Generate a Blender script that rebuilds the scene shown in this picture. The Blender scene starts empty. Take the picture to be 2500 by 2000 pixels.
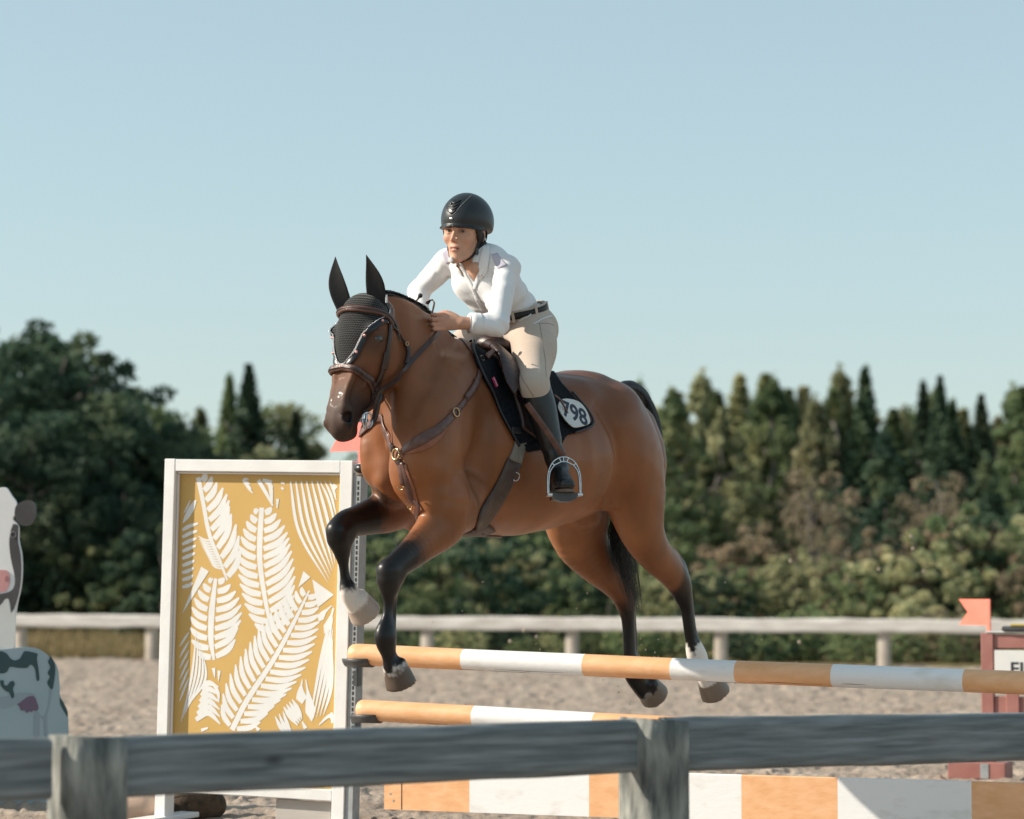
import bpy, math, random
import numpy as np
from mathutils import Vector, Matrix
from mathutils.bvhtree import BVHTree

# ---------------------------------------------------------------- camera, sky, sun, exposure
sc = bpy.context.scene
CAM_H = 1.074
FPX = 100.0 / 36.0 * 2500.0          # focal length in pixels of the 2500 px wide photograph
PITCH = math.atan(430.0 / FPX)
cam_d = bpy.data.cameras.new('camera')
cam = bpy.data.objects.new('camera', cam_d)
sc.collection.objects.link(cam)
sc.camera = cam
cam.location = (0, 0, CAM_H)
cam.rotation_euler = (math.pi / 2 + PITCH, 0, 0)
cam_d.lens = 100
cam_d.sensor_width = 36
cam_d.clip_end = 3000
cam_d.dof.use_dof = True
cam_d.dof.focus_distance = 11.5
cam_d.dof.aperture_fstop = 2.8

SUN_EL = math.radians(30)
SUN_AZ = (-0.9995, -0.03)            # horizontal direction towards the sun
w = bpy.data.worlds.new('World')
sc.world = w
w.use_nodes = True
nt = w.node_tree
bg = nt.nodes['Background']
sky = nt.nodes.new('ShaderNodeTexSky')
sky.sky_type = 'NISHITA'
sky.sun_disc = False
sky.sun_elevation = SUN_EL
sky.sun_rotation = math.atan2(SUN_AZ[0], SUN_AZ[1])
sky.altitude = 200
sky.air_density = 1.0
sky.dust_density = 1.0
sky.ozone_density = 1.2
tint = nt.nodes.new('ShaderNodeHueSaturation'); tint.inputs['Saturation'].default_value = 0.80; tint.inputs['Value'].default_value = 0.95; tint.inputs['Hue'].default_value = 0.49
t2 = nt.nodes.new('ShaderNodeMix'); t2.data_type = 'RGBA'; t2.blend_type = 'MULTIPLY'; t2.inputs['Factor'].default_value = 1
t2.inputs['B'].default_value = (0.965, 0.985, 0.925, 1)
nt.links.new(sky.outputs[0], t2.inputs['A'])
nt.links.new(t2.outputs['Result'], tint.inputs['Color'])
t3 = nt.nodes.new('ShaderNodeMix'); t3.data_type = 'RGBA'; t3.inputs['Factor'].default_value = 0.42; t3.inputs['B'].default_value = (2.95, 3.95, 4.3, 1)
nt.links.new(tint.outputs['Color'], t3.inputs['A'])
nt.links.new(t3.outputs['Result'], bg.inputs[0])
bg.inputs[1].default_value = 0.122
sun_d = bpy.data.lights.new('sun', 'SUN')
sun_d.energy = 4.75
sun_d.angle = math.radians(0.5)
sun_d.color = (1.0, 0.90, 0.76)
sun = bpy.data.objects.new('sun', sun_d)
sc.collection.objects.link(sun)
sdir = Vector((SUN_AZ[0] * math.cos(SUN_EL), SUN_AZ[1] * math.cos(SUN_EL), math.sin(SUN_EL)))
sun.rotation_euler = sdir.to_track_quat('Z', 'Y').to_euler()
sun.location = (-20, -10, 12)
sc.view_settings.view_transform = 'Standard'
sc.view_settings.look = 'None'
sc.view_settings.exposure = 0.49
sc.view_settings.gamma = 1
sc.cycles.use_denoising = True
sc.cycles.max_bounces = 6
sc.cycles.transparent_max_bounces = 6

R = random.Random(7)
NR = np.random.RandomState(11)

# ---------------------------------------------------------------- picture <-> space
CP, SP = math.cos(PITCH), math.sin(PITCH)
def ray(u, v):
    a, b = (u - 1250.0) / FPX, (1000.0 - v) / FPX
    return np.array([a, CP - b * SP, SP + b * CP])
CAM = np.array([0.0, 0.0, CAM_H])
def PY(u, v, Y):
    d = ray(u, v)
    return CAM + d * (Y / d[1])
def GY(u, v):                        # point on the ground (z = 0)
    d = ray(u, v)
    return CAM + d * (-CAM_H / d[2])
def plane_pt(u, v, P0, n):
    d = ray(u, v)
    return CAM + d * (np.dot(np.array(P0) - CAM, n) / np.dot(d, n))

# the horse's own frame: x forward, y to its left, z up
HO = np.array([0.086, 12.0, 0.0])
HX = np.array([-0.62, -0.7846, 0.0]); HX /= np.linalg.norm(HX)
HY = np.array([-HX[1], HX[0], 0.0])
HZ = np.array([0, 0, 1.0])
HM = np.stack([HX, HY, HZ], 1)
HANG = math.atan2(HX[1], HX[0])
def H3(u, v, lat=0.0):               # horse-frame point seen at (u, v) at lateral offset lat
    p = plane_pt(u, v, HO + HY * lat, HY)
    return (p - HO) @ HM
def toW(p):
    return np.asarray(p) @ HM.T + HO
def toH(p):
    return (np.asarray(p) - HO) @ HM

# ---------------------------------------------------------------- objects
def link(o, parent=None):
    sc.collection.objects.link(o)
    if parent is not None:
        o.parent = parent
    return o
def tag(o, label=None, cat=None, group=None, kind=None):
    if label: o['label'] = label
    if cat: o['category'] = cat
    if group: o['group'] = group
    if kind: o['kind'] = kind
    return o
def empty(name, loc, label, cat, group=None, rz=0.0):
    o = bpy.data.objects.new(name, None)
    o.empty_display_size = 0.1
    o.location = tuple(loc)
    o.rotation_euler = (0, 0, rz)
    link(o)
    return tag(o, label, cat, group)
def root_matrix(o):
    if o is None: return Matrix.Identity(4)
    m = Matrix.LocRotScale(o.location, o.rotation_euler, o.scale)
    return root_matrix(o.parent) @ m if o.parent else m
def mesh_obj(name, V, F, mats, parent=None, smooth=True, midx=None, col=None, uv=None, origin=None):
    """V in world coordinates; stored relative to the parent (or to origin)."""
    V = np.asarray(V, dtype=np.float64).reshape(-1, 3)
    loc = None
    if parent is not None:
        Mi = np.array(root_matrix(parent).inverted())
        V = V @ Mi[:3, :3].T + Mi[:3, 3]
    elif origin is not None:
        loc = tuple(origin)
        V = V - np.array(origin)
    me = bpy.data.meshes.new(name)
    me.from_pydata(V.tolist(), [], [tuple(int(i) for i in f) for f in F])
    if not isinstance(mats, (list, tuple)): mats = [mats]
    for m in mats: me.materials.append(m)
    if midx is not None:
        me.polygons.foreach_set('material_index', np.asarray(midx, dtype=np.int32))
    me.polygons.foreach_set('use_smooth', np.full(len(me.polygons), bool(smooth)))
    if col is not None:
        a = me.color_attributes.new('col', 'FLOAT_COLOR', 'POINT')
        c = np.ones((len(V), 4)); c[:, :3] = col
        a.data.foreach_set('color', c.ravel())
    if uv is not None:
        l = me.uv_layers.new(name='uv')
        vi = np.empty(len(me.loops), dtype=np.int32)
        me.loops.foreach_get('vertex_index', vi)
        l.data.foreach_set('uv', np.asarray(uv)[vi].ravel())
    me.update()
    o = bpy.data.objects.new(name, me)
    if loc: o.location = loc
    link(o, parent)
    return o
def shade_auto(o, deg=35):
    me = o.data
    try:
        me.set_sharp_from_angle(angle=math.radians(deg))
    except Exception:
        pass
    return o

class MB:                            # collects simple shapes (world coordinates)
    def __init__(s): s.V, s.F, s.M = [], [], []
    def add(s, V, F, m=0):
        b = len(s.V)
        s.V += [tuple(float(c) for c in v) for v in V]
        s.F += [tuple(i + b for i in f) for f in F]
        s.M += [m] * len(F)
    def box(s, c, ax, m=0, bev=0.0):
        """c centre, ax three half-axis vectors; chamfered along all edges when bev > 0"""
        c = np.array(c, float); ax = [np.array(a, float) for a in ax]
        if bev <= 0:
            V = [c + sx * ax[0] + sy * ax[1] + sz * ax[2] for sx in (-1, 1) for sy in (-1, 1) for sz in (-1, 1)]
            F = [(0, 1, 3, 2), (4, 6, 7, 5), (0, 4, 5, 1), (2, 3, 7, 6), (0, 2, 6, 4), (1, 5, 7, 3)]
            s.add(V, F, m); return
        L = [np.linalg.norm(a) for a in ax]; U = [a / l for a, l in zip(ax, L)]
        b = min(bev, min(L) * 0.8)
        V = []; idx = {}
        for sx in (-1, 1):
            for sy in (-1, 1):
                for sz in (-1, 1):
                    sg = (sx, sy, sz)
                    for k in range(3):
                        p = c.copy()
                        for j in range(3):
                            p = p + U[j] * sg[j] * (L[j] if j == k else L[j] - b)
                        idx[(sg, k)] = len(V); V.append(p)
        F = []
        for k in range(3):
            a, d = [j for j in range(3) if j != k]
            for sk in (-1, 1):
                q = []
                for sa, sd in ((-1, -1), (1, -1), (1, 1), (-1, 1)):
                    sg = [0, 0, 0]; sg[k] = sk; sg[a] = sa; sg[d] = sd
                    q.append(idx[(tuple(sg), k)])
                F.append(tuple(q))
            for sa in (-1, 1):
                for sd in (-1, 1):
                    s0 = [0, 0, 0]; s0[k] = -1; s0[a] = sa; s0[d] = sd
                    s1 = list(s0); s1[k] = 1
                    F.append((idx[(tuple(s0), a)], idx[(tuple(s1), a)], idx[(tuple(s1), d)], idx[(tuple(s0), d)]))
        for sx in (-1, 1):
            for sy in (-1, 1):
                for sz in (-1, 1):
                    F.append(tuple(idx[((sx, sy, sz), k)] for k in range(3)))
        s.add(V, F, m)
    def bar(s, a, b, wv, tv, m=0, bev=0.0):
        a = np.array(a, float); b = np.array(b, float)
        s.box((a + b) / 2, [(b - a) / 2, wv, tv], m, bev)
    def tube(s, P, r, n=10, m=0, cap=True):
        V, F = tube_geo(P, r, n, cap); s.add(V, F, m)
    def torus(s, c, ax1, ax2, R_, r, n=28, k=8, m=0, a0=0.0, a1=2 * math.pi):
        c = np.array(c, float); e1 = np.array(ax1, float); e1 /= np.linalg.norm(e1)
        e2 = np.array(ax2, float); e2 -= e1 * np.dot(e1, e2); e2 /= np.linalg.norm(e2)
        P = [c + R_ * (math.cos(t) * e1 + math.sin(t) * e2) for t in np.linspace(a0, a1, n)]
        s.tube(P, r, k, m, cap=True)
    def build(s, name, mats, parent=None, smooth=False, origin=None):
        o = mesh_obj(name, s.V, s.F, mats, parent, smooth, s.M, origin=origin)
        fix_normals(o)
        return o
def fix_normals(o):
    import bmesh
    bm = bmesh.new(); bm.from_mesh(o.data)
    bmesh.ops.recalc_face_normals(bm, faces=bm.faces)
    bm.to_mesh(o.data); bm.free()
def frames(P):
    P = np.asarray(P, float)
    T = np.gradient(P, axis=0); T /= np.linalg.norm(T, axis=1)[:, None] + 1e-12
    n0 = np.cross(T[0], (0, 0, 1.0))
    if np.linalg.norm(n0) < 1e-3: n0 = np.cross(T[0], (1.0, 0, 0))
    n0 /= np.linalg.norm(n0); N = [n0]
    for i in range(1, len(P)):
        n = N[-1] - T[i] * np.dot(N[-1], T[i]); n /= np.linalg.norm(n) + 1e-12
        N.append(n)
    N = np.array(N)
    return P, T, N, np.cross(T, N)
def tube_geo(P, r, n=10, cap=True):
    P, T, N, B = frames(P)
    r = np.broadcast_to(np.asarray(r, float), (len(P),))
    V = []; F = []
    for i in range(len(P)):
        for j in range(n):
            a = 2 * math.pi * j / n
            V.append(P[i] + r[i] * (math.cos(a) * N[i] + math.sin(a) * B[i]))
    for i in range(len(P) - 1):
        for j in range(n):
            k = (j + 1) % n
            F.append((i * n + j, i * n + k, (i + 1) * n + k, (i + 1) * n + j))
    if cap:
        F.append(tuple(range(n))[::-1]); F.append(tuple((len(P) - 1) * n + j for j in range(n)))
    return V, F
def crom(P, n):
    """Catmull-Rom resample of rows of P to n samples (uniform in index)."""
    P = np.asarray(P, float)
    if len(P) < 3:
        t = np.linspace(0, 1, n)[:, None]
        return P[0] * (1 - t) + P[-1] * t
    Q = np.vstack([2 * P[0] - P[1], P, 2 * P[-1] - P[-2]])
    t = np.linspace(0, len(P) - 1 - 1e-9, n)
    i = t.astype(int); f = (t - i)[:, None]
    p0, p1, p2, p3 = Q[i], Q[i + 1], Q[i + 2], Q[i + 3]
    return 0.5 * (2 * p1 + (p2 - p0) * f + (2 * p0 - 5 * p1 + 4 * p2 - p3) * f ** 2 + (3 * p1 - p0 - 3 * p2 + p3) * f ** 3)

# ---------------------------------------------------------------- signed distance modelling
def smin(a, b, k):
    h = np.clip(0.5 + 0.5 * (b - a) / k, 0, 1)
    return b + (a - b) * h - k * h * (1 - h)
class Field:
    def __init__(s, lo, hi, h):
        s.lo = np.array(lo, float); s.h = h
        s.n = np.ceil((np.array(hi) - s.lo) / h).astype(int) + 1
        s.ax = [(s.lo[i] + h * np.arange(s.n[i])).astype(np.float32) for i in range(3)]
        s.f = np.full(tuple(s.n), 0.12, np.float32)
    def win(s, lo, hi, m):
        a = np.clip(np.floor((np.array(lo) - m - s.lo) / s.h).astype(int), 0, s.n - 1)
        b = np.clip(np.ceil((np.array(hi) + m - s.lo) / s.h).astype(int) + 1, 1, s.n)
        return tuple(slice(int(i), int(j)) for i, j in zip(a, b))
    def XYZ(s, sl):
        return s.ax[0][sl[0]][:, None, None], s.ax[1][sl[1]][None, :, None], s.ax[2][sl[2]][None, None, :]
    def comb(s, sl, d, k, mode):
        if mode == 'add': s.f[sl] = smin(s.f[sl], d, k)
        elif mode == 'sub': s.f[sl] = -smin(-s.f[sl], d, k)
        elif mode == 'int': s.f[sl] = -smin(-s.f[sl], -d, k)
    def chain(s, P, Rr, side=(0, 1, 0), k=0.03, mode='add', sub=5):
        P = np.asarray(P, float); Rr = np.asarray(Rr, float)
        if Rr.ndim == 1: Rr = np.stack([Rr, Rr], 1)
        if len(P) > 2:
            n = (len(P) - 1) * sub + 1
            P = crom(P, n); Rr = np.maximum(crom(Rr, n), 0.002)
        m = k + 2 * s.h
        rm = Rr.max(1)
        sl = s.win(P.min(0) - rm.max(), P.max(0) + rm.max(), m)
        shp = tuple(q.stop - q.start for q in sl)
        if min(shp) <= 0: return
        D = np.full(shp, 0.2, np.float32)
        S0 = np.array(side, float); S0 /= np.linalg.norm(S0)
        for i in range(len(P) - 1):
            a, b = P[i], P[i + 1]
            ab = b - a; L = np.linalg.norm(ab)
            if L < 1e-6: continue
            T = ab / L
            S = S0 - T * np.dot(S0, T)
            if np.linalg.norm(S) < 1e-3: S = np.cross(T, (0, 0, 1.0))
            S /= np.linalg.norm(S); U = np.cross(T, S)
            r = max(rm[i], rm[i + 1])
            w_ = s.win(np.minimum(a, b) - r, np.maximum(a, b) + r, m)
            X, Y, Z = s.XYZ(w_)
            dx, dy, dz = X - a[0], Y - a[1], Z - a[2]
            w0 = dx * T[0] + dy * T[1] + dz * T[2]
            t = np.clip(w0 / L, 0, 1)
            ww = w0 - t * L
            q = dx * S[0] + dy * S[1] + dz * S[2]
            u = dx * U[0] + dy * U[1] + dz * U[2]
            ra = Rr[i, 0] + (Rr[i + 1, 0] - Rr[i, 0]) * t
            rb = Rr[i, 1] + (Rr[i + 1, 1] - Rr[i, 1]) * t
            rc = np.minimum(ra, rb)
            ln = np.sqrt(q * q + u * u + ww * ww) + 1e-9
            kk = np.sqrt((q / ra) ** 2 + (u / rb) ** 2 + (ww / rc) ** 2) + 1e-9
            d = ln * (1 - 1 / kk)
            d = np.where(kk < 0.05, -rc, d)
            l = tuple(slice(w_[j].start - sl[j].start, w_[j].stop - sl[j].start) for j in range(3))
            D[l] = np.minimum(D[l], d)
        s.comb(sl, D, k, mode)
    def ell(s, c, r, A=None, k=0.03, mode='add'):
        """ellipsoid; A rows = axes"""
        c = np.asarray(c, float); r = np.broadcast_to(np.asarray(r, float), (3,))
        A = np.eye(3) if A is None else np.asarray(A, float)
        rm = r.max()
        sl = s.win(c - rm, c + rm, k + 2 * s.h)
        X, Y, Z = s.XYZ(sl)
        dx, dy, dz = X - c[0], Y - c[1], Z - c[2]
        ln = np.sqrt(dx * dx + dy * dy + dz * dz) + 1e-9
        kk = 0
        for i in range(3):
            kk = kk + ((dx * A[i, 0] + dy * A[i, 1] + dz * A[i, 2]) / r[i]) ** 2
        kk = np.sqrt(kk) + 1e-9
        d = np.where(kk < 0.05, -r.min(), ln * (1 - 1 / kk))
        s.comb(sl, d.astype(np.float32), k, mode)
    def func(s, fn, lo, hi, k=0.02, mode='add', m=None):
        sl = s.win(lo, hi, k + 2 * s.h if m is None else m)
        d = fn(*s.XYZ(sl))
        s.comb(sl, d.astype(np.float32), k, mode)
    def displace(s, fn):
        s.f += fn(*s.XYZ(tuple(slice(0, int(q)) for q in s.n))).astype(np.float32)
    def mesh(s, smooth=2):
        f = s.f; ins = f < 0
        c = ins[:-1, :-1, :-1].astype(np.int8)
        cnt = np.zeros(c.shape, np.int8)
        for dx in (0, 1):
            for dy in (0, 1):
                for dz in (0, 1):
                    cnt += ins[dx:dx + c.shape[0], dy:dy + c.shape[1], dz:dz + c.shape[2]]
        act = (cnt > 0) & (cnt < 8)
        I = np.argwhere(act)
        idx = np.full(c.shape, -1, np.int64); idx[tuple(I.T)] = np.arange(len(I))
        acc = np.zeros((len(I), 3)); num = np.zeros(len(I))
        cor = [(a, b, d) for a in (0, 1) for b in (0, 1) for d in (0, 1)]
        for a in cor:
            for ax in range(3):
                if a[ax] == 1: continue
                b = list(a); b[ax] = 1
                fa = f[I[:, 0] + a[0], I[:, 1] + a[1], I[:, 2] + a[2]].astype(float)
                fb = f[I[:, 0] + b[0], I[:, 1] + b[1], I[:, 2] + b[2]].astype(float)
                cr = (fa < 0) != (fb < 0)
                t = np.where(cr, fa / np.where(np.abs(fa - fb) < 1e-12, 1, fa - fb), 0)
                p = np.tile(np.array(a, float), (len(I), 1)); p[:, ax] += t
                acc[cr] += p[cr]; num[cr] += 1
        V = s.lo + s.h * (I + acc / np.maximum(num, 1)[:, None])
        Fs = []
        for ax in range(3):
            o1, o2 = (ax + 1) % 3, (ax + 2) % 3
            sa = [slice(0, None)] * 3; sb = [slice(0, None)] * 3
            sa[ax] = slice(0, -1); sb[ax] = slice(1, None)
            A_, B_ = ins[tuple(sa)], ins[tuple(sb)]
            E = np.argwhere(A_ != B_)
            ok = (E[:, o1] > 0) & (E[:, o2] > 0) & (E[:, o1] < s.n[o1] - 1) & (E[:, o2] < s.n[o2] - 1)
            E = E[ok]
            def cell(d1, d2):
                q = E.copy(); q[:, o1] += d1; q[:, o2] += d2
                return idx[tuple(q.T)]
            Q = np.stack([cell(-1, -1), cell(0, -1), cell(0, 0), cell(-1, 0)], 1)
            inside_first = A_[tuple(E.T)]
            Q[~inside_first] = Q[~inside_first][:, ::-1]
            Fs.append(Q)
        F = np.vstack(Fs)
        F = F[(F >= 0).all(1)]
        e = np.vstack([F[:, [0, 1]], F[:, [1, 2]], F[:, [2, 3]], F[:, [3, 0]]])
        for it in range(smooth):
            for lam in (0.55, -0.5) if it < smooth - 1 else (0.4,):
                S = np.zeros_like(V); n = np.zeros(len(V))
                for j in range(3): S[:, j] = np.bincount(e[:, 0], V[e[:, 1], j], len(V)) + np.bincount(e[:, 1], V[e[:, 0], j], len(V))
                n = np.bincount(e[:, 0], minlength=len(V)) + np.bincount(e[:, 1], minlength=len(V))
                V = V + lam * (S / np.maximum(n, 1)[:, None] - V)
        return V, F

def sstep(a, b, x):
    t = np.clip((x - a) / (b - a), 0, 1)
    return t * t * (3 - 2 * t)
_tab = np.random.RandomState(5).rand(256, 256)
def vnoise(x, y, cell):
    x = np.asarray(x) / cell; y = np.asarray(y) / cell
    i = np.floor(x).astype(int); j = np.floor(y).astype(int)
    fx = x - i; fy = y - j
    fx = fx * fx * (3 - 2 * fx); fy = fy * fy * (3 - 2 * fy)
    g = lambda a, b: _tab[a % 256, b % 256]
    return (g(i, j) * (1 - fx) + g(i + 1, j) * fx) * (1 - fy) + (g(i, j + 1) * (1 - fx) + g(i + 1, j + 1) * fx) * fy

# ---------------------------------------------------------------- materials
def mat(name, c1, c2=None, rough=0.6, scale=8.0, bump=0.0, bscale=60.0, metal=0.0, spec=0.5, attr=False,
        stretch=None, coat=0.0, sheen=0.0, detail=6.0, bdist=0.01, sub=0.0, lo=0.35, hi=0.65):
    m = bpy.data.materials.new(name); m.use_nodes = True
    t = m.node_tree; N = t.nodes; L = t.links
    b = N['Principled BSDF']
    b.inputs['Roughness'].default_value = rough
    b.inputs['Metallic'].default_value = metal
    b.inputs['Specular IOR Level'].default_value = spec
    b.inputs['Coat Weight'].default_value = coat
    b.inputs['Sheen Weight'].default_value = sheen
    if sub > 0:
        b.inputs['Subsurface Weight'].default_value = sub
        b.inputs['Subsurface Radius'].default_value = (0.012, 0.004, 0.002)
        b.inputs['Subsurface Scale'].default_value = 1.0
    tc = N.new('ShaderNodeTexCoord')
    src = tc.outputs['Object']
    if stretch:
        mp = N.new('ShaderNodeMapping'); mp.inputs['Scale'].default_value = stretch
        L.new(src, mp.inputs['Vector']); src = mp.outputs['Vector']
    nz = N.new('ShaderNodeTexNoise'); nz.inputs['Scale'].default_value = scale; nz.inputs['Detail'].default_value = detail
    L.new(src, nz.inputs['Vector'])
    rp = N.new('ShaderNodeMapRange')
    rp.inputs['From Min'].default_value = lo; rp.inputs['From Max'].default_value = hi
    L.new(nz.outputs['Fac'], rp.inputs['Value'])
    mx = N.new('ShaderNodeMix'); mx.data_type = 'RGBA'
    mx.inputs['A'].default_value = (*c1, 1); mx.inputs['B'].default_value = (*(c2 or c1), 1)
    L.new(rp.outputs['Result'], mx.inputs['Factor'])
    out = mx.outputs['Result']
    if attr:
        at = N.new('ShaderNodeAttribute'); at.attribute_name = 'col'
        m2 = N.new('ShaderNodeMix'); m2.data_type = 'RGBA'; m2.blend_type = 'MULTIPLY'; m2.inputs['Factor'].default_value = 1
        L.new(at.outputs['Color'], m2.inputs['A']); L.new(out, m2.inputs['B']); out = m2.outputs['Result']
    L.new(out, b.inputs['Base Color'])
    if bump > 0:
        n2 = N.new('ShaderNodeTexNoise'); n2.inputs['Scale'].default_value = bscale; n2.inputs['Detail'].default_value = 5
        L.new(src, n2.inputs['Vector'])
        bp = N.new('ShaderNodeBump'); bp.inputs['Strength'].default_value = bump; bp.inputs['Distance'].default_value = bdist
        L.new(n2.outputs['Fac'], bp.inputs['Height']); L.new(bp.outputs['Normal'], b.inputs['Normal'])
    m['bsdf'] = b.name
    return m
M = {}
def srgb(r, g, b):
    return tuple(((c / 255) / 12.92 if c / 255 <= 0.04045 else ((c / 255 + 0.055) / 1.055) ** 2.4) for c in (r, g, b))
M['coat'] = mat('horse_coat', (0.84, 0.84, 0.84), (1.16, 1.12, 1.08), rough=0.43, scale=7, bump=0.16, bscale=300, attr=True, spec=0.36, sheen=0.0, stretch=(1, 1, 0.3), bdist=0.003, coat=0.03)
M['hair'] = mat('black_hair', (0.004, 0.004, 0.005), (0.02, 0.018, 0.018), rough=0.45, scale=60, bump=0.5, bscale=150, stretch=(1, 1, 0.1))
M['leather'] = mat('brown_leather', (0.075, 0.030, 0.022), (0.12, 0.055, 0.042), rough=0.38, scale=30, bump=0.15, bscale=200, spec=0.6)
M['dleather'] = mat('dark_brown_leather', (0.022, 0.010, 0.009), (0.045, 0.02, 0.016), rough=0.4, scale=25, bump=0.15, bscale=200, spec=0.6)
M['bleather'] = mat('black_boot_leather', (0.004, 0.0055, 0.0065), (0.008, 0.0095, 0.011), rough=0.36, scale=14, bump=0.12, bscale=40, spec=0.6)
M['pad'] = mat('black_saddle_pad', (0.004, 0.006, 0.009), (0.009, 0.012, 0.018), rough=0.9, scale=60, bump=0.5, bscale=120, spec=0.2)
M['metal'] = mat('polished_steel', (0.65, 0.66, 0.68), (0.5, 0.5, 0.52), rough=0.25, metal=1.0, scale=30)
M['brass'] = mat('brass_fitting', (0.62, 0.42, 0.24), (0.5, 0.35, 0.2), rough=0.3, metal=1.0, scale=30)
M['elastic'] = mat('grey_elastic', (0.17, 0.155, 0.13), (0.24, 0.22, 0.19), rough=0.8, scale=120, stretch=(1, 1, 0.1))
M['white_paint'] = mat('white_paint', (0.78, 0.78, 0.77), (0.70, 0.70, 0.69), rough=0.5, scale=6, bump=0.06, bscale=40)
M['gold'] = mat('gold_painted_panel', (0.56, 0.35, 0.10), (0.60, 0.38, 0.12), rough=0.55, scale=3)
M['print'] = mat('white_leaf_print', (0.76, 0.76, 0.75), (0.70, 0.70, 0.69), rough=0.55, scale=6)
M['grey_metal'] = mat('grey_painted_metal', (0.34, 0.36, 0.37), (0.27, 0.29, 0.30), rough=0.5, scale=20)
M['dark_plastic'] = mat('dark_grey_plastic', (0.05, 0.055, 0.06), (0.07, 0.075, 0.08), rough=0.45, scale=20)
M['hole'] = mat('dark_slot', (0.03, 0.03, 0.03), rough=0.9)
# ---------------------------------------------------------------- ground
def ground_mats():
    m = mat('arena_sand', (0.265, 0.208, 0.165), (0.375, 0.308, 0.252), rough=0.95, scale=2.2, bump=0.55, bscale=26, spec=0.15, bdist=0.03)
    g = mat('rough_grass_ground', (0.12, 0.11, 0.045), (0.22, 0.17, 0.085), rough=1.0, scale=0.6, bump=0.6, bscale=8, spec=0.1, bdist=0.05)
    return m, g
M['sand'], M['field'] = ground_mats()
mb = MB()
mb.add([(-1500, -60, -0.03), (1500, -60, -0.03), (1500, 2500, -0.03), (-1500, 2500, -0.03)], [(0, 1, 2, 3)])
o = mb.build('ground', M['field']); tag(o, kind='structure')
# far fence line (used by the edge of the sand)
FA = np.array([-(1250 - 46) / FPX * 42.4, 42.4]); FB = np.array([(2562 - 1250) / FPX * 37.4, 37.4])
def fence_y(x): return FA[1] + (x - FA[0]) * (FB[1] - FA[1]) / (FB[0] - FA[0])
ny, nx = 520, 620
t = np.linspace(0, 1, ny)
Yr = 1.0 / (1 / 7.0 + (1 / 43.0 - 1 / 7.0) * t)
Xr = np.linspace(-1, 1, nx)
YY = np.repeat(Yr[:, None], nx, 1)
XX = Xr[None, :] * (YY * 0.21 + 0.6)
fy = fence_y(XX) + 0.5
YY = np.minimum(YY, fy)
hh = 0.02 * vnoise(XX, YY, 0.55) + 0.022 * vnoise(XX + 9, YY + 3, 0.23) ** 2 + 0.024 * vnoise(XX + 5, YY, 0.085) + 0.014 * vnoise(XX, YY + 7, 0.04)
pits = np.clip(vnoise(XX * 1.0 + 31, YY + 17, 0.075) - 0.60, 0, 1) * 0.075
ZZ = hh - pits - 0.045
for k in range(330):                  # hoof prints
    py = 1 / NR.uniform(1 / 32.0, 1 / 8.5); px = NR.uniform(-.2, .2) * py
    sel = (np.abs(YY - py) < .13) & (np.abs(XX - px) < .13)
    if not sel.any(): continue
    q = np.hypot(XX[sel] - px, (YY[sel] - py))
    ZZ[sel] += -.045 * np.exp(-(q / .05) ** 2) + .022 * np.exp(-((q - .085) / .022) ** 2)
V = np.stack([XX, YY, ZZ], -1).reshape(-1, 3)
I = (np.arange(ny - 1)[:, None] * nx + np.arange(nx - 1)[None, :]).ravel()
F = np.stack([I, I + 1, I + nx + 1, I + nx], 1)
o = mesh_obj('sand_arena', V, F, M['sand'], smooth=True); tag(o, kind='structure')
# plain sand round the modelled part
mb = MB()
mb.add([(-30, -8, -0.02), (30, -8, -0.02), (30, fence_y(30), -0.02), (-30, fence_y(-30), -0.02)], [(0, 1, 2, 3)])
o = mb.build('sand', M['sand']); tag(o, kind='structure')

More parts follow.
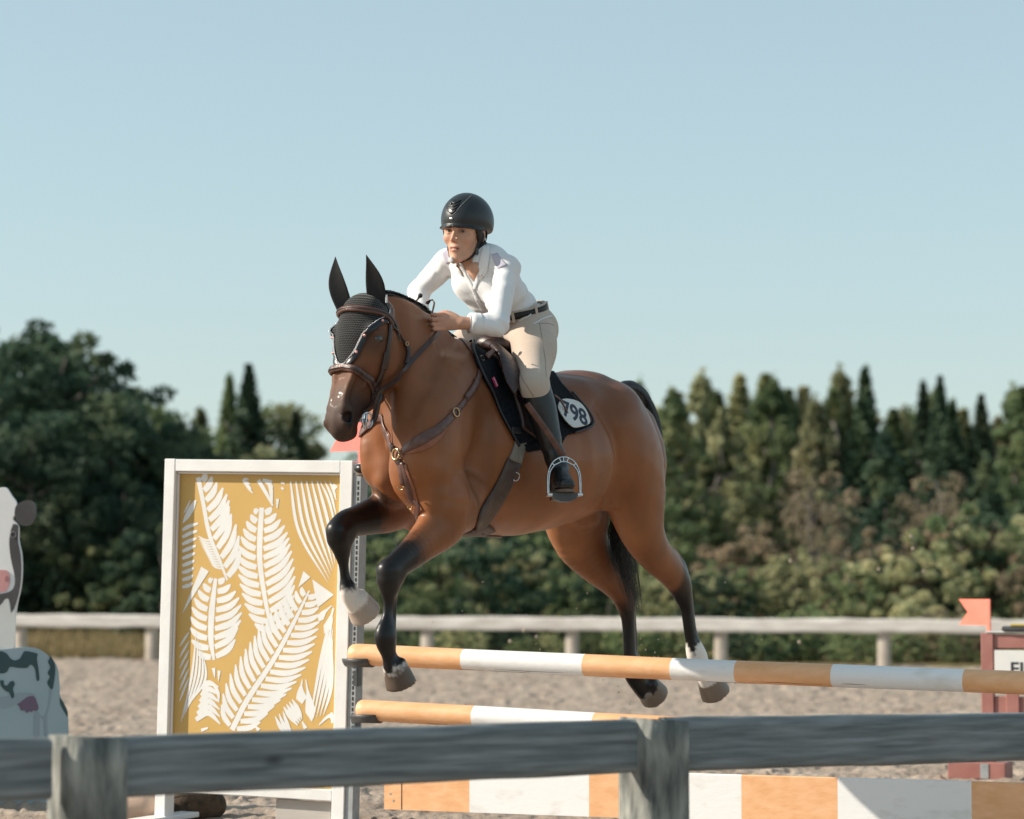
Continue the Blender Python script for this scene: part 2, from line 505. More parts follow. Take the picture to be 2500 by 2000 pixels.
# ---------------------------------------------------------------- weathered wood
M['wood'] = mat('weathered_grey_wood', (0.125, 0.145, 0.152), (0.225, 0.25, 0.26), rough=0.85, scale=4, bump=0.6, bscale=8, stretch=(0.8, 0.8, 13), bdist=0.006)
def add_grain(m, sx, scale=9.0, amt=0.55):
    t = m.node_tree; N = t.nodes; L = t.links; b = N['Principled BSDF']
    tc = N.new('ShaderNodeTexCoord'); mp = N.new('ShaderNodeMapping'); mp.inputs['Scale'].default_value = sx
    L.new(tc.outputs['Object'], mp.inputs['Vector'])
    wv = N.new('ShaderNodeTexWave'); wv.wave_type = 'BANDS'; wv.bands_direction = 'Z'
    wv.inputs['Scale'].default_value = scale; wv.inputs['Distortion'].default_value = 7; wv.inputs['Detail'].default_value = 4; wv.inputs['Detail Scale'].default_value = 1.3
    L.new(mp.outputs['Vector'], wv.inputs['Vector'])
    vo = N.new('ShaderNodeTexVoronoi'); vo.inputs['Scale'].default_value = 2.6
    m2 = N.new('ShaderNodeMapping'); m2.inputs['Scale'].default_value = (1, 1, 2.2); m2.inputs['Location'].default_value = (.3, .1, .37)
    L.new(tc.outputs['Object'], m2.inputs['Vector']); L.new(m2.outputs['Vector'], vo.inputs['Vector'])
    kr = N.new('ShaderNodeMapRange'); kr.inputs['From Min'].default_value = .03; kr.inputs['From Max'].default_value = .11; kr.inputs['To Min'].default_value = .35; kr.inputs['To Max'].default_value = 1
    L.new(vo.outputs['Distance'], kr.inputs['Value'])
    wr_ = N.new('ShaderNodeMapRange'); wr_.inputs['To Min'].default_value = 1 - amt; wr_.inputs['To Max'].default_value = 1.1
    L.new(wv.outputs['Fac'], wr_.inputs['Value'])
    ml = N.new('ShaderNodeMath'); ml.operation = 'MULTIPLY'; L.new(kr.outputs['Result'], ml.inputs[0]); L.new(wr_.outputs['Result'], ml.inputs[1])
    old = b.inputs['Base Color'].links[0].from_socket
    vm = N.new('ShaderNodeVectorMath'); vm.operation = 'SCALE'; L.new(old, vm.inputs[0]); L.new(ml.outputs[0], vm.inputs['Scale'])
    L.new(vm.outputs[0], b.inputs['Base Color'])
add_grain(M['wood'], (.22, .22, 1), 9, .17)
M['post_wood'] = mat('weathered_grey_post', (0.09, 0.10, 0.095), (0.32, 0.32, 0.29), rough=0.9, scale=14, bump=0.6, bscale=30, stretch=(1.6, 1.6, 0.45), bdist=0.01)
add_grain(M['post_wood'], (1, 1, .2), 7, .35)
M['far_wood'] = mat('sun_bleached_rail', (0.46, 0.43, 0.40), (0.60, 0.58, 0.55), rough=0.9, scale=3, stretch=(1, 1, 5))
M['far_post'] = mat('sun_bleached_post', (0.38, 0.33, 0.28), (0.48, 0.43, 0.37), rough=0.9, scale=6)

def noisy_board(a, b, hz, th, n=60, amp=0.004, seed=0, top=None):
    """a board from a to b (centre line of its front face), height hz, thickness th away from the camera"""
    a = np.array(a, float); b = np.array(b, float)
    d = (b - a) / np.linalg.norm(b - a)
    nrm = np.cross(d, (0, 0, 1.0)); nrm /= np.linalg.norm(nrm)
    if nrm[1] < 0: nrm = -nrm
    V = []; F = []
    L = np.linalg.norm(b - a)
    e = 0.012
    prof = [(0, -hz / 2 + e), (0, -hz / 4), (0, 0), (0, hz / 4), (0, hz / 2 - e), (e, hz / 2), (th - e, hz / 2), (th, hz / 2 - e), (th, -hz / 2 + e), (th - e, -hz / 2), (e, -hz / 2)]
    k = len(prof)
    for i in range(n + 1):
        c = a + (b - a) * i / n
        for j, (y, z) in enumerate(prof):
            s = L * i / n
            dz = amp * (vnoise(s * 3 + seed, 0.3 if z > 0 else 5.1, 0.6) - 0.5) * 2
            dy = amp * 0.6 * (vnoise(s * 2 + seed, z * 20, 0.5) - 0.5) * 2
            V.append(c + nrm * (y + dy) + np.array([0, 0, z + dz]))
    for i in range(n):
        for j in range(k):
            q = (j + 1) % k
            F.append((i * k + j, i * k + q, (i + 1) * k + q, (i + 1) * k + j))
    F.append(tuple(range(k))); F.append(tuple(n * k + j for j in range(k))[::-1])
    return V, F
def post_mesh(c, wdt, dep, ztop, d, slope=0.0, z0=-0.1, seed=0, n=10):
    """square post, d = fence direction"""
    c = np.array([c[0], c[1], 0.0]); d = np.array(d); nrm = np.array([-d[1], d[0], 0.0])
    if nrm[1] < 0: nrm = -nrm
    prof = []
    e = 0.018
    for sx, sy in ((-1, -1), (1, -1), (1, 1), (-1, 1)):
        q = [(sx * (wdt / 2 - e), sy * dep / 2), (sx * wdt / 2, sy * (dep / 2 - e))]
        if (sx, sy) in ((1, -1), (-1, 1)): pass
        else: q = q[::-1]
        prof += q
    V = []; F = []; k = len(prof)
    for i in range(n + 1):
        f = i / n
        for j, (x, y) in enumerate(prof):
            zt = ztop + slope * x / wdt
            z = z0 + (zt - z0) * f
            g = 1 + 0.05 * (vnoise(z * 4 + seed, j * 0.7 + seed, 0.6) - 0.5)
            if i == n: g *= 0.985
            V.append(c + d * x * g + nrm * y * g + np.array([0, 0, z + (0.006 * (vnoise(j * 1.3 + seed, 2, 0.5) - 0.5) if i == n else 0)]))
    for i in range(n):
        for j in range(k):
            q = (j + 1) % k
            F.append((i * k + j, i * k + q, (i + 1) * k + q, (i + 1) * k + j))
    F.append(tuple(range(k))[::-1]); F.append(tuple(n * k + j for j in range(k)))
    return V, F

# near fence
def nf(u):                           # depth of the near fence's front face along the picture
    return 0.86 / (0.1106 - 0.0229 * (u - 300) / 2200.0)
A = PY(300, 1869, nf(300)); B = PY(2500, 1801, nf(2500))
fd = (B - A); fd[2] = 0; fd /= np.linalg.norm(fd)
def on_fence(u, v):
    n = np.array([-fd[1], fd[0], 0.0])
    return plane_pt(u, v, A, n)
nfence = empty('wooden_fence', on_fence(1590, 1990) * [1, 1, 0], 'weathered grey rail fence nearest the viewer, with long boards and two square posts', 'fence')
rails = [((-330, 1895), (128, 1877)), ((255, 1875), (1560, 1822)), ((1625, 1818), (3000, 1790))]
hzs = [0.166, 0.166, 0.166]
for i, ((u0, v0), (u1, v1)) in enumerate(rails):
    V, F = noisy_board(on_fence(u0, v0) + np.array([0, 0.0, 0]), on_fence(u1, v1), hzs[i], 0.045, 50, 0.0028, i * 7)
    mesh_obj('rail', V, F, M['wood'], nfence)
for i, (u, w_, vt, sl, dy) in enumerate([(210, 178, 1800, -0.012, -0.02), (1598, 160, 1757, -0.012, -0.02)]):
    p = on_fence(u, vt)
    s_ = nf(u)
    V, F = post_mesh(p[:2] + np.array([0, 0.035]), w_ / FPX * s_ * 0.86, 0.17, p[2], fd, sl, seed=i * 3.3)
    mesh_obj('post', V, F, M['post_wood'], nfence)

# far fence
ffence = empty('wooden_fence', (0, fence_y(0), 0), 'pale sun-bleached low rail fence running along the far edge of the sand arena', 'fence')
fdir = np.array([FB[0] - FA[0], FB[1] - FA[1], 0.0]); fdir /= np.linalg.norm(fdir)
def far_pt(u, v):
    n = np.array([-fdir[1], fdir[0], 0.0])
    return plane_pt(u, v, (FA[0], FA[1], 0), n)
a = far_pt(-400, 1512); b = far_pt(2900, 1545)
a[2] = 0.56; b[2] = 0.53
V, F = noisy_board(a, b, 0.19, 0.05, 120, 0.012, 3)
mesh_obj('rail', V, F, M['far_wood'], ffence)
for i, u in enumerate([-290, 46, 368, 705, 1043, 1398, 1762, 2162, 2572, 2960]):
    p = far_pt(u, 1560)
    V, F = post_mesh((p[0], p[1] + 0.14), 0.16, 0.14, 0.53, fdir, seed=i)
    mesh_obj('post', V, F, M['far_post'], ffence)

# ---------------------------------------------------------------- trees
def foliage_mat(name, c1, c2, c3, trans=0.38):
    m = bpy.data.materials.new(name); m.use_nodes = True
    t = m.node_tree; N = t.nodes; L = t.links
    b = N['Principled BSDF']; b.inputs['Roughness'].default_value = 0.65; b.inputs['Specular IOR Level'].default_value = 0.25
    oi = N.new('ShaderNodeObjectInfo'); tc = N.new('ShaderNodeTexCoord')
    nz = N.new('ShaderNodeTexNoise'); nz.inputs['Scale'].default_value = 5.0; nz.inputs['Detail'].default_value = 3
    ad = N.new('ShaderNodeVectorMath'); ad.operation = 'ADD'
    L.new(tc.outputs['Object'], ad.inputs[0]); L.new(oi.outputs['Location'], ad.inputs[1]); L.new(ad.outputs[0], nz.inputs['Vector'])
    cr = N.new('ShaderNodeValToRGB')
    cr.color_ramp.elements[0].position = 0.3; cr.color_ramp.elements[0].color = (*c1, 1)
    cr.color_ramp.elements[1].position = 0.72; cr.color_ramp.elements[1].color = (*c3, 1)
    e = cr.color_ramp.elements.new(0.5); e.color = (*c2, 1)
    L.new(nz.outputs['Fac'], cr.inputs['Fac'])
    hs = N.new('ShaderNodeHueSaturation')
    mr = N.new('ShaderNodeMapRange'); mr.inputs['To Min'].default_value = 0.7; mr.inputs['To Max'].default_value = 1.3
    L.new(oi.outputs['Random'], mr.inputs['Value']); L.new(mr.outputs['Result'], hs.inputs['Value'])
    L.new(cr.outputs['Color'], hs.inputs['Color'])
    L.new(hs.outputs['Color'], b.inputs['Base Color'])
    tr = N.new('ShaderNodeBsdfTranslucent'); L.new(hs.outputs['Color'], tr.inputs['Color'])
    ms = N.new('ShaderNodeMixShader'); ms.inputs['Fac'].default_value = trans
    L.new(b.outputs[0], ms.inputs[1]); L.new(tr.outputs[0], ms.inputs[2])
    L.new(ms.outputs[0], N['Material Output'].inputs['Surface'])
    return m
M['leaf_dark'] = foliage_mat('dark_green_leaves', (0.034, 0.068, 0.050), (0.066, 0.115, 0.072), (0.155, 0.19, 0.10))  # blue raised a little, standing in for haze
M['leaf_mid'] = foliage_mat('mid_green_leaves', (0.104, 0.154, 0.077), (0.193, 0.252, 0.123), (0.414, 0.406, 0.209))  # lightened and greyed: distance haze is mixed into the leaf colour
M['leaf_olive'] = foliage_mat('olive_leaves', (0.216, 0.238, 0.131), (0.374, 0.380, 0.211), (0.567, 0.519, 0.306))  # paled the same way, haze included in the colour
M['leaf_brown'] = foliage_mat('turning_brown_leaves', (0.144, 0.126, 0.082), (0.274, 0.225, 0.149), (0.430, 0.319, 0.218))
M['needle'] = foliage_mat('spruce_needles', (0.037, 0.065, 0.041), (0.066, 0.108, 0.062), (0.130, 0.164, 0.092), 0.1)
M['bark'] = mat('grey_bark', (0.11, 0.095, 0.085), (0.21, 0.19, 0.17), rough=0.9, scale=12, bump=0.5, bscale=20, stretch=(1, 1, 0.25))

def leaf_quads(C, size, rs, flat=0.0):
    n = len(C)
    a = rs.randn(n, 3); a /= np.linalg.norm(a, axis=1)[:, None]
    b = rs.randn(n, 3); b -= a * (a * b).sum(1)[:, None]; b /= np.linalg.norm(b, axis=1)[:, None]
    if flat: a[:, 2] *= (1 - flat); b[:, 2] *= (1 - flat)
    s = (size * (0.6 + 0.8 * rs.rand(n)))[:, None]
    a = a * s; b = b * s * 0.62
    V = np.stack([C - a, C - b * 0.9 + a * 0.1, C + a, C + b * 0.9 - a * 0.1], 1).reshape(-1, 3)
    F = np.arange(4 * n).reshape(n, 4)
    return V, F
def broad_crown(seed, nclump=95, nleaf=150, wid=0.40, z0=0.10, leaf=0.016, lean=0.0, rk=1.0):
    rs = np.random.RandomState(seed)
    pts = []
    k = 0
    while k < nclump:
        p = rs.rand(3) * [2, 2, 1] - [1, 1, 0]
        prof = (math.sin(math.pi * min(1, (p[2] * 0.86 + 0.14)) ** 0.8)) ** 0.55
        rr = math.hypot(p[0], p[1])
        if rr > prof or rr < prof * 0.25 * rs.rand(): continue
        c = np.array([p[0] * wid, p[1] * wid, z0 + p[2] * (0.93 - z0)])
        r = (0.035 + 0.065 * rs.rand()) * (1.1 - 0.35 * p[2]) * rk
        d = rs.randn(nleaf, 3); d /= np.linalg.norm(d, axis=1)[:, None]
        q = c + d * (r * (0.45 + 0.6 * rs.rand(nleaf)) ** 0.7)[:, None] * [1.15, 1.15, 0.8]
        pts.append(q); k += 1
    C = np.vstack(pts)
    C[:, 0] += lean * C[:, 2]
    return leaf_quads(C, np.full(len(C), leaf), rs)
def pointed_crown(seed, nclump=170, nleaf=85, wid=0.24, z0=0.04, leaf=0.0125):
    rs = np.random.RandomState(seed); pts = []; k = 0
    lob = rs.rand(4) * 6.28
    while k < nclump:
        z = rs.rand() ** 1.15; a = rs.rand() * 6.283
        prof = min(1.0, (1 - z) ** (.62 + .25 * rs.rand()) * 1.12) * (1 + .22 * math.sin(a * 2 + lob[0] + z * 5) + .15 * math.sin(a * 3 + lob[1] - z * 9))
        rr = prof * (.25 + .75 * rs.rand() ** .5)
        c = np.array([rr * math.cos(a) * wid, rr * math.sin(a) * wid, z0 + z * (.95 - z0)])
        r = (.022 + .045 * rs.rand()) * (1.15 - .7 * z)
        d = rs.randn(nleaf, 3); d /= np.linalg.norm(d, axis=1)[:, None]
        pts.append(c + d * (r * (.4 + .65 * rs.rand(nleaf)) ** .8)[:, None] * [1.1, 1.1, .9]); k += 1
    tip = rs.randn(120, 3) * [.008, .008, .02] + [0, 0, .955]
    pts.append(tip)
    return leaf_quads(np.vstack(pts), np.full(nclump * nleaf + 120, leaf), rs)
def conifer_crown(seed, wid=0.17, z0=0.06, n=12000, leaf=0.013):
    rs = np.random.RandomState(seed)
    t = rs.rand(n) ** 1.45                # 0 base .. 1 top
    nb = 24
    lay = np.round(t * nb) / nb * .3 + t * .7
    ang = rs.rand(n) * 2 * math.pi
    brk = 0.75 + 0.25 * np.sin(ang * 5 + lay * 40 + seed) + 0.18 * np.sin(ang * 9 + lay * 71)
    rmax = wid * (1 - lay) ** 1.0 * brk + 0.004
    rad = rmax * rs.rand(n) ** 0.5
    z = z0 + lay * (0.97 - z0) - rad * 0.35 + rs.randn(n) * 0.008 + 0.02 * (1 - t)
    C = np.stack([rad * np.cos(ang), rad * np.sin(ang), z], 1)
    return leaf_quads(C, np.full(n, leaf), rs, 0.35)
def trunk_geo(seed, H, r0=0.018, limbs=7, spread=0.26, z1=0.85):
    rs = np.random.RandomState(seed + 100)
    P = [np.array([0, 0, -0.01])]
    for i in range(1, 9):
        P.append(np.array([0.012 * rs.randn(), 0.012 * rs.randn(), z1 * i / 8]))
    mb = MB(); mb.tube(crom(P, 20), np.linspace(r0, r0 * 0.18, 20), 7)
    for l in range(limbs):
        z = 0.15 + 0.6 * (l + rs.rand() * 0.6) / limbs
        a = rs.rand() * 6.28; L = spread * (0.6 + 0.5 * rs.rand()) * (1.15 - z)
        s = np.array([0, 0, z]); e = s + np.array([math.cos(a) * L, math.sin(a) * L, L * 0.75])
        m_ = (s + e) / 2 + np.array([0, 0, -0.02])
        mb.tube(crom([s, m_, e], 7), np.linspace(r0 * 0.45, r0 * 0.08, 7), 5)
    return mb.V, mb.F
def raw_mesh(name, V, F, m, smooth=False):
    me = bpy.data.meshes.new(name)
    me.from_pydata(np.asarray(V).tolist(), [], [tuple(int(i) for i in f) for f in F])
    me.materials.append(m)
    me.polygons.foreach_set('use_smooth', np.full(len(me.polygons), smooth))
    return me
CR = {}
for s_ in range(4): CR['b%d' % s_] = broad_crown(s_ + 1, nclump=210, nleaf=85, wid=0.36 + 0.04 * s_, leaf=0.0125, rk=.85)
CR['b4'] = broad_crown(9, wid=0.24, z0=0.10, leaf=0.014)
for s_ in range(3): CR['c%d' % s_] = conifer_crown(s_ + 20, wid=0.15 + 0.025 * s_)
for s_ in range(3): CR['s%d' % s_] = broad_crown(s_ + 40, nclump=130, nleaf=80, wid=0.62, z0=0.0, leaf=0.020, rk=.8)
CR['t0'] = broad_crown(77, nclump=60, nleaf=55, wid=0.34, z0=0.2, leaf=0.012)       # thin, half-dead crown
for s_ in range(4): CR['p%d' % s_] = pointed_crown(s_ + 60, wid=0.22 + 0.025 * s_)
TR = {k: trunk_geo(i, 1, 0.02 if k[0] != 's' else 0.012, 9 if k[0] == 'b' else 6, 0.16 if k[0] == 'c' else 0.3) for i, k in enumerate(CR)}
TR['t0'] = trunk_geo(77, 1, 0.020, 14, 0.34)
_cm = {}
def tree(name, kind, leafm, u, vtop, Y, label, cat, group, wide=1.0, barkm='bark'):
    key = (kind, leafm)
    if key not in _cm:
        _cm[key] = (raw_mesh('crown', *CR[kind], M[leafm]), raw_mesh('trunk', *TR[kind], M[barkm], True))
    cm, tm = _cm[key]
    top = PY(u, vtop, Y)
    H = top[2] * ((1.15 if u < 200 else 1.03 if u < 1000 else 1.08 + .05 * math.sin(u * .021)) if kind[0] == 'b' else 1.03)
    if kind[0] == 'b': wide *= 1.15
    if kind[0] == 'p': H = top[2] * 1.04
    if kind[0] == 'c': wide *= 1.25
    r = bpy.data.objects.new(name, None); r.empty_display_size = 0.3
    r.location = (top[0], Y, 0); r.scale = (H * wide, H * wide, H); r.rotation_euler = (0, 0, R.random() * 6.28)
    link(r); tag(r, label, cat, group)
    link(bpy.data.objects.new('trunk', tm), r); link(bpy.data.objects.new('crown', cm), r)
    return r
GB = 'leafy trees behind the arena'; GC = 'pointed conifers behind the arena'; GS = 'shrubs along the foot of the trees'
LT = [ # name, kind, leaf, u, v of the top, depth, width factor, label
 ('leafy_tree', 'b2', 'leaf_dark', -60, 770, 66, 1.0, 'dark leafy tree cut by the left edge of the photo, tallest of the left wood'),
 ('leafy_tree', 'b0', 'leaf_dark', 45, 800, 68, 0.75, 'dark leafy tree whose top meets the sky just right of the tallest left tree'),
 ('leafy_tree', 'b1', 'leaf_dark', 150, 850, 64, 0.95, 'broad rounded dark green tree high above the cow-shaped cut-out'),
 ('leafy_tree', 'b3', 'leaf_mid', 250, 990, 66, 0.8, 'low dark tree filling the dip between the broad rounded tree and the fuzzy-topped one'),
 ('leafy_tree', 'b1', 'leaf_mid', 345, 915, 70, 0.85, 'mid green tree with a fuzzy top standing above the left post of the leaf-print wing'),
 ('leafy_tree', 'b0', 'leaf_dark', 420, 985, 66, 0.9, 'dark green tree sloping down to the gap above the leaf-print wing'),
 ('leafy_tree', 'b4', 'leaf_olive', 520, 1040, 80, 1.2, 'pale olive tree in the low gap left of the pointed conifers over the wing'),
 ('spruce_tree', 'c1', 'leaf_mid', 560, 925, 78, 1.0, 'left green conifer of the pair above the middle of the leaf-print wing'),
 ('spruce_tree', 'c2', 'needle', 608, 895, 76, 1.05, 'tallest pointed conifer above the middle of the leaf-print wing'),
 ('leafy_tree', 'b4', 'leaf_mid', 680, 935, 80, 1.0, 'narrow green tree between the tallest conifer over the wing and the horse head'),
 ('spruce_tree', 'c2', 'needle', 722, 1010, 75, 1.1, 'dark conifer just left of the horse muzzle'),
 ('leafy_tree', 'b2', 'leaf_olive', 640, 1075, 70, 0.9, 'low olive tree right behind the top rail of the leaf-print wing'),
 ('leafy_tree', 'b0', 'leaf_dark', 860, 1150, 66, 1.1, 'dark tree seen behind the horse muzzle and chest'),
 ('leafy_tree', 'b3', 'leaf_dark', 1010, 1080, 68, 1.1, 'dark green tree mass showing under the horse forearm'),
 ('leafy_tree', 'b1', 'leaf_mid', 1160, 1120, 70, 1.0, 'mid green tree showing below the girth of the horse'),
 ('leafy_tree', 'b2', 'leaf_mid', 1310, 1050, 72, 1.0, 'green tree showing below the belly of the horse'),
 ('leafy_tree', 'b0', 'leaf_olive', 1440, 1000, 74, 1.0, 'olive tree mostly hidden by the horse rump'),
 ('leafy_tree', 'b4', 'leaf_mid', 1560, 945, 76, 1.2, 'narrow green tree rising right beside the tail of the horse'),
 ('leafy_tree', 'b4', 'leaf_mid', 1640, 965, 70, 1.3, 'rounded green tree just right of the tail of the horse'),
 ('leafy_tree', 'b4', 'leaf_olive', 1712, 925, 82, 1.2, 'pale olive round-topped tree, first high crown right of the tail'),
 ('leafy_tree', 'b4', 'leaf_olive', 1760, 1020, 72, 1.3, 'low pale tree below the first high crown right of the tail'),
 ('spruce_tree', 'c1', 'leaf_olive', 1806, 925, 78, 1.5, 'slim pale conifer with a needle-thin tip between two round crowns'),
 ('leafy_tree', 'b4', 'leaf_mid', 1890, 940, 74, 1.25, 'dark-tipped green tree left of the centre of the right wood'),
 ('spruce_tree', 'c2', 'leaf_mid', 1925, 955, 76, 1.3, 'green conifer tucked against the dark-tipped tree in the right wood'),
 ('leafy_tree', 'b4', 'leaf_olive', 1990, 985, 72, 1.4, 'olive brown tree with thin foliage in the middle of the right wood'),
 ('leafy_tree', 'b4', 'leaf_olive', 2050, 915, 84, 1.3, 'pale yellow-green tree left of the tall dark spruce'),
 ('spruce_tree', 'c1', 'needle', 2112, 905, 74, 1.1, 'tallest dark spruce in the right wood, a single sharp spire'),
 ('leafy_tree', 'b1', 'leaf_dark', 2160, 1060, 68, 0.75, 'dark leafy tree at the foot of the tall spruce'),
 ('leafy_tree', 'b4', 'leaf_olive', 2205, 1010, 78, 1.2, 'pale olive tree in the dip right of the tall spruce'),
 ('spruce_tree', 'c0', 'needle', 2254, 940, 76, 1.0, 'left spire of the twin dark spruces near the right edge'),
 ('spruce_tree', 'c2', 'needle', 2295, 925, 75, 0.85, 'right spire of the twin dark spruces near the right edge'),
 ('spruce_tree', 'c1', 'needle', 2325, 985, 72, 1.1, 'shorter dark spruce leaning against the twin spires'),
 ('spruce_tree', 'c2', 'needle', 2395, 970, 74, 1.0, 'lone dark spruce above the red flag of the finish stand'),
 ('leafy_tree', 'b4', 'leaf_mid', 2475, 985, 70, 1.5, 'rounded green tree above the FINISH sign'),
 ('leafy_tree', 'b3', 'leaf_mid', 2570, 960, 72, 1.0, 'green tree cut by the right edge of the photo'),
 ('dead_tree', 't0', 'leaf_brown', 1985, 1110, 56, 0.9, 'half-dead grey tree with a pale bare trunk in the middle of the right wood'),
 ('dead_tree', 't0', 'leaf_brown', 2290, 1120, 56, 0.9, 'half-dead tree with forked pale trunks under the twin spruces'),
 ('leafy_tree', 'b3', 'leaf_dark', -160, 900, 62, 1.0, 'dark leafy tree behind the cow-shaped cut-out'),
 ('leafy_tree', 'b0', 'leaf_dark', 80, 1050, 60, 0.9, 'low dark tree directly over the ear of the cow-shaped cut-out'),
 ('leafy_tree', 'b2', 'leaf_dark', 300, 1150, 60, 0.9, 'low dark tree immediately left of the leaf-print wing'),
 ('leafy_tree', 'b2', 'leaf_dark', 530, 1180, 62, 1.0, 'low dark tree hidden behind the leaf-print wing'),
 ('leafy_tree', 'b2', 'leaf_mid', 1620, 1100, 62, 0.7, 'low green tree right behind the hock of the raised hind leg'),
 ('leafy_tree', 'b1', 'leaf_dark', 2060, 1180, 66, 0.7, 'dark low tree in the shaded gap between the half-dead trees'),
 ('leafy_tree', 'b3', 'leaf_dark', 2410, 1120, 66, 0.8, 'dark low tree over the red flag of the finish stand'),
]
for n_, k_, l_, u_, v_, y_, w_, lab in LT:
    if u_ > 1400 and k_[0] == 'b': k_ = 'p%d' % (int(u_ / 7) % 4); w_ = 1.0 + .25 * ((int(u_) % 5) / 4)
    tree(n_, k_, l_, u_, v_, y_, lab, 'tree', GC if n_ == 'spruce_tree' else GB, w_)
ORD = 'zeroth first second third fourth fifth sixth seventh eighth ninth tenth eleventh twelfth thirteenth fourteenth fifteenth sixteenth seventeenth eighteenth nineteenth twentieth twenty-first twenty-second twenty-third twenty-fourth twenty-fifth'.split() + ['twenty-sixth', 'twenty-seventh', 'twenty-eighth', 'twenty-ninth'] + ['thirty-%s' % q for q in 'first second third fourth fifth sixth seventh eighth ninth'.split()]
rs_ = random.Random(3)
nb_ = 0
for u_ in list(range(1480, 2640, 62)):
    nb_ += 1
    tree('leafy_tree', 'p%d' % rs_.randrange(4), rs_.choice(['leaf_mid', 'leaf_olive', 'leaf_mid', 'leaf_olive']), u_ + rs_.uniform(-18, 18), 1000 + rs_.uniform(-45, 50), 88, '%s tree from the left in the pointed back row of the right wood' % ORD[nb_], 'tree', 'pointed back row of trees in the right wood', 1.05 + .35 * rs_.random())
SH = []
for i, u_ in enumerate(range(-80, 2640, 58)):
    left = u_ < 820
    v_ = (1330 if left else 1290) + rs_.uniform(-70, 60)
    m_ = rs_.choice(['leaf_dark', 'leaf_dark', 'leaf_mid'] if left else (['leaf_mid', 'leaf_olive', 'leaf_dark'] if u_ < 1500 else ['leaf_olive', 'leaf_mid', 'leaf_mid', 'leaf_dark', 'leaf_brown', 'leaf_olive']))
    if u_ > 1150: v_ += 30
    if u_ > 2080: v_ -= 60; m_ = rs_.choice(['leaf_brown', 'leaf_olive', 'leaf_mid', 'leaf_dark', 'leaf_brown'])
    SH.append((u_ + rs_.uniform(-15, 15), v_, rs_.uniform(50, 56) if not left else rs_.uniform(58, 61), m_))
EX = [(1655, 945, 'leaf_olive', 'pointed pale conifer directly right of the tail of the horse'), (1752, 965, 'leaf_mid', 'green conifer between the two first round crowns right of the tail'),
 (1868, 925, 'leaf_mid', 'green conifer left of the dark-tipped tree in the right wood'), (1962, 955, 'leaf_olive', 'pale conifer half way between the tail and the tall spire'),
 (2035, 940, 'leaf_mid', 'green conifer just left of the tall single spire'), (2180, 985, 'leaf_mid', 'short green conifer just right of the tall single spire'), (2352, 1015, 'leaf_mid', 'short green conifer between the twin spires and the lone spruce'),
 (2437, 1010, 'leaf_olive', 'short pale conifer right of the lone spruce'), (2498, 955, 'leaf_mid', 'green conifer cut by the right edge of the photo'), (2075, 985, 'leaf_olive', 'pale conifer tucked behind the tall single spire'),
 (400, 1010, 'leaf_mid', 'green conifer at the left end of the gap above the wing'), (490, 1010, 'leaf_mid', 'small green conifer in the gap left of the conifer pair over the wing')]
for u_, v_, m_, lab in EX: tree('spruce_tree', 'c%d' % (int(u_) % 3), m_, u_, v_ + 6 + 16 * math.sin(u_ * .05), 77, lab, 'tree', GC, 1.5)
LB = []
for u_ in range(800, 2620, 46):
    m_ = rs_.choice(['leaf_mid', 'leaf_olive', 'leaf_dark', 'leaf_mid'] if u_ < 2050 else ['leaf_mid', 'leaf_olive', 'leaf_brown', 'leaf_mid'])
    LB.append((u_ + rs_.uniform(-12, 12), 1500 + rs_.uniform(-35, 30) if u_ > 1500 else 1535 + rs_.uniform(-30, 20), fence_y((u_ - 1250) / FPX * 40) + rs_.uniform(2.2, 4.5), m_))
wherel = [(330, 'beside or behind the cow-shaped cut-out'), (820, 'behind the leaf-print wing'), (1200, 'behind the front legs of the horse'), (1500, 'under the belly of the horse'), (1800, 'right of the hind legs of the horse'), (2150, 'below the half-dead tree'), (9999, 'around the red flag and FINISH stand')]
coln = {'leaf_dark': 'dark green', 'leaf_mid': 'mid green', 'leaf_olive': 'pale olive', 'leaf_brown': 'brownish'}
cnt = {}
SH.sort()
for u_, v_, y_, m_ in SH:
    wl = next(t_ for lim, t_ in wherel if u_ < lim)
    cnt[m_] = cnt.get(m_, 0) + 1
    lab = '%s %s shrub from the left in the row at the foot of the trees' % (ORD[cnt[m_]], coln[m_])
    tree('shrub', 's%d' % rs_.randrange(3), m_, u_, v_, y_, lab, 'shrub', GS, 0.8 + 0.3 * rs_.random())

lowl = [(1000, 'between the wing and the front legs'), (1300, 'under the girth of the horse'), (1600, 'under the belly of the horse'), (1900, 'just right of the hind hooves'), (2200, 'left of the FINISH stand'), (9999, 'behind the FINISH stand')]
cnt = {}
for u_, v_, y_, m_ in LB:
    cnt[m_] = cnt.get(m_, 0) + 1
    wl = next(t_ for lim, t_ in lowl if u_ < lim)
    tree('low_bush', 's%d' % rs_.randrange(3), m_, u_, v_, y_, '%s low %s bush from the left among those touching the far fence' % (ORD[cnt[m_]], coln[m_]), 'bush', 'low bushes right behind the far fence', 1.0 + .5 * rs_.random())
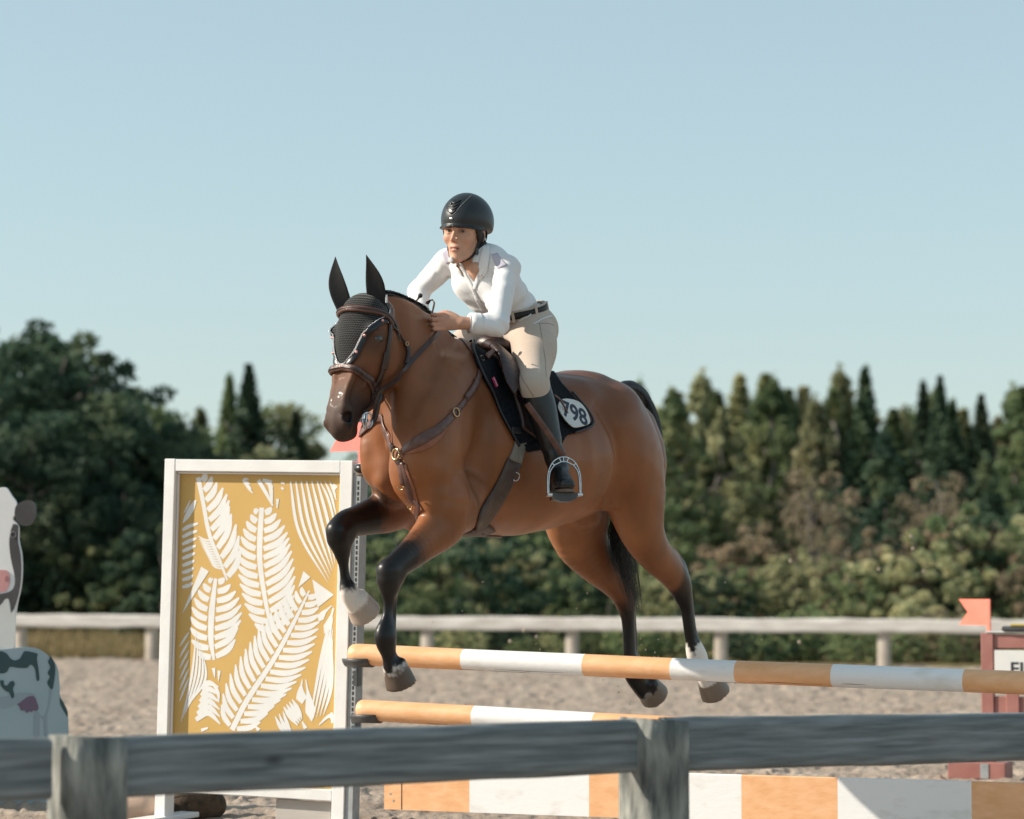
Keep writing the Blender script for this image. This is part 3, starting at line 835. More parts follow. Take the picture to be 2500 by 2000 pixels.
# dry grass verge behind the far fence
M['dry_grass'] = foliage_mat('dry_grass_blades', (0.24, 0.18, 0.10), (0.32, 0.24, 0.12), (0.14, 0.15, 0.06), 0.3)
n = 26000
gx = NR.uniform(-11, -2.0, n); gy = NR.uniform(0, 1, n) ** 1.3
gy = fence_y(gx) + 0.9 + gy * 17
hgt = 0.06 + 0.20 * NR.rand(n) ** 2 + 0.22 * (vnoise(gx, gy, 1.3) > 0.72) * NR.rand(n)
a = NR.rand(n) * 6.28
P0 = np.stack([gx, gy, np.full(n, -0.03)], 1)
wv = np.stack([np.cos(a), np.sin(a), np.zeros(n)], 1) * 0.02
tip = P0 + np.stack([NR.randn(n) * 0.06, NR.randn(n) * 0.06, hgt], 1)
V = np.stack([P0 - wv, P0 + wv, tip], 1).reshape(-1, 3)
o = mesh_obj('dry_grass', V, np.arange(3 * n).reshape(n, 3), M['dry_grass'], smooth=False)
tag(o, 'tall dry grass growing along the far side of the pale fence', 'grass', kind='stuff')
# ---------------------------------------------------------------- the horse (built in its own frame)
def chain_px(L, rat=(0.87, 1.18)):
    """rows (u, v, half width in px, lat) -> horse-frame points and radii"""
    P = []; Rr = []
    for u, v, hw, lat in L:
        p = H3(u, v, lat); Yw = toW(p)[1]
        r = hw * Yw / FPX
        P.append(p); Rr.append((r * rat[0], r * rat[1]))
    return P, Rr
LEG = {
 'hl': [(1478, 1035, 100, .150), (1520, 1110, 96, .165), (1545, 1185, 82, .175), (1557, 1250, 66, .175), (1572, 1305, 53, .170), (1598, 1350, 42, .165), (1632, 1388, 35, .16),
        (1655, 1418, 31, .155), (1667, 1450, 24, .15), (1676, 1487, 15.5, .15), (1682, 1530, 14.5, .15), (1688, 1560, 16, .15), (1699, 1597, 24, .15), (1714, 1630, 22, .15), (1728, 1655, 26, .15)],
 'hr': [(1400, 1180, 90, -.10), (1408, 1250, 84, -.14), (1418, 1310, 68, -.16), (1452, 1362, 52, -.165), (1492, 1405, 41, -.17), (1518, 1440, 33, -.17),
        (1528, 1475, 25, -.17), (1533, 1510, 17, -.17), (1536, 1560, 15.5, -.17), (1538, 1600, 16.5, -.17), (1546, 1640, 24, -.17), (1562, 1668, 23, -.17), (1578, 1684, 26, -.17)],
 'fl': [(1085, 1225, 78, .17), (1078, 1275, 58, .175), (1040, 1318, 42, .175), (1003, 1352, 34, .175), (972, 1378, 30, .175), (955, 1400, 31, .17), (951, 1432, 26, .17),
        (949, 1465, 15, .165), (945, 1505, 12.5, .165), (941, 1546, 26, .165), (943, 1570, 25, .165), (950, 1600, 18, .165), (960, 1628, 25, .165)],
 'fr': [(985, 1200, 62, -.15), (955, 1240, 50, -.165), (912, 1258, 40, -.17), (870, 1272, 32, -.17), (840, 1284, 31, -.17), (829, 1306, 31, -.17), (834, 1340, 23, -.17),
        (839, 1378, 13, -.17), (843, 1412, 13, -.17), (850, 1440, 22, -.17), (862, 1462, 24, -.17), (876, 1478, 26, -.17)],
}
# hooves: coronet centre px, sole centre px, radii px
HOOF = {'hl': ((1728, 1652), (1748, 1695), 27, 35, .15), 'hr': ((1576, 1670), (1600, 1702), 28, 34, -.17),
        'fl': ((964, 1626), (980, 1674), 29, 36, .165), 'fr': ((870, 1464), (894, 1502), 30, 38, -.17)}

fld = Field((-1.32, -0.46, 0.42), (1.42, 0.46, 2.32), 0.0095)
# trunk: top and bottom profile
top_px = [(1548, 1040), (1538, 990), (1520, 958), (1490, 932), (1448, 915), (1396, 905), (1343, 911), (1290, 920), (1240, 915), (1190, 880), (1150, 845), (1110, 832), (1070, 850), (1030, 895), (985, 960), (955, 1020), (932, 1075)]
bot_px = [(1540, 1120), (1520, 1170), (1490, 1205), (1455, 1228), (1413, 1252), (1361, 1280), (1309, 1297), (1239, 1309), (1170, 1306), (1100, 1296), (1050, 1272), (1010, 1240), (970, 1205), (935, 1160)]
T_ = np.array([H3(u, v) for u, v in top_px]); B_ = np.array([H3(u, v) for u, v in bot_px])
T_ = T_[np.argsort(T_[:, 0])]; B_ = B_[np.argsort(B_[:, 0])]
xs = np.linspace(-0.71, 0.72, 34)
wx = [-0.74, -0.68, -0.55, -0.40, -0.20, 0.0, 0.2, 0.4, 0.55, 0.62, 0.68, 0.72]
ww = [0.07, 0.15, 0.22, 0.26, 0.295, 0.31, 0.30, 0.26, 0.22, 0.19, 0.15, 0.11]
zt = np.interp(xs, T_[:, 0], T_[:, 2]); zb = np.interp(xs, B_[:, 0], B_[:, 2])
def trunk_fn(X, Y, Z):
    x = np.clip(X, xs[0], xs[-1]); ex = X - x
    a = np.interp(x, xs, zt); b = np.interp(x, xs, zb); wd = np.interp(x, wx, ww)
    c = b + (a - b) * 0.46
    hz = np.where(Z > c, a - c, c - b)
    dz = Z - c
    # narrower towards the back line, full towards the belly
    sh = 1 - 0.16 * np.clip(dz / hz, 0, 1)
    q = np.abs(Y) / (wd * sh)
    kk = (q ** 2.15 + np.abs(dz / hz) ** 2.15) ** (1 / 2.15)
    kk = np.sqrt(kk ** 2 + (ex / 0.09) ** 2) + 1e-6
    ln = np.sqrt(Y * Y + dz * dz + ex * ex) + 1e-6
    return np.where(kk < 0.05, -0.2, ln * (1 - 1 / kk))
fld.func(trunk_fn, (-0.85, -0.36, 1.15), (0.92, 0.36, 2.12), k=0.02)
# neck: crest / throat pairs
neck = [((1125, 842), (1020, 1120), .140), ((1085, 812), (1000, 1070), .120), ((1046, 764), (985, 1015), .100), ((1006, 737), (975, 965), .086), ((968, 720), (968, 915), .078), ((928, 715), (948, 860), .070), ((902, 722), (925, 815), .062)]
P = []; Rr = []
for c, t_, w_ in neck:
    a = H3(*c); b = H3(*t_)
    P.append((a + b) / 2); Rr.append((w_, np.linalg.norm(a - b) / 2))
fld.chain(P, Rr, k=0.05)
# windpipe / under-neck and the long neck muscle
fld.chain([H3(965, 925, 0.0), H3(965, 980, 0.0), H3(966, 1040, .0), H3(968, 1085, .0)], [.042, .045, .05, .05], k=0.03)
fld.chain([H3(985, 880, .055), H3(990, 960, .075), H3(1000, 1040, .10), H3(1010, 1110, .13)], [.035, .045, .055, .05], k=0.035)
fld.chain([H3(915, 870, -.05), H3(935, 960, -.06), H3(945, 1040, -.08), H3(945, 1100, -.10)], [.03, .035, .04, .04], k=0.035)
# shoulder blades, upper arms, pectorals
for sgn, du in ((1, 0), (-1, -1)):
    def S(u, v, lat):                 # left side px; the right side is its mirror image
        p = H3(u, v, lat); p = p * np.array([1, sgn * (1 if sgn > 0 else .88), 1])
        return p - (np.array([.115, 0, 0]) if sgn < 0 else 0)
    fld.chain([S(1165, 900, .10), S(1120, 980, .17), S(1075, 1070, .20), S(1050, 1140, .185)], [(.05, .10), (.06, .14), (.065, .15), (.07, .11)], k=0.08)
    fld.chain([S(1060, 890, .075), S(1035, 960, .095), S(1015, 1050, .11)], [(.05, .09), (.055, .10), (.06, .09)], k=0.08)
    fld.chain([S(1050, 1135, .17), S(1085, 1190, .18), S(1120, 1245, .175)], [(.075, .10), (.07, .12), (.06, .085)], k=0.04)
    fld.chain([S(1150, 1190, .16), S(1130, 1270, .17)], [(.05, .09), (.045, .06)], k=0.04)          # triceps to elbow
# pectorals
fld.chain([H3(975, 1085, -.08), H3(960, 1150, -.095), H3(968, 1205, -.09)], [.075, .085, .055], k=0.035)
fld.chain([H3(1000, 1090, .09), H3(1012, 1160, .105), H3(1030, 1222, .10)], [.08, .095, .065], k=0.03)
fld.chain([H3(1016, 1082, .15), H3(1030, 1135, .17), H3(1036, 1190, .155)], [(.048, .05), (.056, .055), (.045, .05)], k=.028)
fld.chain([H3(940, 1175, -.10), H3(952, 1210, -.095)], [.045, .035], k=.02)
# haunches
for sgn in (1, -1):
    f = lambda u, v, lat: H3(u, v, lat) * np.array([1, sgn, 1])
    fld.chain([f(1440, 1000, .10), f(1485, 1040, .15), f(1525, 1090, .165)], [(.10, .16), (.105, .20), (.09, .17)], k=0.10)
    fld.chain([f(1560, 1040, .09), f(1578, 1120, .11), f(1575, 1200, .13)], [(.07, .09), (.085, .10), (.07, .09)], k=0.05)
    fld.ell(f(1420, 975, .15), (.09, .05, .06), k=0.09)                                             # point of hip
fld.chain([H3(1500, 1190, .17), H3(1490, 1225, .17)], [(.05, .09), (.04, .05)], k=0.05)
# belly fold to the stifle, sheath
fld.chain([H3(1400, 1225, .13), H3(1470, 1215, .16)], [.05, .035], k=0.06)
fld.ell(H3(1430, 1258, -.02), (.09, .055, .06), k=0.09)
for kx in LEG:
    P, Rr = chain_px(LEG[kx])
    fld.chain(P, Rr, k=0.028, sub=4)
# knees, hocks, tendons
def bump(u, v, lat, r, k=0.02): fld.ell(H3(u, v, lat), r, k=k)
bump(946, 1392, .17, (.044, .043, .040)); bump(945, 1418, .17, (.036, .038, .026)); bump(822, 1294, -.17, (.044, .043, .038)); bump(822, 1320, -.17, (.034, .036, .026)); bump(966, 1408, .17, .034); bump(846, 1312, -.17, .034)
fld.chain([H3(1650, 1370, .15), H3(1667, 1398, .15), H3(1674, 1425, .15)], [.018, .022, .018], k=0.02)
fld.chain([H3(1640, 1345, .155), H3(1660, 1380, .15)], [.018, .022], k=0.03)
fld.chain([H3(1520, 1385, -.17), H3(1532, 1415, -.17), H3(1535, 1450, -.17)], [.015, .018, .015], k=0.02)
fld.chain([H3(963, 1450, .165), H3(960, 1500, .165), H3(956, 1535, .165)], [.013, .013, .018], k=0.012)
fld.chain([H3(1676, 1420, .15), H3(1684, 1465, .15), H3(1689, 1510, .15), H3(1697, 1560, .15), H3(1713, 1597, .15)], [.012, .013, .013, .014, .018], k=0.02)
fld.chain([H3(1545, 1480, -.17), H3(1549, 1540, -.17), H3(1553, 1610, -.17), H3(1560, 1640, -.17)], [.013, .013, .014, .02], k=0.012)
# hooves
for kx, (c0, c1, r0, r1, lat) in HOOF.items():
    a = H3(*c0, lat); b = H3(*c1, lat); s_ = toW(a)[1] / FPX
    T = b - a; L = np.linalg.norm(T); T /= L
    ra, rb = r0 * s_ * 1.04, r1 * s_ * 1.1
    def hf(X, Y, Z):
        dx, dy, dz = X - a[0], Y - a[1], Z - a[2]
        t = dx * T[0] + dy * T[1] + dz * T[2]
        rr = np.sqrt(np.maximum(dx * dx + dy * dy + dz * dz - t * t, 0))
        rad = ra + (rb - ra) * np.clip(t / L, -0.2, 1)
        return np.maximum(np.maximum(rr - rad, t - L), -t - 0.02)
    fld.func(hf, np.minimum(a, b) - rb * 1.6, np.maximum(a, b) + rb * 1.6, k=0.009)
# head
front = [(864, 712), (853, 755), (844, 805), (841, 850), (838, 890), (832, 925), (825, 955), (817, 990), (812, 1015), (813, 1037), (822, 1056)]
dep = [.16, .215, .255, .275, .260, .225, .18, .145, .132, .115, .07]
wid = [.088, .108, .120, .112, .080, .060, .049, .045, .047, .041, .028]
FP = np.array([H3(u, v) for u, v in front])
Ax = FP[8] - FP[1]; Ax /= np.linalg.norm(Ax)
Bk = np.array([Ax[2], 0, -Ax[0]]); Bk = -Bk if Bk[0] > 0 else Bk
HC = [FP[i] + Bk * dep[i] / 2 for i in range(len(FP))]
def hp(t, lat, dpt):                  # head point: t metres down from the poll, lat, depth behind the front line
    s = np.concatenate([[0], np.cumsum(np.linalg.norm(np.diff(FP, axis=0), axis=1))])
    p = np.array([np.interp(t, s, FP[:, j]) for j in range(3)])
    return p + Bk * dpt + np.array([0, lat, 0])
fld.chain([hp(.078, 0, .098)] + HC[2:], [(.094, .088)] + [(wid[i], dep[i] / 2) for i in range(2, len(FP))], k=0.03, sub=5)
for sg in (1, -1):
    fld.ell(hp(.255, sg * .062, .175), (.075, .030, .085), k=0.04)       # cheek
    fld.chain([hp(.20, sg * .080, .07), hp(.29, sg * .074, .085), hp(.37, sg * .058, .075)], [.018, .014, .010], k=0.02)   # facial crest
    fld.ell(hp(.150, sg * .090, .052), (.030, .010, .014), k=0.03)       # brow
    fld.ell(hp(.183, sg * .124, .074), (.030, .016, .018), k=0.006, mode='sub')
    fld.ell(hp(.182, sg * .106, .074), (.024, .014, .016), k=0.004)      # eyeball seat
    fld.chain([hp(.163, sg * .110, .050), hp(.160, sg * .115, .072), hp(.168, sg * .110, .096)], [.006, .007, .006], k=0.008)  # upper lid
    fld.chain([hp(.200, sg * .108, .057), hp(.204, sg * .111, .074), hp(.198, sg * .106, .094)], [.006, .007, .006], k=0.008)
    fld.chain([hp(.475, sg * .040, .035), hp(.515, sg * .047, .028), hp(.548, sg * .040, .035)], [.022, .027, .020], k=0.02)   # nostril flare
    fld.chain([hp(.492, sg * .068, .012), hp(.520, sg * .063, .018)], [(.024, .016), (.022, .014)], k=0.008, mode='sub')
    fld.chain([hp(.500, sg * .045, .030), hp(.522, sg * .045, .032)], [(.022, .013), (.018, .011)], k=0.005, mode='sub')
    fld.chain([hp(.30, sg * .050, .02), hp(.42, sg * .036, .012), hp(.47, sg * .034, .015)], [.016, .012, .012], k=0.03)
    fld.chain([hp(.505, sg * .050, .118), hp(.545, sg * .042, .085), hp(.575, sg * .025, .045)], [.004, .0045, .004], k=0.006, mode='sub')   # mouth line
fld.ell(hp(.556, 0, .085), (.040, .032, .030), k=0.02)                   # chin
fld.ell(hp(.565, 0, .035), (.030, .034, .028), k=0.02)                   # upper lip
# muscle relief
def groove(pts, depth, r):
    P = crom(np.array([H3(*q) for q in pts]), 24)
    sl = fld.win(P.min(0) - 2.5 * r, P.max(0) + 2.5 * r, 0)
    X, Y, Z = fld.XYZ(sl)
    d2 = np.full(np.broadcast_shapes(X.shape, Y.shape, Z.shape), 9.0, np.float32)
    for p in P: d2 = np.minimum(d2, (X - p[0]) ** 2 + (Y - p[1]) ** 2 + (Z - p[2]) ** 2)
    fld.f[sl] += (depth * np.exp(-d2 / (r * r))).astype(np.float32)
groove([(1462, 1000, .24), (1497, 1080, .27), (1500, 1150, .26), (1484, 1215, .22)], .020, .032)
groove([(1170, 960, .27), (1152, 1060, .29), (1160, 1160, .28), (1150, 1255, .25)], .017, .030)
groove([(1085, 850, .11), (1030, 930, .17), (990, 1010, .18)], .015, .028)
groove([(1535, 990, .16), (1572, 1080, .21), (1588, 1170, .22), (1590, 1250, .22)], .015, .026)
groove([(972, 1110, .0), (980, 1175, .0), (998, 1235, .0)], .022, .022)
groove([(1050, 1040, .26), (1020, 1110, .27), (1045, 1190, .26)], .013, .028)
groove([(1100, 1190, .25), (1075, 1245, .24), (1040, 1290, .22)], .008, .02)
groove([(1395, 1010, .26), (1430, 1070, .28), (1440, 1150, .28)], -.004, .06)
fld.displace(lambda X, Y, Z: (0.0035 * np.sin(X * 17 + Z * 9) * np.sin(Z * 13 - X * 6 + 1) + 0.0012 * np.sin(X * 41 - Z * 23 + Y * 30) * np.sin(Z * 37 + X * 15)) * np.clip((Z - 1.2) * 4, 0, 1))
HV, HF = fld.mesh(3)
del fld

# coat colours (bay: brown body, black points, white socks)
brown = np.array([0.235, 0.086, 0.032]); dark = np.array([0.0055, 0.0045, 0.0048]); deep = np.array([0.088, 0.034, 0.019])
white = np.array([0.74, 0.69, 0.64]); horn = np.array([0.25, 0.19, 0.15]); tan_ = np.array([0.36, 0.17, 0.075])
n = len(HV)
nz = vnoise(HV[:, 0] * 1.0 + 3, HV[:, 2] + HV[:, 1] * 0.7, 0.16) * 0.6 + vnoise(HV[:, 0] + HV[:, 1], HV[:, 2] * 0.6, 0.05) * 0.4
col = brown * (0.86 + 0.30 * nz[:, None])
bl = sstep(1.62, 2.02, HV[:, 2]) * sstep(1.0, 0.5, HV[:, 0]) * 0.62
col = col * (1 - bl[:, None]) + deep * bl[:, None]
lt = sstep(1.45, 1.28, HV[:, 2]) * sstep(-0.6, -0.3, HV[:, 0]) * sstep(0.45, 0.2, HV[:, 0]) * 0.5  # paler belly: orange bounce off the sand put into the coat colour
col = col * (1 - lt[:, None]) + tan_ * lt[:, None]
# legs
best = np.full(n, 9.0); vv = np.zeros(n); leg = np.full(n, -1)
for li, kx in enumerate(['hl', 'hr', 'fl', 'fr']):
    L = LEG[kx] + [(*HOOF[kx][1], 30, LEG[kx][-1][3])]
    pts = np.array([H3(a, b, d) for a, b, c, d in L]); pts = crom(pts, 60)
    arc = np.concatenate([[0], np.cumsum(np.linalg.norm(np.diff(pts, axis=0), axis=1))])
    arc = arc[-1] - arc                 # distance from the sole
    for j in range(60):
        d = np.linalg.norm(HV - pts[j], axis=1)
        m_ = d < best
        best[m_] = d[m_]; vv[m_] = arc[j]; leg[m_] = li
near = best < 0.17
wob = (vnoise(HV[:, 0] * 1.3 + HV[:, 1], HV[:, 2] * .3 + HV[:, 1] * 1.5, 0.035) - 0.5)
def put(mask_w, c):
    global col
    col = col * (1 - mask_w[:, None]) + np.asarray(c) * mask_w[:, None]
for li, (b0, b1, w1, hf_) in {0: (.66, .50, .285, .085), 1: (.64, .46, .085, .080), 2: (.72, .55, .095, .080), 3: (.70, .55, .155, .075)}.items():
    mk = (leg == li) & near
    s = vv + wob * 0.06
    put(mk * (best < .12) * sstep(b0, b1, s), dark * 1.2)
    if li in (0,): put(mk * sstep(w1 + .008, w1 - .008, vv + wob * 0.08), white)
    if li == 3: put(mk * sstep(w1 + .01, w1 - .01, vv + wob * 0.05), white)
    if li == 2: put(mk * sstep(w1 + .008, w1 - .004, vv + wob * 0.05), white * 0.8)
    if li == 1: put(mk * sstep(w1 + .01, w1 - .005, vv + wob * 0.09) * 0.6, white * 0.7)
    put(mk * sstep(hf_ + .006, hf_ - .004, vv + wob * .02), (np.array([.40, .33, .28]) if li == 3 else (np.array([.12, .085, .065]) if li == 2 else horn)) * (0.85 + 0.3 * nz.mean()))
# dark back of the gaskins above the hocks
g = near & (leg == 0)
put(g * sstep(.86, .62, vv) * sstep(.31, .38, vv) * sstep(-0.735, -0.80, HV[:, 0] + (HV[:, 2] - 0.95) * .25) * 0.9, dark)
# muzzle, eye surround
hd = np.linalg.norm(HV - hp(.56, 0, .05), axis=1)
put(sstep(.24, .10, hd + wob * 0.05) * 0.9 * (HV[:, 0] > 0.85), (0.030, 0.022, 0.020))
hm = (HV[:, 0] > 0.88) & (HV[:, 2] > 1.62)
dd = np.minimum(np.linalg.norm(HV - hp(.19, .09, .06), axis=1), np.linalg.norm(HV - hp(.19, -.09, .06), axis=1))
put(hm * sstep(.085, .02, dd) * 0.7, (0.045, 0.026, 0.018))
fd_ = np.linalg.norm((HV - hp(.36, 0, .0)) * [1, .8, .6], axis=1)
put(hm * sstep(.20, .10, fd_) * 0.35, (0.10, 0.045, 0.028))
for sg in (1, -1):
    for tt in np.linspace(.50, .535, 4):
        d_ = np.linalg.norm(HV - hp(tt, sg * .058, .032), axis=1)
        put(hm * sstep(.022, .011, d_), (0.006, 0.005, 0.006))
hdm = sstep(.84, .96, HV[:, 0]) * sstep(1.55, 1.68, HV[:, 2])
col = col * (1 - .25 * hdm[:, None])
HVW = toW(HV)
hb = toW([0, 0, 0.56])
horse = empty('horse', hb, 'bay horse with black legs and black fly bonnet, in mid-jump over the striped poles', 'horse', rz=HANG)
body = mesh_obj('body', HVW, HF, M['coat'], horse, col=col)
ga = body.data.attributes.new('rgh', 'FLOAT', 'POINT')
ga.data.foreach_set('value', (0.42 + 0.24 * hdm - 0.06 * (col.mean(1) < .02)).astype(np.float32))
_t = M['coat'].node_tree; _a = _t.nodes.new('ShaderNodeAttribute'); _a.attribute_name = 'rgh'
_t.links.new(_a.outputs['Fac'], _t.nodes['Principled BSDF'].inputs['Roughness'])
BV = BVHTree.FromPolygons(HVW.tolist(), HF.tolist())

# ---------------------------------------------------------------- helpers that lay things on the horse
def cast(u, v, bv=None):
    d = ray(u, v); d = d / np.linalg.norm(d)
    h = (bv or BV).ray_cast(Vector(CAM), Vector(d))
    if h[0] is None: return None, None
    return np.array(h[0]), np.array(h[1])
def nearest(p, bv=None):
    h = (bv or BV).find_nearest(Vector(p))
    return np.array(h[0]), np.array(h[1])
def on(u, v, bv=None, lat=None):
    """point of the horse's surface seen at (u, v)"""
    p, q = cast(u, v, bv)
    if p is None or (lat is not None and abs(toH(p)[1] - lat) > 0.2):
        p = toW(H3(u, v, lat or 0.0)); p, q = nearest(p, bv)
    return p
def mirror(p):
    h = toH(p); h[1] *= -1; return toW(h)
def strap_on(P, width, th, bv=None, n=None, lift=0.002, m=0, mbk=None, wprof=None, snap=True):
    """a flat strap following points P (world) on the surface"""
    bv = bv or BV
    n = n or max(8, len(P) * 7)
    C = crom(P, n)
    N_ = []
    for i in range(len(C)):
        q, nn = nearest(C[i], bv)
        if snap: C[i] = q
        N_.append(nn)
    for _ in range(3):                 # smooth the path so that it does not follow every bump
        C[1:-1] = (C[:-2] + C[1:-1] * 2 + C[2:]) / 4
    N_ = np.array(N_)
    for _ in range(4): N_[1:-1] = (N_[:-2] + N_[1:-1] + N_[2:]) / 3
    N_ /= np.linalg.norm(N_, axis=1)[:, None]
    if snap:
        for i in range(len(C)):
            q, nn = nearest(C[i], bv)
            dd_ = np.dot(C[i] - q, nn)
            if dd_ < 0: C[i] = q
    T = np.gradient(C, axis=0); T /= np.linalg.norm(T, axis=1)[:, None] + 1e-9
    S = np.cross(T, N_); S /= np.linalg.norm(S, axis=1)[:, None] + 1e-9
    N2 = np.cross(S, T)
    V = []; F = []
    wp = np.ones(n) if wprof is None else np.interp(np.linspace(0, 1, n), np.linspace(0, 1, len(wprof)), wprof)
    prof = [(-1, 0), (-1, .6), (-.8, 1), (0, 1.12), (.8, 1), (1, .6), (1, 0)]
    k = len(prof)
    for i in range(n):
        for a, b in prof:
            V.append(C[i] + S[i] * a * width / 2 * wp[i] + N2[i] * (lift + b * th))
    for i in range(n - 1):
        for j in range(k):
            q = (j + 1) % k
            F.append((i * k + j, (i + 1) * k + j, (i + 1) * k + q, i * k + q))
    F.append(tuple(range(k))); F.append(tuple((n - 1) * k + j for j in range(k))[::-1])
    if mbk is not None:
        mbk.add(V, F, m); return C
    return V, F
def patch_on(A_px, B_px, cols, rows, off, th, bv=None, lat=None, sym=False):
    """a padded sheet laid on the surface between two edge curves given as points"""
    A = crom(np.array(A_px, float), rows); B = crom(np.array(B_px, float), rows)
    P = np.zeros((rows, cols, 3)); Nn = np.zeros((rows, cols, 3))
    for i in range(rows):
        for j in range(cols):
            f = j / (cols - 1)
            if A.shape[1] == 2:
                u, v = A[i] * (1 - f) + B[i] * f
                p = on(u, v, bv, lat)
            else:
                p = A[i] * (1 - f) + B[i] * f
            q, nn = nearest(p, bv)
            P[i, j] = q; Nn[i, j] = nn
    for _ in range(3):
        Nn[1:-1] = (Nn[:-2] + Nn[1:-1] + Nn[2:]) / 3; Nn[:, 1:-1] = (Nn[:, :-2] + Nn[:, 1:-1] + Nn[:, 2:]) / 3
        P[1:-1, 1:-1] = (P[:-2, 1:-1] + P[2:, 1:-1] + P[1:-1, :-2] + P[1:-1, 2:]) / 4
    Nn /= np.linalg.norm(Nn, axis=2)[:, :, None]
    edge = np.ones((rows, cols)); edge[0] = edge[-1] = edge[:, 0] = edge[:, -1] = 0.35
    out = P + Nn * (off + th * edge[:, :, None]); inn = P + Nn * (off * 0.2)
    V = np.vstack([out.reshape(-1, 3), inn.reshape(-1, 3)])
    F = []
    g = lambda i, j: i * cols + j
    n0 = rows * cols
    for i in range(rows - 1):
        for j in range(cols - 1):
            F.append((g(i, j), g(i, j + 1), g(i + 1, j + 1), g(i + 1, j)))
            F.append((n0 + g(i, j), n0 + g(i + 1, j), n0 + g(i + 1, j + 1), n0 + g(i, j + 1)))
    for i in range(rows - 1):
        F.append((g(i, 0), g(i + 1, 0), n0 + g(i + 1, 0), n0 + g(i, 0)))
        F.append((g(i, cols - 1), n0 + g(i, cols - 1), n0 + g(i + 1, cols - 1), g(i + 1, cols - 1)))
    for j in range(cols - 1):
        F.append((g(0, j), n0 + g(0, j), n0 + g(0, j + 1), g(0, j + 1)))
        F.append((g(rows - 1, j), g(rows - 1, j + 1), n0 + g(rows - 1, j + 1), n0 + g(rows - 1, j)))
    return V, F
def mirV(V): return np.array([mirror(p) for p in V])
# ---------------------------------------------------------------- eyes, ears, bonnet, mane, tail (children of the horse)
M['eye'] = mat('horse_eye', (0.008, 0.006, 0.005), rough=0.08, spec=0.8, coat=0.6)
def ball(c, r, n=14, ax=None):
    V = []; F = []
    A = np.eye(3) if ax is None else np.array(ax)
    r = np.broadcast_to(np.asarray(r, float), (3,))
    for i in range(n + 1):
        th = math.pi * i / n
        for j in range(2 * n):
            ph = math.pi * j / n
            d = np.array([math.sin(th) * math.cos(ph), math.sin(th) * math.sin(ph), math.cos(th)]) * r
            V.append(np.array(c) + d @ A)
    for i in range(n):
        for j in range(2 * n):
            k = (j + 1) % (2 * n)
            F.append((i * 2 * n + j, i * 2 * n + k, (i + 1) * 2 * n + k, (i + 1) * 2 * n + j))
    return np.array(V), F
for sg in (1, -1):
    V, F = ball(hp(.182, sg * .1095, .074), (.021, .0145, .017))
    o = mesh_obj('eye', toW(V), F, M['eye'], horse); fix_normals(o)

# crochet material: black knitted cotton
def crochet_mat():
    m = mat('black_crochet', (0.012, 0.012, 0.013), (0.02, 0.02, 0.021), rough=0.9, scale=60, sheen=0.3, spec=0.2)
    t = m.node_tree; N = t.nodes; L = t.links; b = N['Principled BSDF']
    uv = N.new('ShaderNodeUVMap'); uv.uv_map = 'uv'
    br = N.new('ShaderNodeTexBrick'); br.offset = 0.5; br.inputs['Scale'].default_value = 1.0
    br.inputs['Brick Width'].default_value = 0.0115; br.inputs['Row Height'].default_value = 0.0092
    br.inputs['Mortar Size'].default_value = 0.0022; br.inputs['Mortar Smooth'].default_value = 0.6
    br.inputs['Color1'].default_value = (0, 0, 0, 1); br.inputs['Color2'].default_value = (0.15, 0.15, 0.15, 1); br.inputs['Mortar'].default_value = (1, 1, 1, 1)
    L.new(uv.outputs[0], br.inputs['Vector'])
    mx = N.new('ShaderNodeMix'); mx.data_type = 'RGBA'
    mx.inputs['A'].default_value = (0.001, 0.001, 0.001, 1); mx.inputs['B'].default_value = (0.022, 0.021, 0.021, 1)
    L.new(br.outputs['Color'], mx.inputs['Factor']); L.new(mx.outputs['Result'], b.inputs['Base Color'])
    bp = N.new('ShaderNodeBump'); bp.inputs['Strength'].default_value = 0.9; bp.inputs['Distance'].default_value = 0.004
    L.new(br.outputs['Color'], bp.inputs['Height']); L.new(bp.outputs['Normal'], b.inputs['Normal'])
    return m
M['crochet'] = crochet_mat()
M['black_cloth'] = mat('black_stretch_cloth', (0.0015, 0.0015, 0.002), (0.0035, 0.0035, 0.004), rough=0.75, scale=20, bump=0.05, bscale=60, sheen=0.2)
# bonnet shell: rays from the head's centre line outwards over the forehead, pointed at the nose end
rows, cols = 56, 44
T0, T1 = -0.075, 0.318
def hbody(p):
    q, nn = nearest(toW(p)); return q, nn
V = []; UV = []; F = []
prof_t = [-.075, .03, .08, .12, .16, .20, .25, .29, .316]
prof_a = [150, 128, 108, 78, 58, 48, 37, 24, 4]
bord_l = []; bord_r = []
for i in range(rows):
    t = T0 + (T1 - 0.004 - T0) * i / (rows - 1)
    amax = math.radians(np.interp(t, prof_t, prof_a))
    c = hp(max(t, 0.0), 0, .09)
    tn = max(0.0, 0.03 - t); bend = min(tn / .10, 1.0) * 1.25
    for j in range(cols):
        a = (j / (cols - 1) * 2 - 1) * amax
        d0 = -Bk * math.cos(bend) + np.array([0, 0, 1.0]) * math.sin(bend); d0 /= np.linalg.norm(d0)
        d = d0 * math.cos(a) + np.array([0, 1, 0]) * math.sin(a)
        h = BV.ray_cast(Vector(toW(c + d * 0.35)), Vector(toW(c) - toW(c + d * 0.35)).normalized(), 0.5)
        if h[0] is None: p, nn = hbody(c + d * 0.1)
        else: p, nn = np.array(h[0]), np.array(h[1])
        V.append(p + nn * 0.006)
        UV.append((a * 0.105, t))
        if j == 0: bord_r.append(p + nn * 0.006)
        if j == cols - 1: bord_l.append(p + nn * 0.006)
for i in range(rows - 1):
    for j in range(cols - 1):
        F.append((i * cols + j, i * cols + j + 1, (i + 1) * cols + j + 1, (i + 1) * cols + j))
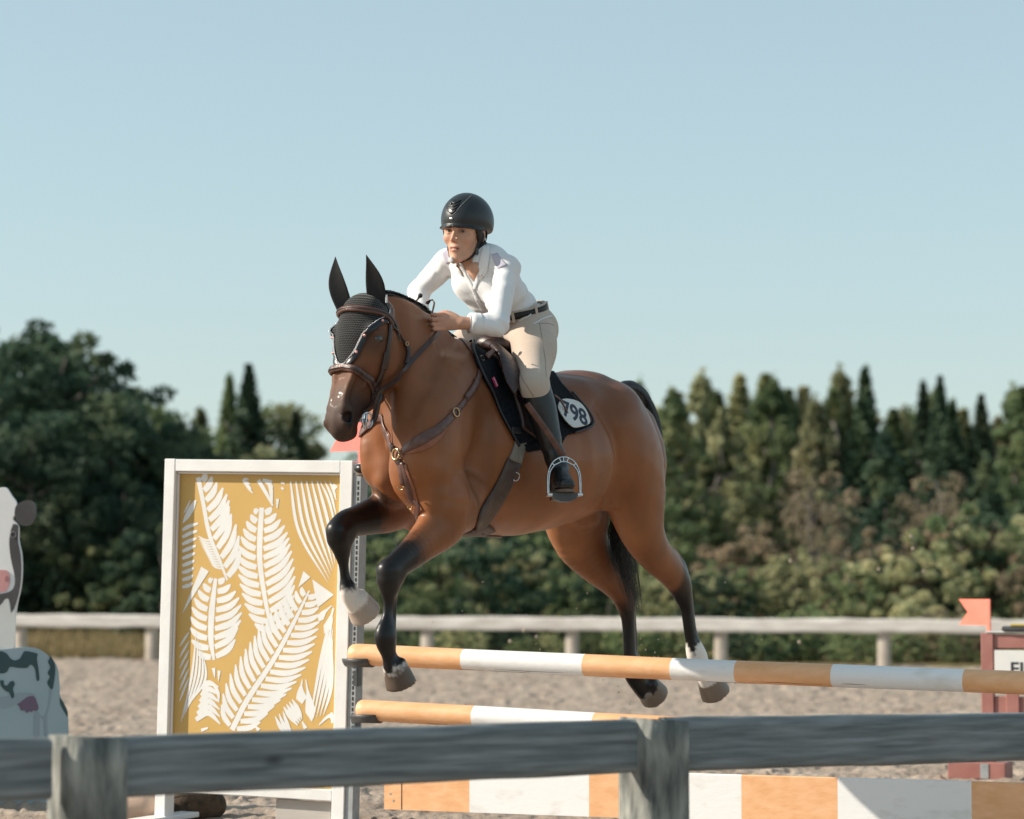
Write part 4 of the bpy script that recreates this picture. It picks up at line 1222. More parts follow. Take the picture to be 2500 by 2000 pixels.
bonnet = mesh_obj('fly_bonnet', V, F, M['crochet'], horse, uv=UV)
bonnet['label'] = 'black crochet fly bonnet with beaded edge'
md = bonnet.modifiers.new('thick', 'SOLIDIFY'); md.thickness = 0.004; md.offset = 1
M['navy'] = mat('black_satin_trim', (0.006, 0.007, 0.010), (0.012, 0.014, 0.02), rough=0.35, scale=50)
M['crystal'] = mat('crystal_beads', (0.80, 0.80, 0.84), rough=0.12, spec=1.0, coat=1.0)
M['rose'] = mat('rose_beads', (0.75, 0.28, 0.24), (0.85, 0.42, 0.35), rough=0.15, spec=1.0)
i0 = 12
edge = bord_l[i0:] + bord_r[i0:][::-1]
edge = np.array(edge)
mb = MB(); C = strap_on(edge[::3], 0.024, 0.004, n=120, lift=0.007, mbk=mb)
mb.build('bonnet_trim', M['navy'], bonnet, smooth=True)
mb = MB(); mr_ = MB()
for off, big in ((0.013, 0),):
    E = crom(edge[::3], 260)
    for k in range(len(E)):
        p, nn = nearest(E[k])
        if toH(p)[2] > toH(hp(.10, 0, 0))[2] * 0 + hp(.09, 0, 0)[2]: continue
        T = E[min(k + 1, 259)] - E[max(k - 1, 0)]; T /= np.linalg.norm(T) + 1e-9
        s = np.cross(T, nn)
        cen = np.mean(edge, axis=0)
        if np.dot(cen - E[k], s) < 0: s = -s
        V_, F_ = ball(p + nn * 0.0135 + s * off, 0.0019, 3)
        if off > 0.012 or k % 2: mb.add(V_, F_)
        if k % 29 == 14 and off > 0.012:
            V_, F_ = ball(p + nn * 0.0145 + s * 0.002, 0.006, 4); ob_ = mesh_obj('rose_bead', V_, F_, M['rose'], bonnet); fix_normals(ob_)
mb.build('bead_trim', M['crystal'], bonnet, smooth=True)
# ears in cloth sleeves
def ear(base, tip, wv, fv, hw, twist):
    base, tip, wv, fv = (np.array(a, float) for a in (base, tip, wv, fv))
    n, k = 22, 16
    V = []; F = []
    ws = [.90, .92, .98, 1.0, .98, .88, .72, .50, .26, .03]
    for i in range(n):
        f = i / (n - 1)
        c = base * (1 - f) + tip * f + wv * twist * math.sin(math.pi * f) * 0.9
        wd = hw * np.interp(f, np.linspace(0, 1, len(ws)), ws)
        a0 = 0.35 * f
        e1 = wv * math.cos(a0) + fv * math.sin(a0); e2 = fv * math.cos(a0) - wv * math.sin(a0)
        for j in range(k):
            a = 2 * math.pi * j / k
            x, y = math.cos(a), math.sin(a)
            dp = 0.55 * wd
            yy = y * dp if y < 0 else (-0.30 * dp * (1 - x * x) * f ** .3 + 0.16 * dp * y)   # hollow front
            V.append(c + e1 * x * wd + e2 * yy)
    for i in range(n - 1):
        for j in range(k):
            q = (j + 1) % k
            F.append((i * k + j, i * k + q, (i + 1) * k + q, (i + 1) * k + j))
    F.append(tuple(range(k))); F.append(tuple((n - 1) * k + j for j in range(k)))
    return V, F
cx = np.array([1.0, 0, 0]); fy_ = np.array([0.05, -1.0, 0])
for (bu, bv_, bl), (tu, tv, tl), hw, tw in (((919, 752, .060), (894, 622, .062), .038, 0.014), ((846, 764, -.060), (819, 627, -.085), .038, -0.016)):
    b_ = toW(H3(bu, bv_, bl)); t_ = toW(H3(tu, tv, tl))
    V, F = ear(b_, t_, cx, fy_, hw, tw)
    o = mesh_obj('ear', V, F, M['black_cloth'], horse); fix_normals(o)
    if bl > 0:
        mb = MB(); mb.box(b_ + np.array([.040, -.012, .035]), [(.004, 0, 0), (0, .003, 0), (0, 0, .016)], bev=.001)
        mb.build('white_tag', M['white_paint'], horse)
# mane: short dark hair lying over the crest to the far side
ms_ = random.Random(4)
cr_px = [(925, 716), (950, 714), (976, 721), (1006, 734), (1030, 747), (1046, 761), (1066, 785), (1090, 810), (1115, 828)]
CR_ = crom(np.array([H3(u, v) for u, v in cr_px]), 60)
mb = MB()
core = [p + np.array([0, -.012, -.006]) for p in CR_]
mb.tube(toW(np.array(core)), [0.013 if 3 < i < 40 else 0.010 for i in range(60)], 8)
Vh = []; Fh = []
def lock(P, w_):
    b = len(Vh); n = len(P)
    for i, p in enumerate(P):
        f = 1 - (i / (n - 1)) ** 1.5
        d = np.array([w_ * (0.2 + 0.8 * f), 0, 0])
        Vh.append(p - d); Vh.append(p + d)
    for i in range(n - 1): Fh.append((b + 2 * i, b + 2 * i + 1, b + 2 * i + 3, b + 2 * i + 2))
for k in range(900):
    i = ms_.random() * 58; a = int(i); p = CR_[a] * (1 - i + a) + CR_[a + 1] * (i - a)
    p = p + np.array([0, ms_.uniform(-.014, .014), .001])
    L = ms_.uniform(.05, .11) if i < 42 else ms_.uniform(.03, .06)
    out = ms_.uniform(.7, 1.2)
    Q = [p, p + np.array([.004, -.020 * out, .010]), p + np.array([-.004, -.045 * out, -.012]), p + np.array([-.015, -.075 * out, -.35 * L - .03]), p + np.array([-.025, -.095 * out, -L - .02])]
    lock([q for q in crom(np.array(Q), 8)], .0035)
b0 = len(mb.V); mb.add(toW(np.array(Vh)), Fh)
mb.build('mane', M['hair'], horse, smooth=True)
# tail
tp = [(1512, 946, .0), (1540, 950, .0), (1568, 982, -.0), (1586, 1040, .0), (1588, 1110, .0), (1565, 1190, -.0), (1530, 1270, -.02), (1528, 1345, -.03), (1545, 1410, -.03), (1566, 1495, -.03)]
TP = np.array([H3(*q) for q in tp]); TPc = crom(TP, 60)
hr_ = random.Random(9)
wd_ = np.interp(np.linspace(0, 1, 60), [0, .06, .15, .3, .5, .68, .85, 1], [.016, .030, .046, .052, .056, .056, .042, .012])
mb = MB(); mb.tube(toW(TPc[:36]), list(np.interp(np.linspace(0, 1, 36), [0, .1, .3, .6, .85, 1], [.022, .032, .046, .036, .018, .004])), 10)
Vh = []; Fh = []
for k in range(1500):
    a = hr_.random() * 6.283; r_ = hr_.random() ** .5
    s0 = hr_.random() * 0.35 * 59; s1 = min(59, s0 + hr_.uniform(12, 52)) * hr_.uniform(.8, 1)
    if hr_.random() < .35: s1 = 59 * (1 - .42 * hr_.random() ** 1.6)
    P_ = []
    wob_ = hr_.uniform(-.02, .02); ph = hr_.random() * 6
    # hairs fan out to the front at the bottom, as where light shows through between the legs
    fan = hr_.random() ** 1.5 * 0.16
    for q in np.linspace(s0, s1, 14):
        i = min(int(q), 58); f = q - i
        c = TPc[i] * (1 - f) + TPc[i + 1] * f; w_ = wd_[i]
        g = max(0, q / 59 - .40)
        c = c + np.array([math.cos(a) * w_ * r_ + fan * g * 1.5 * (1 - .8 * g) + wob_ * g * math.sin(q * .15 + ph), math.sin(a) * w_ * r_ * 1.0, -0.01 * g])
        P_.append(c)
    lock(P_, .0022)
mb.add(toW(np.array(Vh)), Fh)
mb.build('tail', M['hair'], horse, smooth=True)

# ---------------------------------------------------------------- saddle pad, saddle, girth
def horse_empty(name, p, label, cat, group=None):
    return empty(name, p, label, cat, group, rz=HANG)
padr = horse_empty('saddle_pad', on(1300, 1000), 'black quilted saddle pad under the brown saddle, a small pink tag near its front', 'saddle pad')
Apx = [(1150, 822), (1152, 850), (1160, 885), (1178, 925), (1200, 965), (1224, 1020), (1246, 1060), (1262, 1090)]
Bpx = [(1352, 908), (1370, 938), (1392, 962), (1412, 985), (1430, 1008), (1441, 1030), (1436, 1046), (1395, 1060)]
V, F = patch_on(Apx, Bpx, 30, 34, .004, .012)
o = mesh_obj('left_side', V, F, M['pad'], padr); fix_normals(o); padV, padF = V, F
mv = mirV(V); o = mesh_obj('right_side', mv, F, M['pad'], padr); fix_normals(o)
# lower flap under the leg
V2, F2 = patch_on([(1262, 1085), (1275, 1098), (1290, 1104)], [(1395, 1058), (1380, 1066), (1365, 1092)], 12, 6, .004, .012)
o = mesh_obj('left_side', V2, F2, M['pad'], padr); fix_normals(o)
# edge binding
mb = MB(); strap_on([on(u, v) for u, v in Apx], .012, .006, lift=.014, mbk=mb)
strap_on([on(u, v) for u, v in Bpx[2:]], .010, .006, lift=.014, mbk=mb)
mb.build('binding', M['navy'], padr, smooth=True)
M['pink'] = mat('pink_label', (0.42, 0.02, 0.11), rough=0.6)
cc = on(1205, 934)
bvp = BVHTree.FromPolygons(V.tolist() if hasattr(V, 'tolist') else V, F)
bvp = BVHTree.FromPolygons([tuple(p) for p in padV], padF)
def frame_at(p, bv, upv=None):
    q, nn = nearest(p, bv)
    if np.dot(nn, HY) < 0: nn = -nn
    return q, nn
q, nn = cast(1205, 934, bvp)
if np.dot(nn, HY) < 0: nn = -nn
upt = on(1202, 926) - on(1213, 950); upt -= nn * np.dot(upt, nn); upt /= np.linalg.norm(upt)
sd = np.cross(upt, nn)
mb = MB(); mb.box(q + nn * .008, [sd * .010, upt * .021, nn * .002], bev=.0008)
ptag = mb.build('brand_tag', M['pink'], padr)
def text_mesh(txt, size, org, xdir, ydir, m, parent, name, ext=0.0008, sx=1.0, bold=0.0):
    cu = bpy.data.curves.new(name, 'FONT'); cu.body = txt; cu.size = size; cu.align_x = 'CENTER'; cu.align_y = 'CENTER'
    cu.extrude = ext; cu.offset = bold
    o = bpy.data.objects.new(name + '_src', cu); sc.collection.objects.link(o)
    dg = bpy.context.evaluated_depsgraph_get(); dg.update()
    me = bpy.data.meshes.new_from_object(o.evaluated_get(dg))
    V = np.array([tuple(v.co) for v in me.vertices]); F = [tuple(p.vertices) for p in me.polygons]
    bpy.data.objects.remove(o); bpy.data.meshes.remove(me)
    xd = np.array(xdir); yd = np.array(ydir); zd = np.cross(xd, yd)
    W = np.array(org) + V[:, :1] * xd * sx + V[:, 1:2] * yd + V[:, 2:3] * zd
    return mesh_obj(name, W, F, m, parent, smooth=False), W, F
M['white_thread'] = mat('white_thread', (0.7, 0.6, 0.65), rough=0.7)
text_mesh('LeMieux', .011, q + nn * .0115, -upt, sd, M['white_thread'], ptag, 'lettering')

# saddle
sadr = horse_empty('saddle', on(1225, 880), 'dark brown leather jumping saddle under the rider, with its brown girth and stirrups', 'saddle')
sf = Field((-.35, -.30, 1.70), (.55, .30, 2.25), .008)
zz = lambda u, v, l=0.0: H3(u, v, l)
ST = [zz(1190, 838), zz(1208, 846), zz(1240, 876), zz(1265, 888), zz(1285, 890), zz(1300, 888)]
sf.chain([p - np.array([0, 0, .0]) for p in ST], [(.06, .035), (.09, .035), (.12, .03), (.14, .03), (.14, .03), (.10, .025)], k=.02)
for sg in (1, -1):
    f = lambda u, v, l: H3(u, v, l) * np.array([1, sg, 1])
    sf.chain([f(1205, 852, .07), f(1240, 880, .17), f(1262, 915, .24), f(1285, 960, .29)], [(.03, .06), (.025, .09), (.02, .10), (.018, .09)], side=(0, 1, 0), k=.02)
V, F = sf.mesh(2); mesh_obj('seat', toW(V), F, M['dleather'], sadr)
fA = [(1196, 862), (1213, 892), (1233, 935), (1250, 980), (1262, 1020), (1266, 1048)]
fB = [(1300, 880), (1325, 930), (1338, 980), (1345, 1030), (1340, 1070), (1320, 1085)]
V, F = patch_on(fA, fB, 16, 20, .026, .006)
o = mesh_obj('flap', V, F, M['dleather'], sadr); fix_normals(o); o = mesh_obj('flap', mirV(V), F, M['dleather'], sadr); fix_normals(o)
# brown knee roll blocks at the front of the flap
kr = [(1195, 862), (1208, 885), (1222, 915), (1234, 940)]
mb = MB(); C = strap_on([on(u, v) for u, v in kr], .040, .016, lift=.028, mbk=mb, wprof=[.5, .9, 1, .8, .3]); mb.build('knee_roll', M['leather'], sadr, smooth=True)
mb = MB(); strap_on([mirror(on(u, v)) for u, v in kr], .050, .020, lift=.028, mbk=mb, wprof=[.5, .9, 1, .8, .3]); mb.build('knee_roll', M['leather'], sadr, smooth=True)
lea = [(1212, 852), (1232, 868), (1254, 892), (1268, 925), (1278, 965), (1286, 1005), (1283, 1032)]
mb = MB(); strap_on([on(u, v) for u, v in lea], .034, .006, lift=.045, mbk=mb); mb.build('stirrup_leather', M['leather'], sadr, smooth=True)
lea2 = [(1222, 858), (1243, 885), (1259, 915), (1270, 955), (1277, 1000)]
mb = MB(); strap_on([on(u, v) for u, v in lea2], .012, .005, lift=.052, mbk=mb); mb.build('strap', M['dleather'], sadr, smooth=True)
# girth
gA = [(1253, 1040), (1257, 1066), (1250, 1096), (1239, 1124), (1217, 1165), (1195, 1205), (1174, 1240), (1163, 1275), (1157, 1302)]
gB = [(1283, 1036), (1288, 1062), (1280, 1098), (1270, 1136), (1252, 1178), (1229, 1222), (1207, 1256), (1188, 1282), (1172, 1300)]
top_, mid_ = 5, 0
V, F = patch_on(gA[:4], gB[:4], 8, 12, .006, .008)
g_ = mesh_obj('girth_elastic', V, F, M['elastic'], sadr); fix_normals(g_)
V, F = patch_on([(1238, 1118)] + gA[4:], [(1272, 1132)] + gB[4:], 8, 18, .006, .010)
M['girthl'] = mat('brown_girth_leather', (0.055, 0.034, 0.026), (0.09, 0.06, 0.047), rough=0.55, scale=20, bump=0.15, bscale=120)
g1 = mesh_obj('girth', V, F, M['girthl'], sadr); fix_normals(g1)
und = [on(1164, 1298)] + [toW(np.array([toH(on(1164, 1298))[0], l, 1.2])) for l in (.12, .04, -.04, -.12)] + [mirror(on(1164, 1298)), mirror(on(1200, 1230)), mirror(on(1240, 1150)), mirror(on(1262, 1090))]
mb = MB(); strap_on(und, .11, .010, lift=.002, mbk=mb, n=50); g2 = mb.build('girth', M['girthl'], sadr, smooth=True)
c_ = on(1252, 1162); q, nn = nearest(c_)
up_ = np.array([0, 0, 1.0]); sx_ = np.cross(up_, nn); sx_ /= np.linalg.norm(sx_)
mb = MB(); mb.torus(q + nn * .022, sx_, np.cross(nn, sx_), .017, .0028, a0=-2.3, a1=1.7); mb.build('ring', M['metal'], g1, smooth=True)
mb = MB(); p1 = on(1252, 1052); q, nn = nearest(p1)
mb.box(q + nn * .02, [np.cross(nn, HZ) * .024, HZ * .014, nn * .006], bev=.003); mb.build('buckle', M['navy'], g_)
# number plate on the pad
M['plate'] = mat('white_number_plate', (0.62, 0.62, 0.60), (0.55, 0.56, 0.55), rough=0.4, scale=8)
M['navy_ink'] = mat('navy_numerals', (0.008, 0.016, 0.035), rough=0.5)
O_ = [(1364, 985), (1372, 975), (1392, 974), (1415, 982), (1431, 1000), (1440, 1022), (1441, 1030), (1436, 1036), (1420, 1041), (1404, 1043), (1394, 1038), (1380, 1024), (1368, 1005), (1363, 994)]
pl = horse_empty('number_plate', on(1405, 1010), 'white rounded competition number plate reading 798 pinned to the saddle pad', 'number plate')
q, nn = frame_at(on(1403, 1010, bvp), bvp)
n_pl = nn.copy()
P_ = np.array([plane_pt(u, v, q + nn * .022, n_pl) for u, v in O_])
Pc = crom(np.vstack([P_, P_[:1]]), 90)[:-1]
nP = len(Pc)
V = np.vstack([Pc, Pc - n_pl * .004]); F = [tuple(range(nP)), tuple(range(2 * nP - 1, nP - 1, -1))] + [(i, (i + 1) % nP, nP + (i + 1) % nP, nP + i) for i in range(nP)]
plo = mesh_obj('plate', V, F, M['plate'], pl, smooth=False); fix_normals(plo)
p0 = plane_pt(1403, 1010, q + nn * .023, n_pl)
xd = plane_pt(1430, 1023, q + nn * .023, n_pl) - plane_pt(1374, 998, q + nn * .023, n_pl); xd /= np.linalg.norm(xd)
yd = np.cross(n_pl, xd); yd /= np.linalg.norm(yd)
if yd[2] < 0: yd = -yd; xd = -xd
text_mesh('798', .118, p0, xd, yd, M['navy_ink'], pl, 'numerals', sx=.80, bold=.0022)
# breastplate
brr = horse_empty('breastplate', on(972, 1108), 'brown leather breastplate with brass rings lying across the chest of the horse', 'breastplate')
mb = MB(); ml = MB(); mg = MB()
strap_on([on(1178, 882), on(1172, 905), on(1166, 925), on(1158, 942), on(1142, 968), on(1118, 1000)], .026, .006, mbk=mb)
strap_on([on(1162, 930), on(1158, 942), on(1145, 962), on(1135, 974)], .032, .012, mbk=mb)
strap_on([on(1122, 995), on(1098, 1022), on(1068, 1050), on(1038, 1068), on(1008, 1086), on(984, 1102)], .036, .007, mbk=mb, wprof=[.7, .9, 1, 1.1, 1.2, 1, .8])
strap_on([on(1100, 1026), on(1070, 1058), on(1040, 1078), on(1010, 1092), on(986, 1102)], .048, .003, mbk=ml, wprof=[.3, 1, 1.2, 1, .5])
rp0 = [on(962, 1098), on(950, 1072), on(938, 1046), on(927, 1018)]
mp = [mirror(on(u, v)) for u, v in [(1068, 1040), (1118, 1000), (1142, 968), (1166, 925), (1178, 882)]]
strap_on(rp0 + mp, .032, .006, mbk=mb)
strap_on(rp0[:3], .038, .003, mbk=ml, wprof=[.4, 1, 1.1, 1, .5])
strap_on([on(974, 1122), on(980, 1150), on(985, 1182)], .024, .007, mbk=mb)
strap_on([on(980, 1130), on(988, 1160), on(998, 1195), on(1006, 1222), on(1022, 1250), toW(np.array([.50, .03, 1.30])), toW(np.array([.36, .0, 1.26])), toW(np.array([.22, .0, 1.26]))], .030, .006, mbk=mb)
strap_on([on(986, 1135), on(996, 1170), on(1006, 1200), on(1014, 1225), on(1028, 1250)], .034, .003, mbk=ml)
strap_on([on(1176, 886), on(1160, 868), on(1142, 845), on(1122, 828)], .016, .005, mbk=mb)
strap_on([on(1178, 878), on(1192, 868), on(1205, 858), on(1216, 850)], .022, .008, lift=.022, mbk=mb)
mb.build('strap', M['leather'], brr, smooth=True)
M['red_lining'] = mat('russet_strap_lining', (0.22, 0.075, 0.035), (0.28, 0.10, 0.05), rough=0.5, scale=20)
ml.build('lining', M['red_lining'], brr, smooth=True)
def ring_at(u, v, R_, r, lift=.012, a0=0, a1=2 * math.pi, box=None):
    q, nn = nearest(on(u, v)); x_ = np.cross(HZ, nn); x_ /= np.linalg.norm(x_)
    mg = MB(); mg.torus(q + nn * lift, x_, np.cross(nn, x_), R_, r, a0=a0, a1=a1); mg.build('ring', M['brass'], brr, smooth=True)
ring_at(972, 1110, .021, .0045); ring_at(984, 1184, .013, .003, .018, math.pi, 2 * math.pi); ring_at(1005, 1232, .013, .003, .014, math.pi, 2 * math.pi)
ring_at(1173, 878, .011, .003); ring_at(1108, 1008, .017, .003, .014); ring_at(1196, 864, .010, .003, .03)
# bridle
brd = horse_empty('bridle', on(860, 900), 'brown leather bridle with padded browband, noseband and steel bit ring', 'bridle')
# noseband and browband as closed bands round the head
def band(pts, width, th, name, m=None, lift=.003, parent=None, wprof=None):
    mb = MB(); strap_on(pts, width, th, mbk=mb, lift=lift, wprof=wprof)
    return mb.build(name, m or M['leather'], parent or brd, smooth=True)
def symband(px, mid):
    L = [on(u, v) for u, v in px]
    m_ = on(*mid); h = toH(m_); h[1] = 0; m_, _ = nearest(toW(h))
    return L + [m_] + [mirror(p) for p in L[::-1]]
BBp = symband([(953, 792), (944, 778), (925, 766), (900, 760), (875, 757)], (852, 757))
band(BBp, .026, .011, 'browband', lift=.010)
band(BBp, .008, .004, 'piping', M['dleather'], lift=.021)
nbp = symband([(914, 955), (905, 934), (888, 916), (868, 903), (850, 898)], (833, 897))
band(nbp, .030, .011, 'noseband')
band(nbp, .010, .004, 'piping', M['dleather'], lift=.014)
hx = [toH(p) for p in nbp]
band([nbp[0], toW(hx[0] + np.array([-.06, -.05, -.01])), toW(hx[0] * np.array([1, 0, 1]) + np.array([-.09, 0, -.01])), mirror(toW(hx[0] + np.array([-.06, -.05, -.01]))), mirror(nbp[0])], .026, .008, 'noseband')
CPX = [(950, 783), (950, 800), (948, 830), (944, 858), (938, 885), (930, 915), (920, 945), (908, 975)]
cheek = [on(u, v) for u, v in CPX]
band(cheek, .018, .007, 'cheekpiece', M['dleather'], lift=.004)
band([mirror(p) for p in cheek], .018, .007, 'cheekpiece', M['dleather'], lift=.004)
band([on(u, v) for u, v in [(941, 860), (938, 878), (933, 900)]], .028, .010, 'keeper', M['dleather'], lift=.008)
band([on(u, v) for u, v in [(936, 885), (925, 920), (912, 948), (906, 962)]], .016, .006, 'cheekpiece', M['dleather'], lift=.008)
band([toW(H3(952, 790, .1)), on(955, 760), toW(hp(-.03, .05, .12)), toW(hp(-.035, 0, .12)), toW(hp(-.03, -.05, .12)), mirror(on(955, 760))], .03, .008, 'headpiece')
band([on(905, 935), on(908, 955), on(906, 985), on(892, 1000), on(884, 1005)], .014, .005, 'flash_strap', M['dleather'])
# bit
mb = MB()
bc = toW(hp(.500, .078, .115))
e1 = HX * .35 + np.array([0, 0, -.1]); 
mb.torus(bc, HX, HZ, .030, .0045)
mb.bar(bc + HZ * .032 + HX * .004, bc - HZ * .034 + HX * .012, HX * .004, HY * .004, bev=.001)
mb.torus(mirror(bc), HX, HZ, .030, .0045)
mb.tube(np.array([bc, (bc + mirror(bc)) / 2, mirror(bc)]), .007, 8)
mb.build('bit', M['metal'], brd, smooth=True)
# reins: from the bit along the neck to the hand
def rein(pts, wd_px=.010):
    C = crom(np.array(pts), 50)
    for i in range(len(C)):             # keep just outside the neck
        q, nn = nearest(C[i]); d = np.dot(C[i] - q, nn)
        if d < .008: C[i] = C[i] + nn * (.008 - d)
    for _ in range(3): C[1:-1] = (C[:-2] + 2 * C[1:-1] + C[2:]) / 4
    return C
LHAND = H3(1080, 790, .055)
rl = [bc - HX * .03, toW(H3(925, 960, .10)), toW(H3(955, 935, .11)), toW(H3(985, 905, .11)), toW(H3(1020, 865, .10)), toW(H3(1050, 832, .08)), toW(H3(1074, 802, .055))]
def flat(C, width, th, mb):
    T = np.gradient(C, axis=0); T /= np.linalg.norm(T, axis=1)[:, None]
    Nn = []
    for p in C:
        q, nn = nearest(p); Nn.append(nn)
    Nn = np.array(Nn)
    for _ in range(8): Nn[1:-1] = (Nn[:-2] + Nn[1:-1] + Nn[2:]) / 3
    S = np.cross(T, Nn); S /= np.linalg.norm(S, axis=1)[:, None]; N2 = np.cross(S, T)
    V = []; F = []
    for i in range(len(C)):
        for a, b in ((-1, -1), (-1, 1), (1, 1), (1, -1)): V.append(C[i] + S[i] * a * width / 2 + N2[i] * b * th / 2)
    for i in range(len(C) - 1):
        for j in range(4):
            q = (j + 1) % 4; F.append((i * 4 + j, (i + 1) * 4 + j, (i + 1) * 4 + q, i * 4 + q))
    mb.add(V, F)
CL = rein(rl); CRn = rein([mirror(p) for p in rl[:-1]] + [toW(H3(1046, 760, -.03)), toW(H3(1068, 790, .03))])
mb = MB(); flat(CL, .016, .004, mb); mb.build('rein', M['dleather'], brd)
mb = MB(); flat(CRn, .016, .004, mb); mb.build('rein', M['dleather'], brd)
mb = MB(); mb.tube(crom([bc - HX * .028, bc - HX * .045 + HZ * .006, toW(H3(930, 962, .10))], 8), [.008, .010, .009, .009, .010, .009, .008, .008], 8); mb.build('rein_billet', M['dleather'], brd, smooth=True)
# loop of spare rein above the hand and throat lash
lp = [toW(H3(1062, 790, .03)), toW(H3(1056, 765, .02)), toW(H3(1060, 742, .02)), toW(H3(1057, 733, .01)), toW(H3(1048, 735, .0)), toW(H3(1042, 742, -.02))]
mb = MB(); C = crom(np.array(lp), 24)
flat(C, .015, .003, mb); mb.build('rein', M['leather'], brd)
th_ = [(953, 790), (962, 805), (975, 822), (986, 836), (993, 852), (994, 868), (992, 885), (984, 905), (970, 925), (950, 940), (935, 950)]
band([on(u, v) for u, v in th_], .009, .004, 'throat_lash', M['dleather'], lift=.006)
band([on(u, v) for u, v in [(986, 838), (992, 850), (995, 868), (990, 890)]], .018, .008, 'keeper', M['dleather'], lift=.008)
mg2 = MB(); q, nn = nearest(on(988, 840)); mg2.torus(q + nn * .016, np.cross(HZ, nn), HZ, .007, .002); mg2.build('buckle', M['brass'], brd, smooth=True)
# ---------------------------------------------------------------- the rider
M['skin'] = mat('skin', (0.92, 0.92, 0.92), (1.06, 1.03, 1.02), rough=0.5, scale=30, attr=True, sub=0.15, bump=0.08, bscale=300, spec=0.4)
def cloth_mat(name, c1, c2, rough, bump=0.25, sheen=0.2):
    return mat(name, c1, c2, rough=rough, scale=7, bump=bump, bscale=22, sheen=sheen, spec=0.25, bdist=0.006)
M['shirt'] = cloth_mat('white_shirt', (0.70, 0.70, 0.71), (0.76, 0.76, 0.77), 0.75, 0.35)
M['breeches'] = cloth_mat('beige_breeches', (0.46, 0.375, 0.31), (0.51, 0.42, 0.35), 0.8, 0.15)
M['mesh_panel'] = mat('grey_mesh_panel', (0.45, 0.42, 0.50), (0.50, 0.48, 0.55), rough=0.8, scale=200)
M['belt'] = mat('black_belt', (0.006, 0.006, 0.007), rough=0.5)
M['helmet'] = mat('matte_black_helmet', (0.010, 0.013, 0.016), (0.014, 0.017, 0.02), rough=0.36, scale=40, spec=0.55)
M['helmet_gloss'] = mat('dark_helmet_insert', (0.004, 0.005, 0.006), rough=0.25)
M['rhair'] = mat('dark_brown_hair', (0.010, 0.007, 0.006), (0.028, 0.018, 0.014), rough=0.45, scale=80, bump=0.4, bscale=120, stretch=(1, 1, .2))
# head frame: f forward, l left, u up
Hc = H3(1133, 566, 0.0)
hf = np.array([1.0, 0.25, -.05]); hf /= np.linalg.norm(hf)
hl = np.cross((0, 0, 1.0), hf); hl /= np.linalg.norm(hl)
hu = np.cross(hf, hl)
tilt = math.radians(-4)               # head tips a little
hl, hu = hl * math.cos(tilt) + hu * math.sin(tilt), hu * math.cos(tilt) - hl * math.sin(tilt)
HA = np.array([hf, hl, hu])
def hd_(f, l, u): return Hc + hf * f + hl * l + hu * u
rb = Field((-.38, -.46, 1.62), (.98, .46, 2.58), 0.0041)
def add_head(F_):
    F_.ell(hd_(-.012, 0, .030), (.098, .078, .092), HA, k=.02)
    F_.ell(hd_(.030, 0, -.032), (.052, .054, .085), HA, k=.03)
    for s_ in (1, -1):
        F_.chain([hd_(-.015, s_ * .048, -.050), hd_(.020, s_ * .033, -.090), hd_(.064, s_ * .008, -.112)], [.022, .017, .015], side=hl, k=.025)
        F_.ell(hd_(.056, s_ * .040, -.030), (.024, .022, .022), HA, k=.025)
        F_.chain([hd_(.084, s_ * .008, .014), hd_(.076, s_ * .038, .017), hd_(.055, s_ * .058, .008)], [.010, .010, .008], side=hl, k=.02)
    F_.ell(hd_(.062, 0, -.110), (.015, .018, .014), HA, k=.02)
    F_.ell(hd_(.069, 0, -.070), (.019, .028, .022), HA, k=.02)
    F_.chain([hd_(.082, 0, .012), hd_(.095, 0, -.012), hd_(.105, 0, -.030)], [.0078, .0075, .0085], side=hl, k=.012)
    F_.ell(hd_(.103, 0, -.0370), (.0115, .0088, .0080), HA, k=.007)
    for s_ in (1, -1):
        F_.ell(hd_(.089, s_ * .0115, -.0405), (.0105, .0068, .0070), HA, k=.006)
        F_.ell(hd_(.092, s_ * .0065, -.0480), (.005, .0032, .003), HA, k=.002, mode='sub')
        F_.ell(hd_(.090, s_ * .031, -.001), (.014, .018, .0115), HA, k=.012, mode='sub')
        F_.ell(hd_(.0720, s_ * .031, .004), (.0135, .0155, .0090), HA, k=.004)
        F_.ell(hd_(.0712, s_ * .031, -.009), (.0130, .0150, .0080), HA, k=.004)
        F_.chain([hd_(.082, s_ * .016, .004), hd_(.0855, s_ * .031, .0095), hd_(.073, s_ * .047, .002)], [.003, .0036, .003], side=hl, k=.005)
        F_.chain([hd_(.080, s_ * .017, -.006), hd_(.0825, s_ * .031, -.0115), hd_(.071, s_ * .046, -.006)], [.0026, .003, .0026], side=hl, k=.005)
    # lips, a little open
    F_.chain([hd_(.078, .024, -.071), hd_(.0880, .008, -.0675), hd_(.0888, 0, -.069), hd_(.0880, -.008, -.0675), hd_(.078, -.024, -.071)], [.003, .0042, .0040, .0042, .003], side=hl, k=.004)
    F_.chain([hd_(.077, .022, -.074), hd_(.0862, .008, -.0805), hd_(.0870, 0, -.081), hd_(.0862, -.008, -.0805), hd_(.077, -.022, -.074)], [.003, .0046, .0050, .0046, .003], side=hl, k=.004)
    F_.chain([hd_(.084, .018, -.0738), hd_(.094, 0, -.0745), hd_(.084, -.018, -.0738)], [(.004, .0026), (.007, .0052), (.004, .0026)], side=hl, k=.002, mode='sub')
    for s_ in (1, -1):
        F_.ell(hd_(-.018, s_ * .079, -.012), (.017, .007, .031), HA, k=.006)
        F_.ell(hd_(-.014, s_ * .086, -.006), (.009, .005, .018), HA, k=.004, mode='sub')
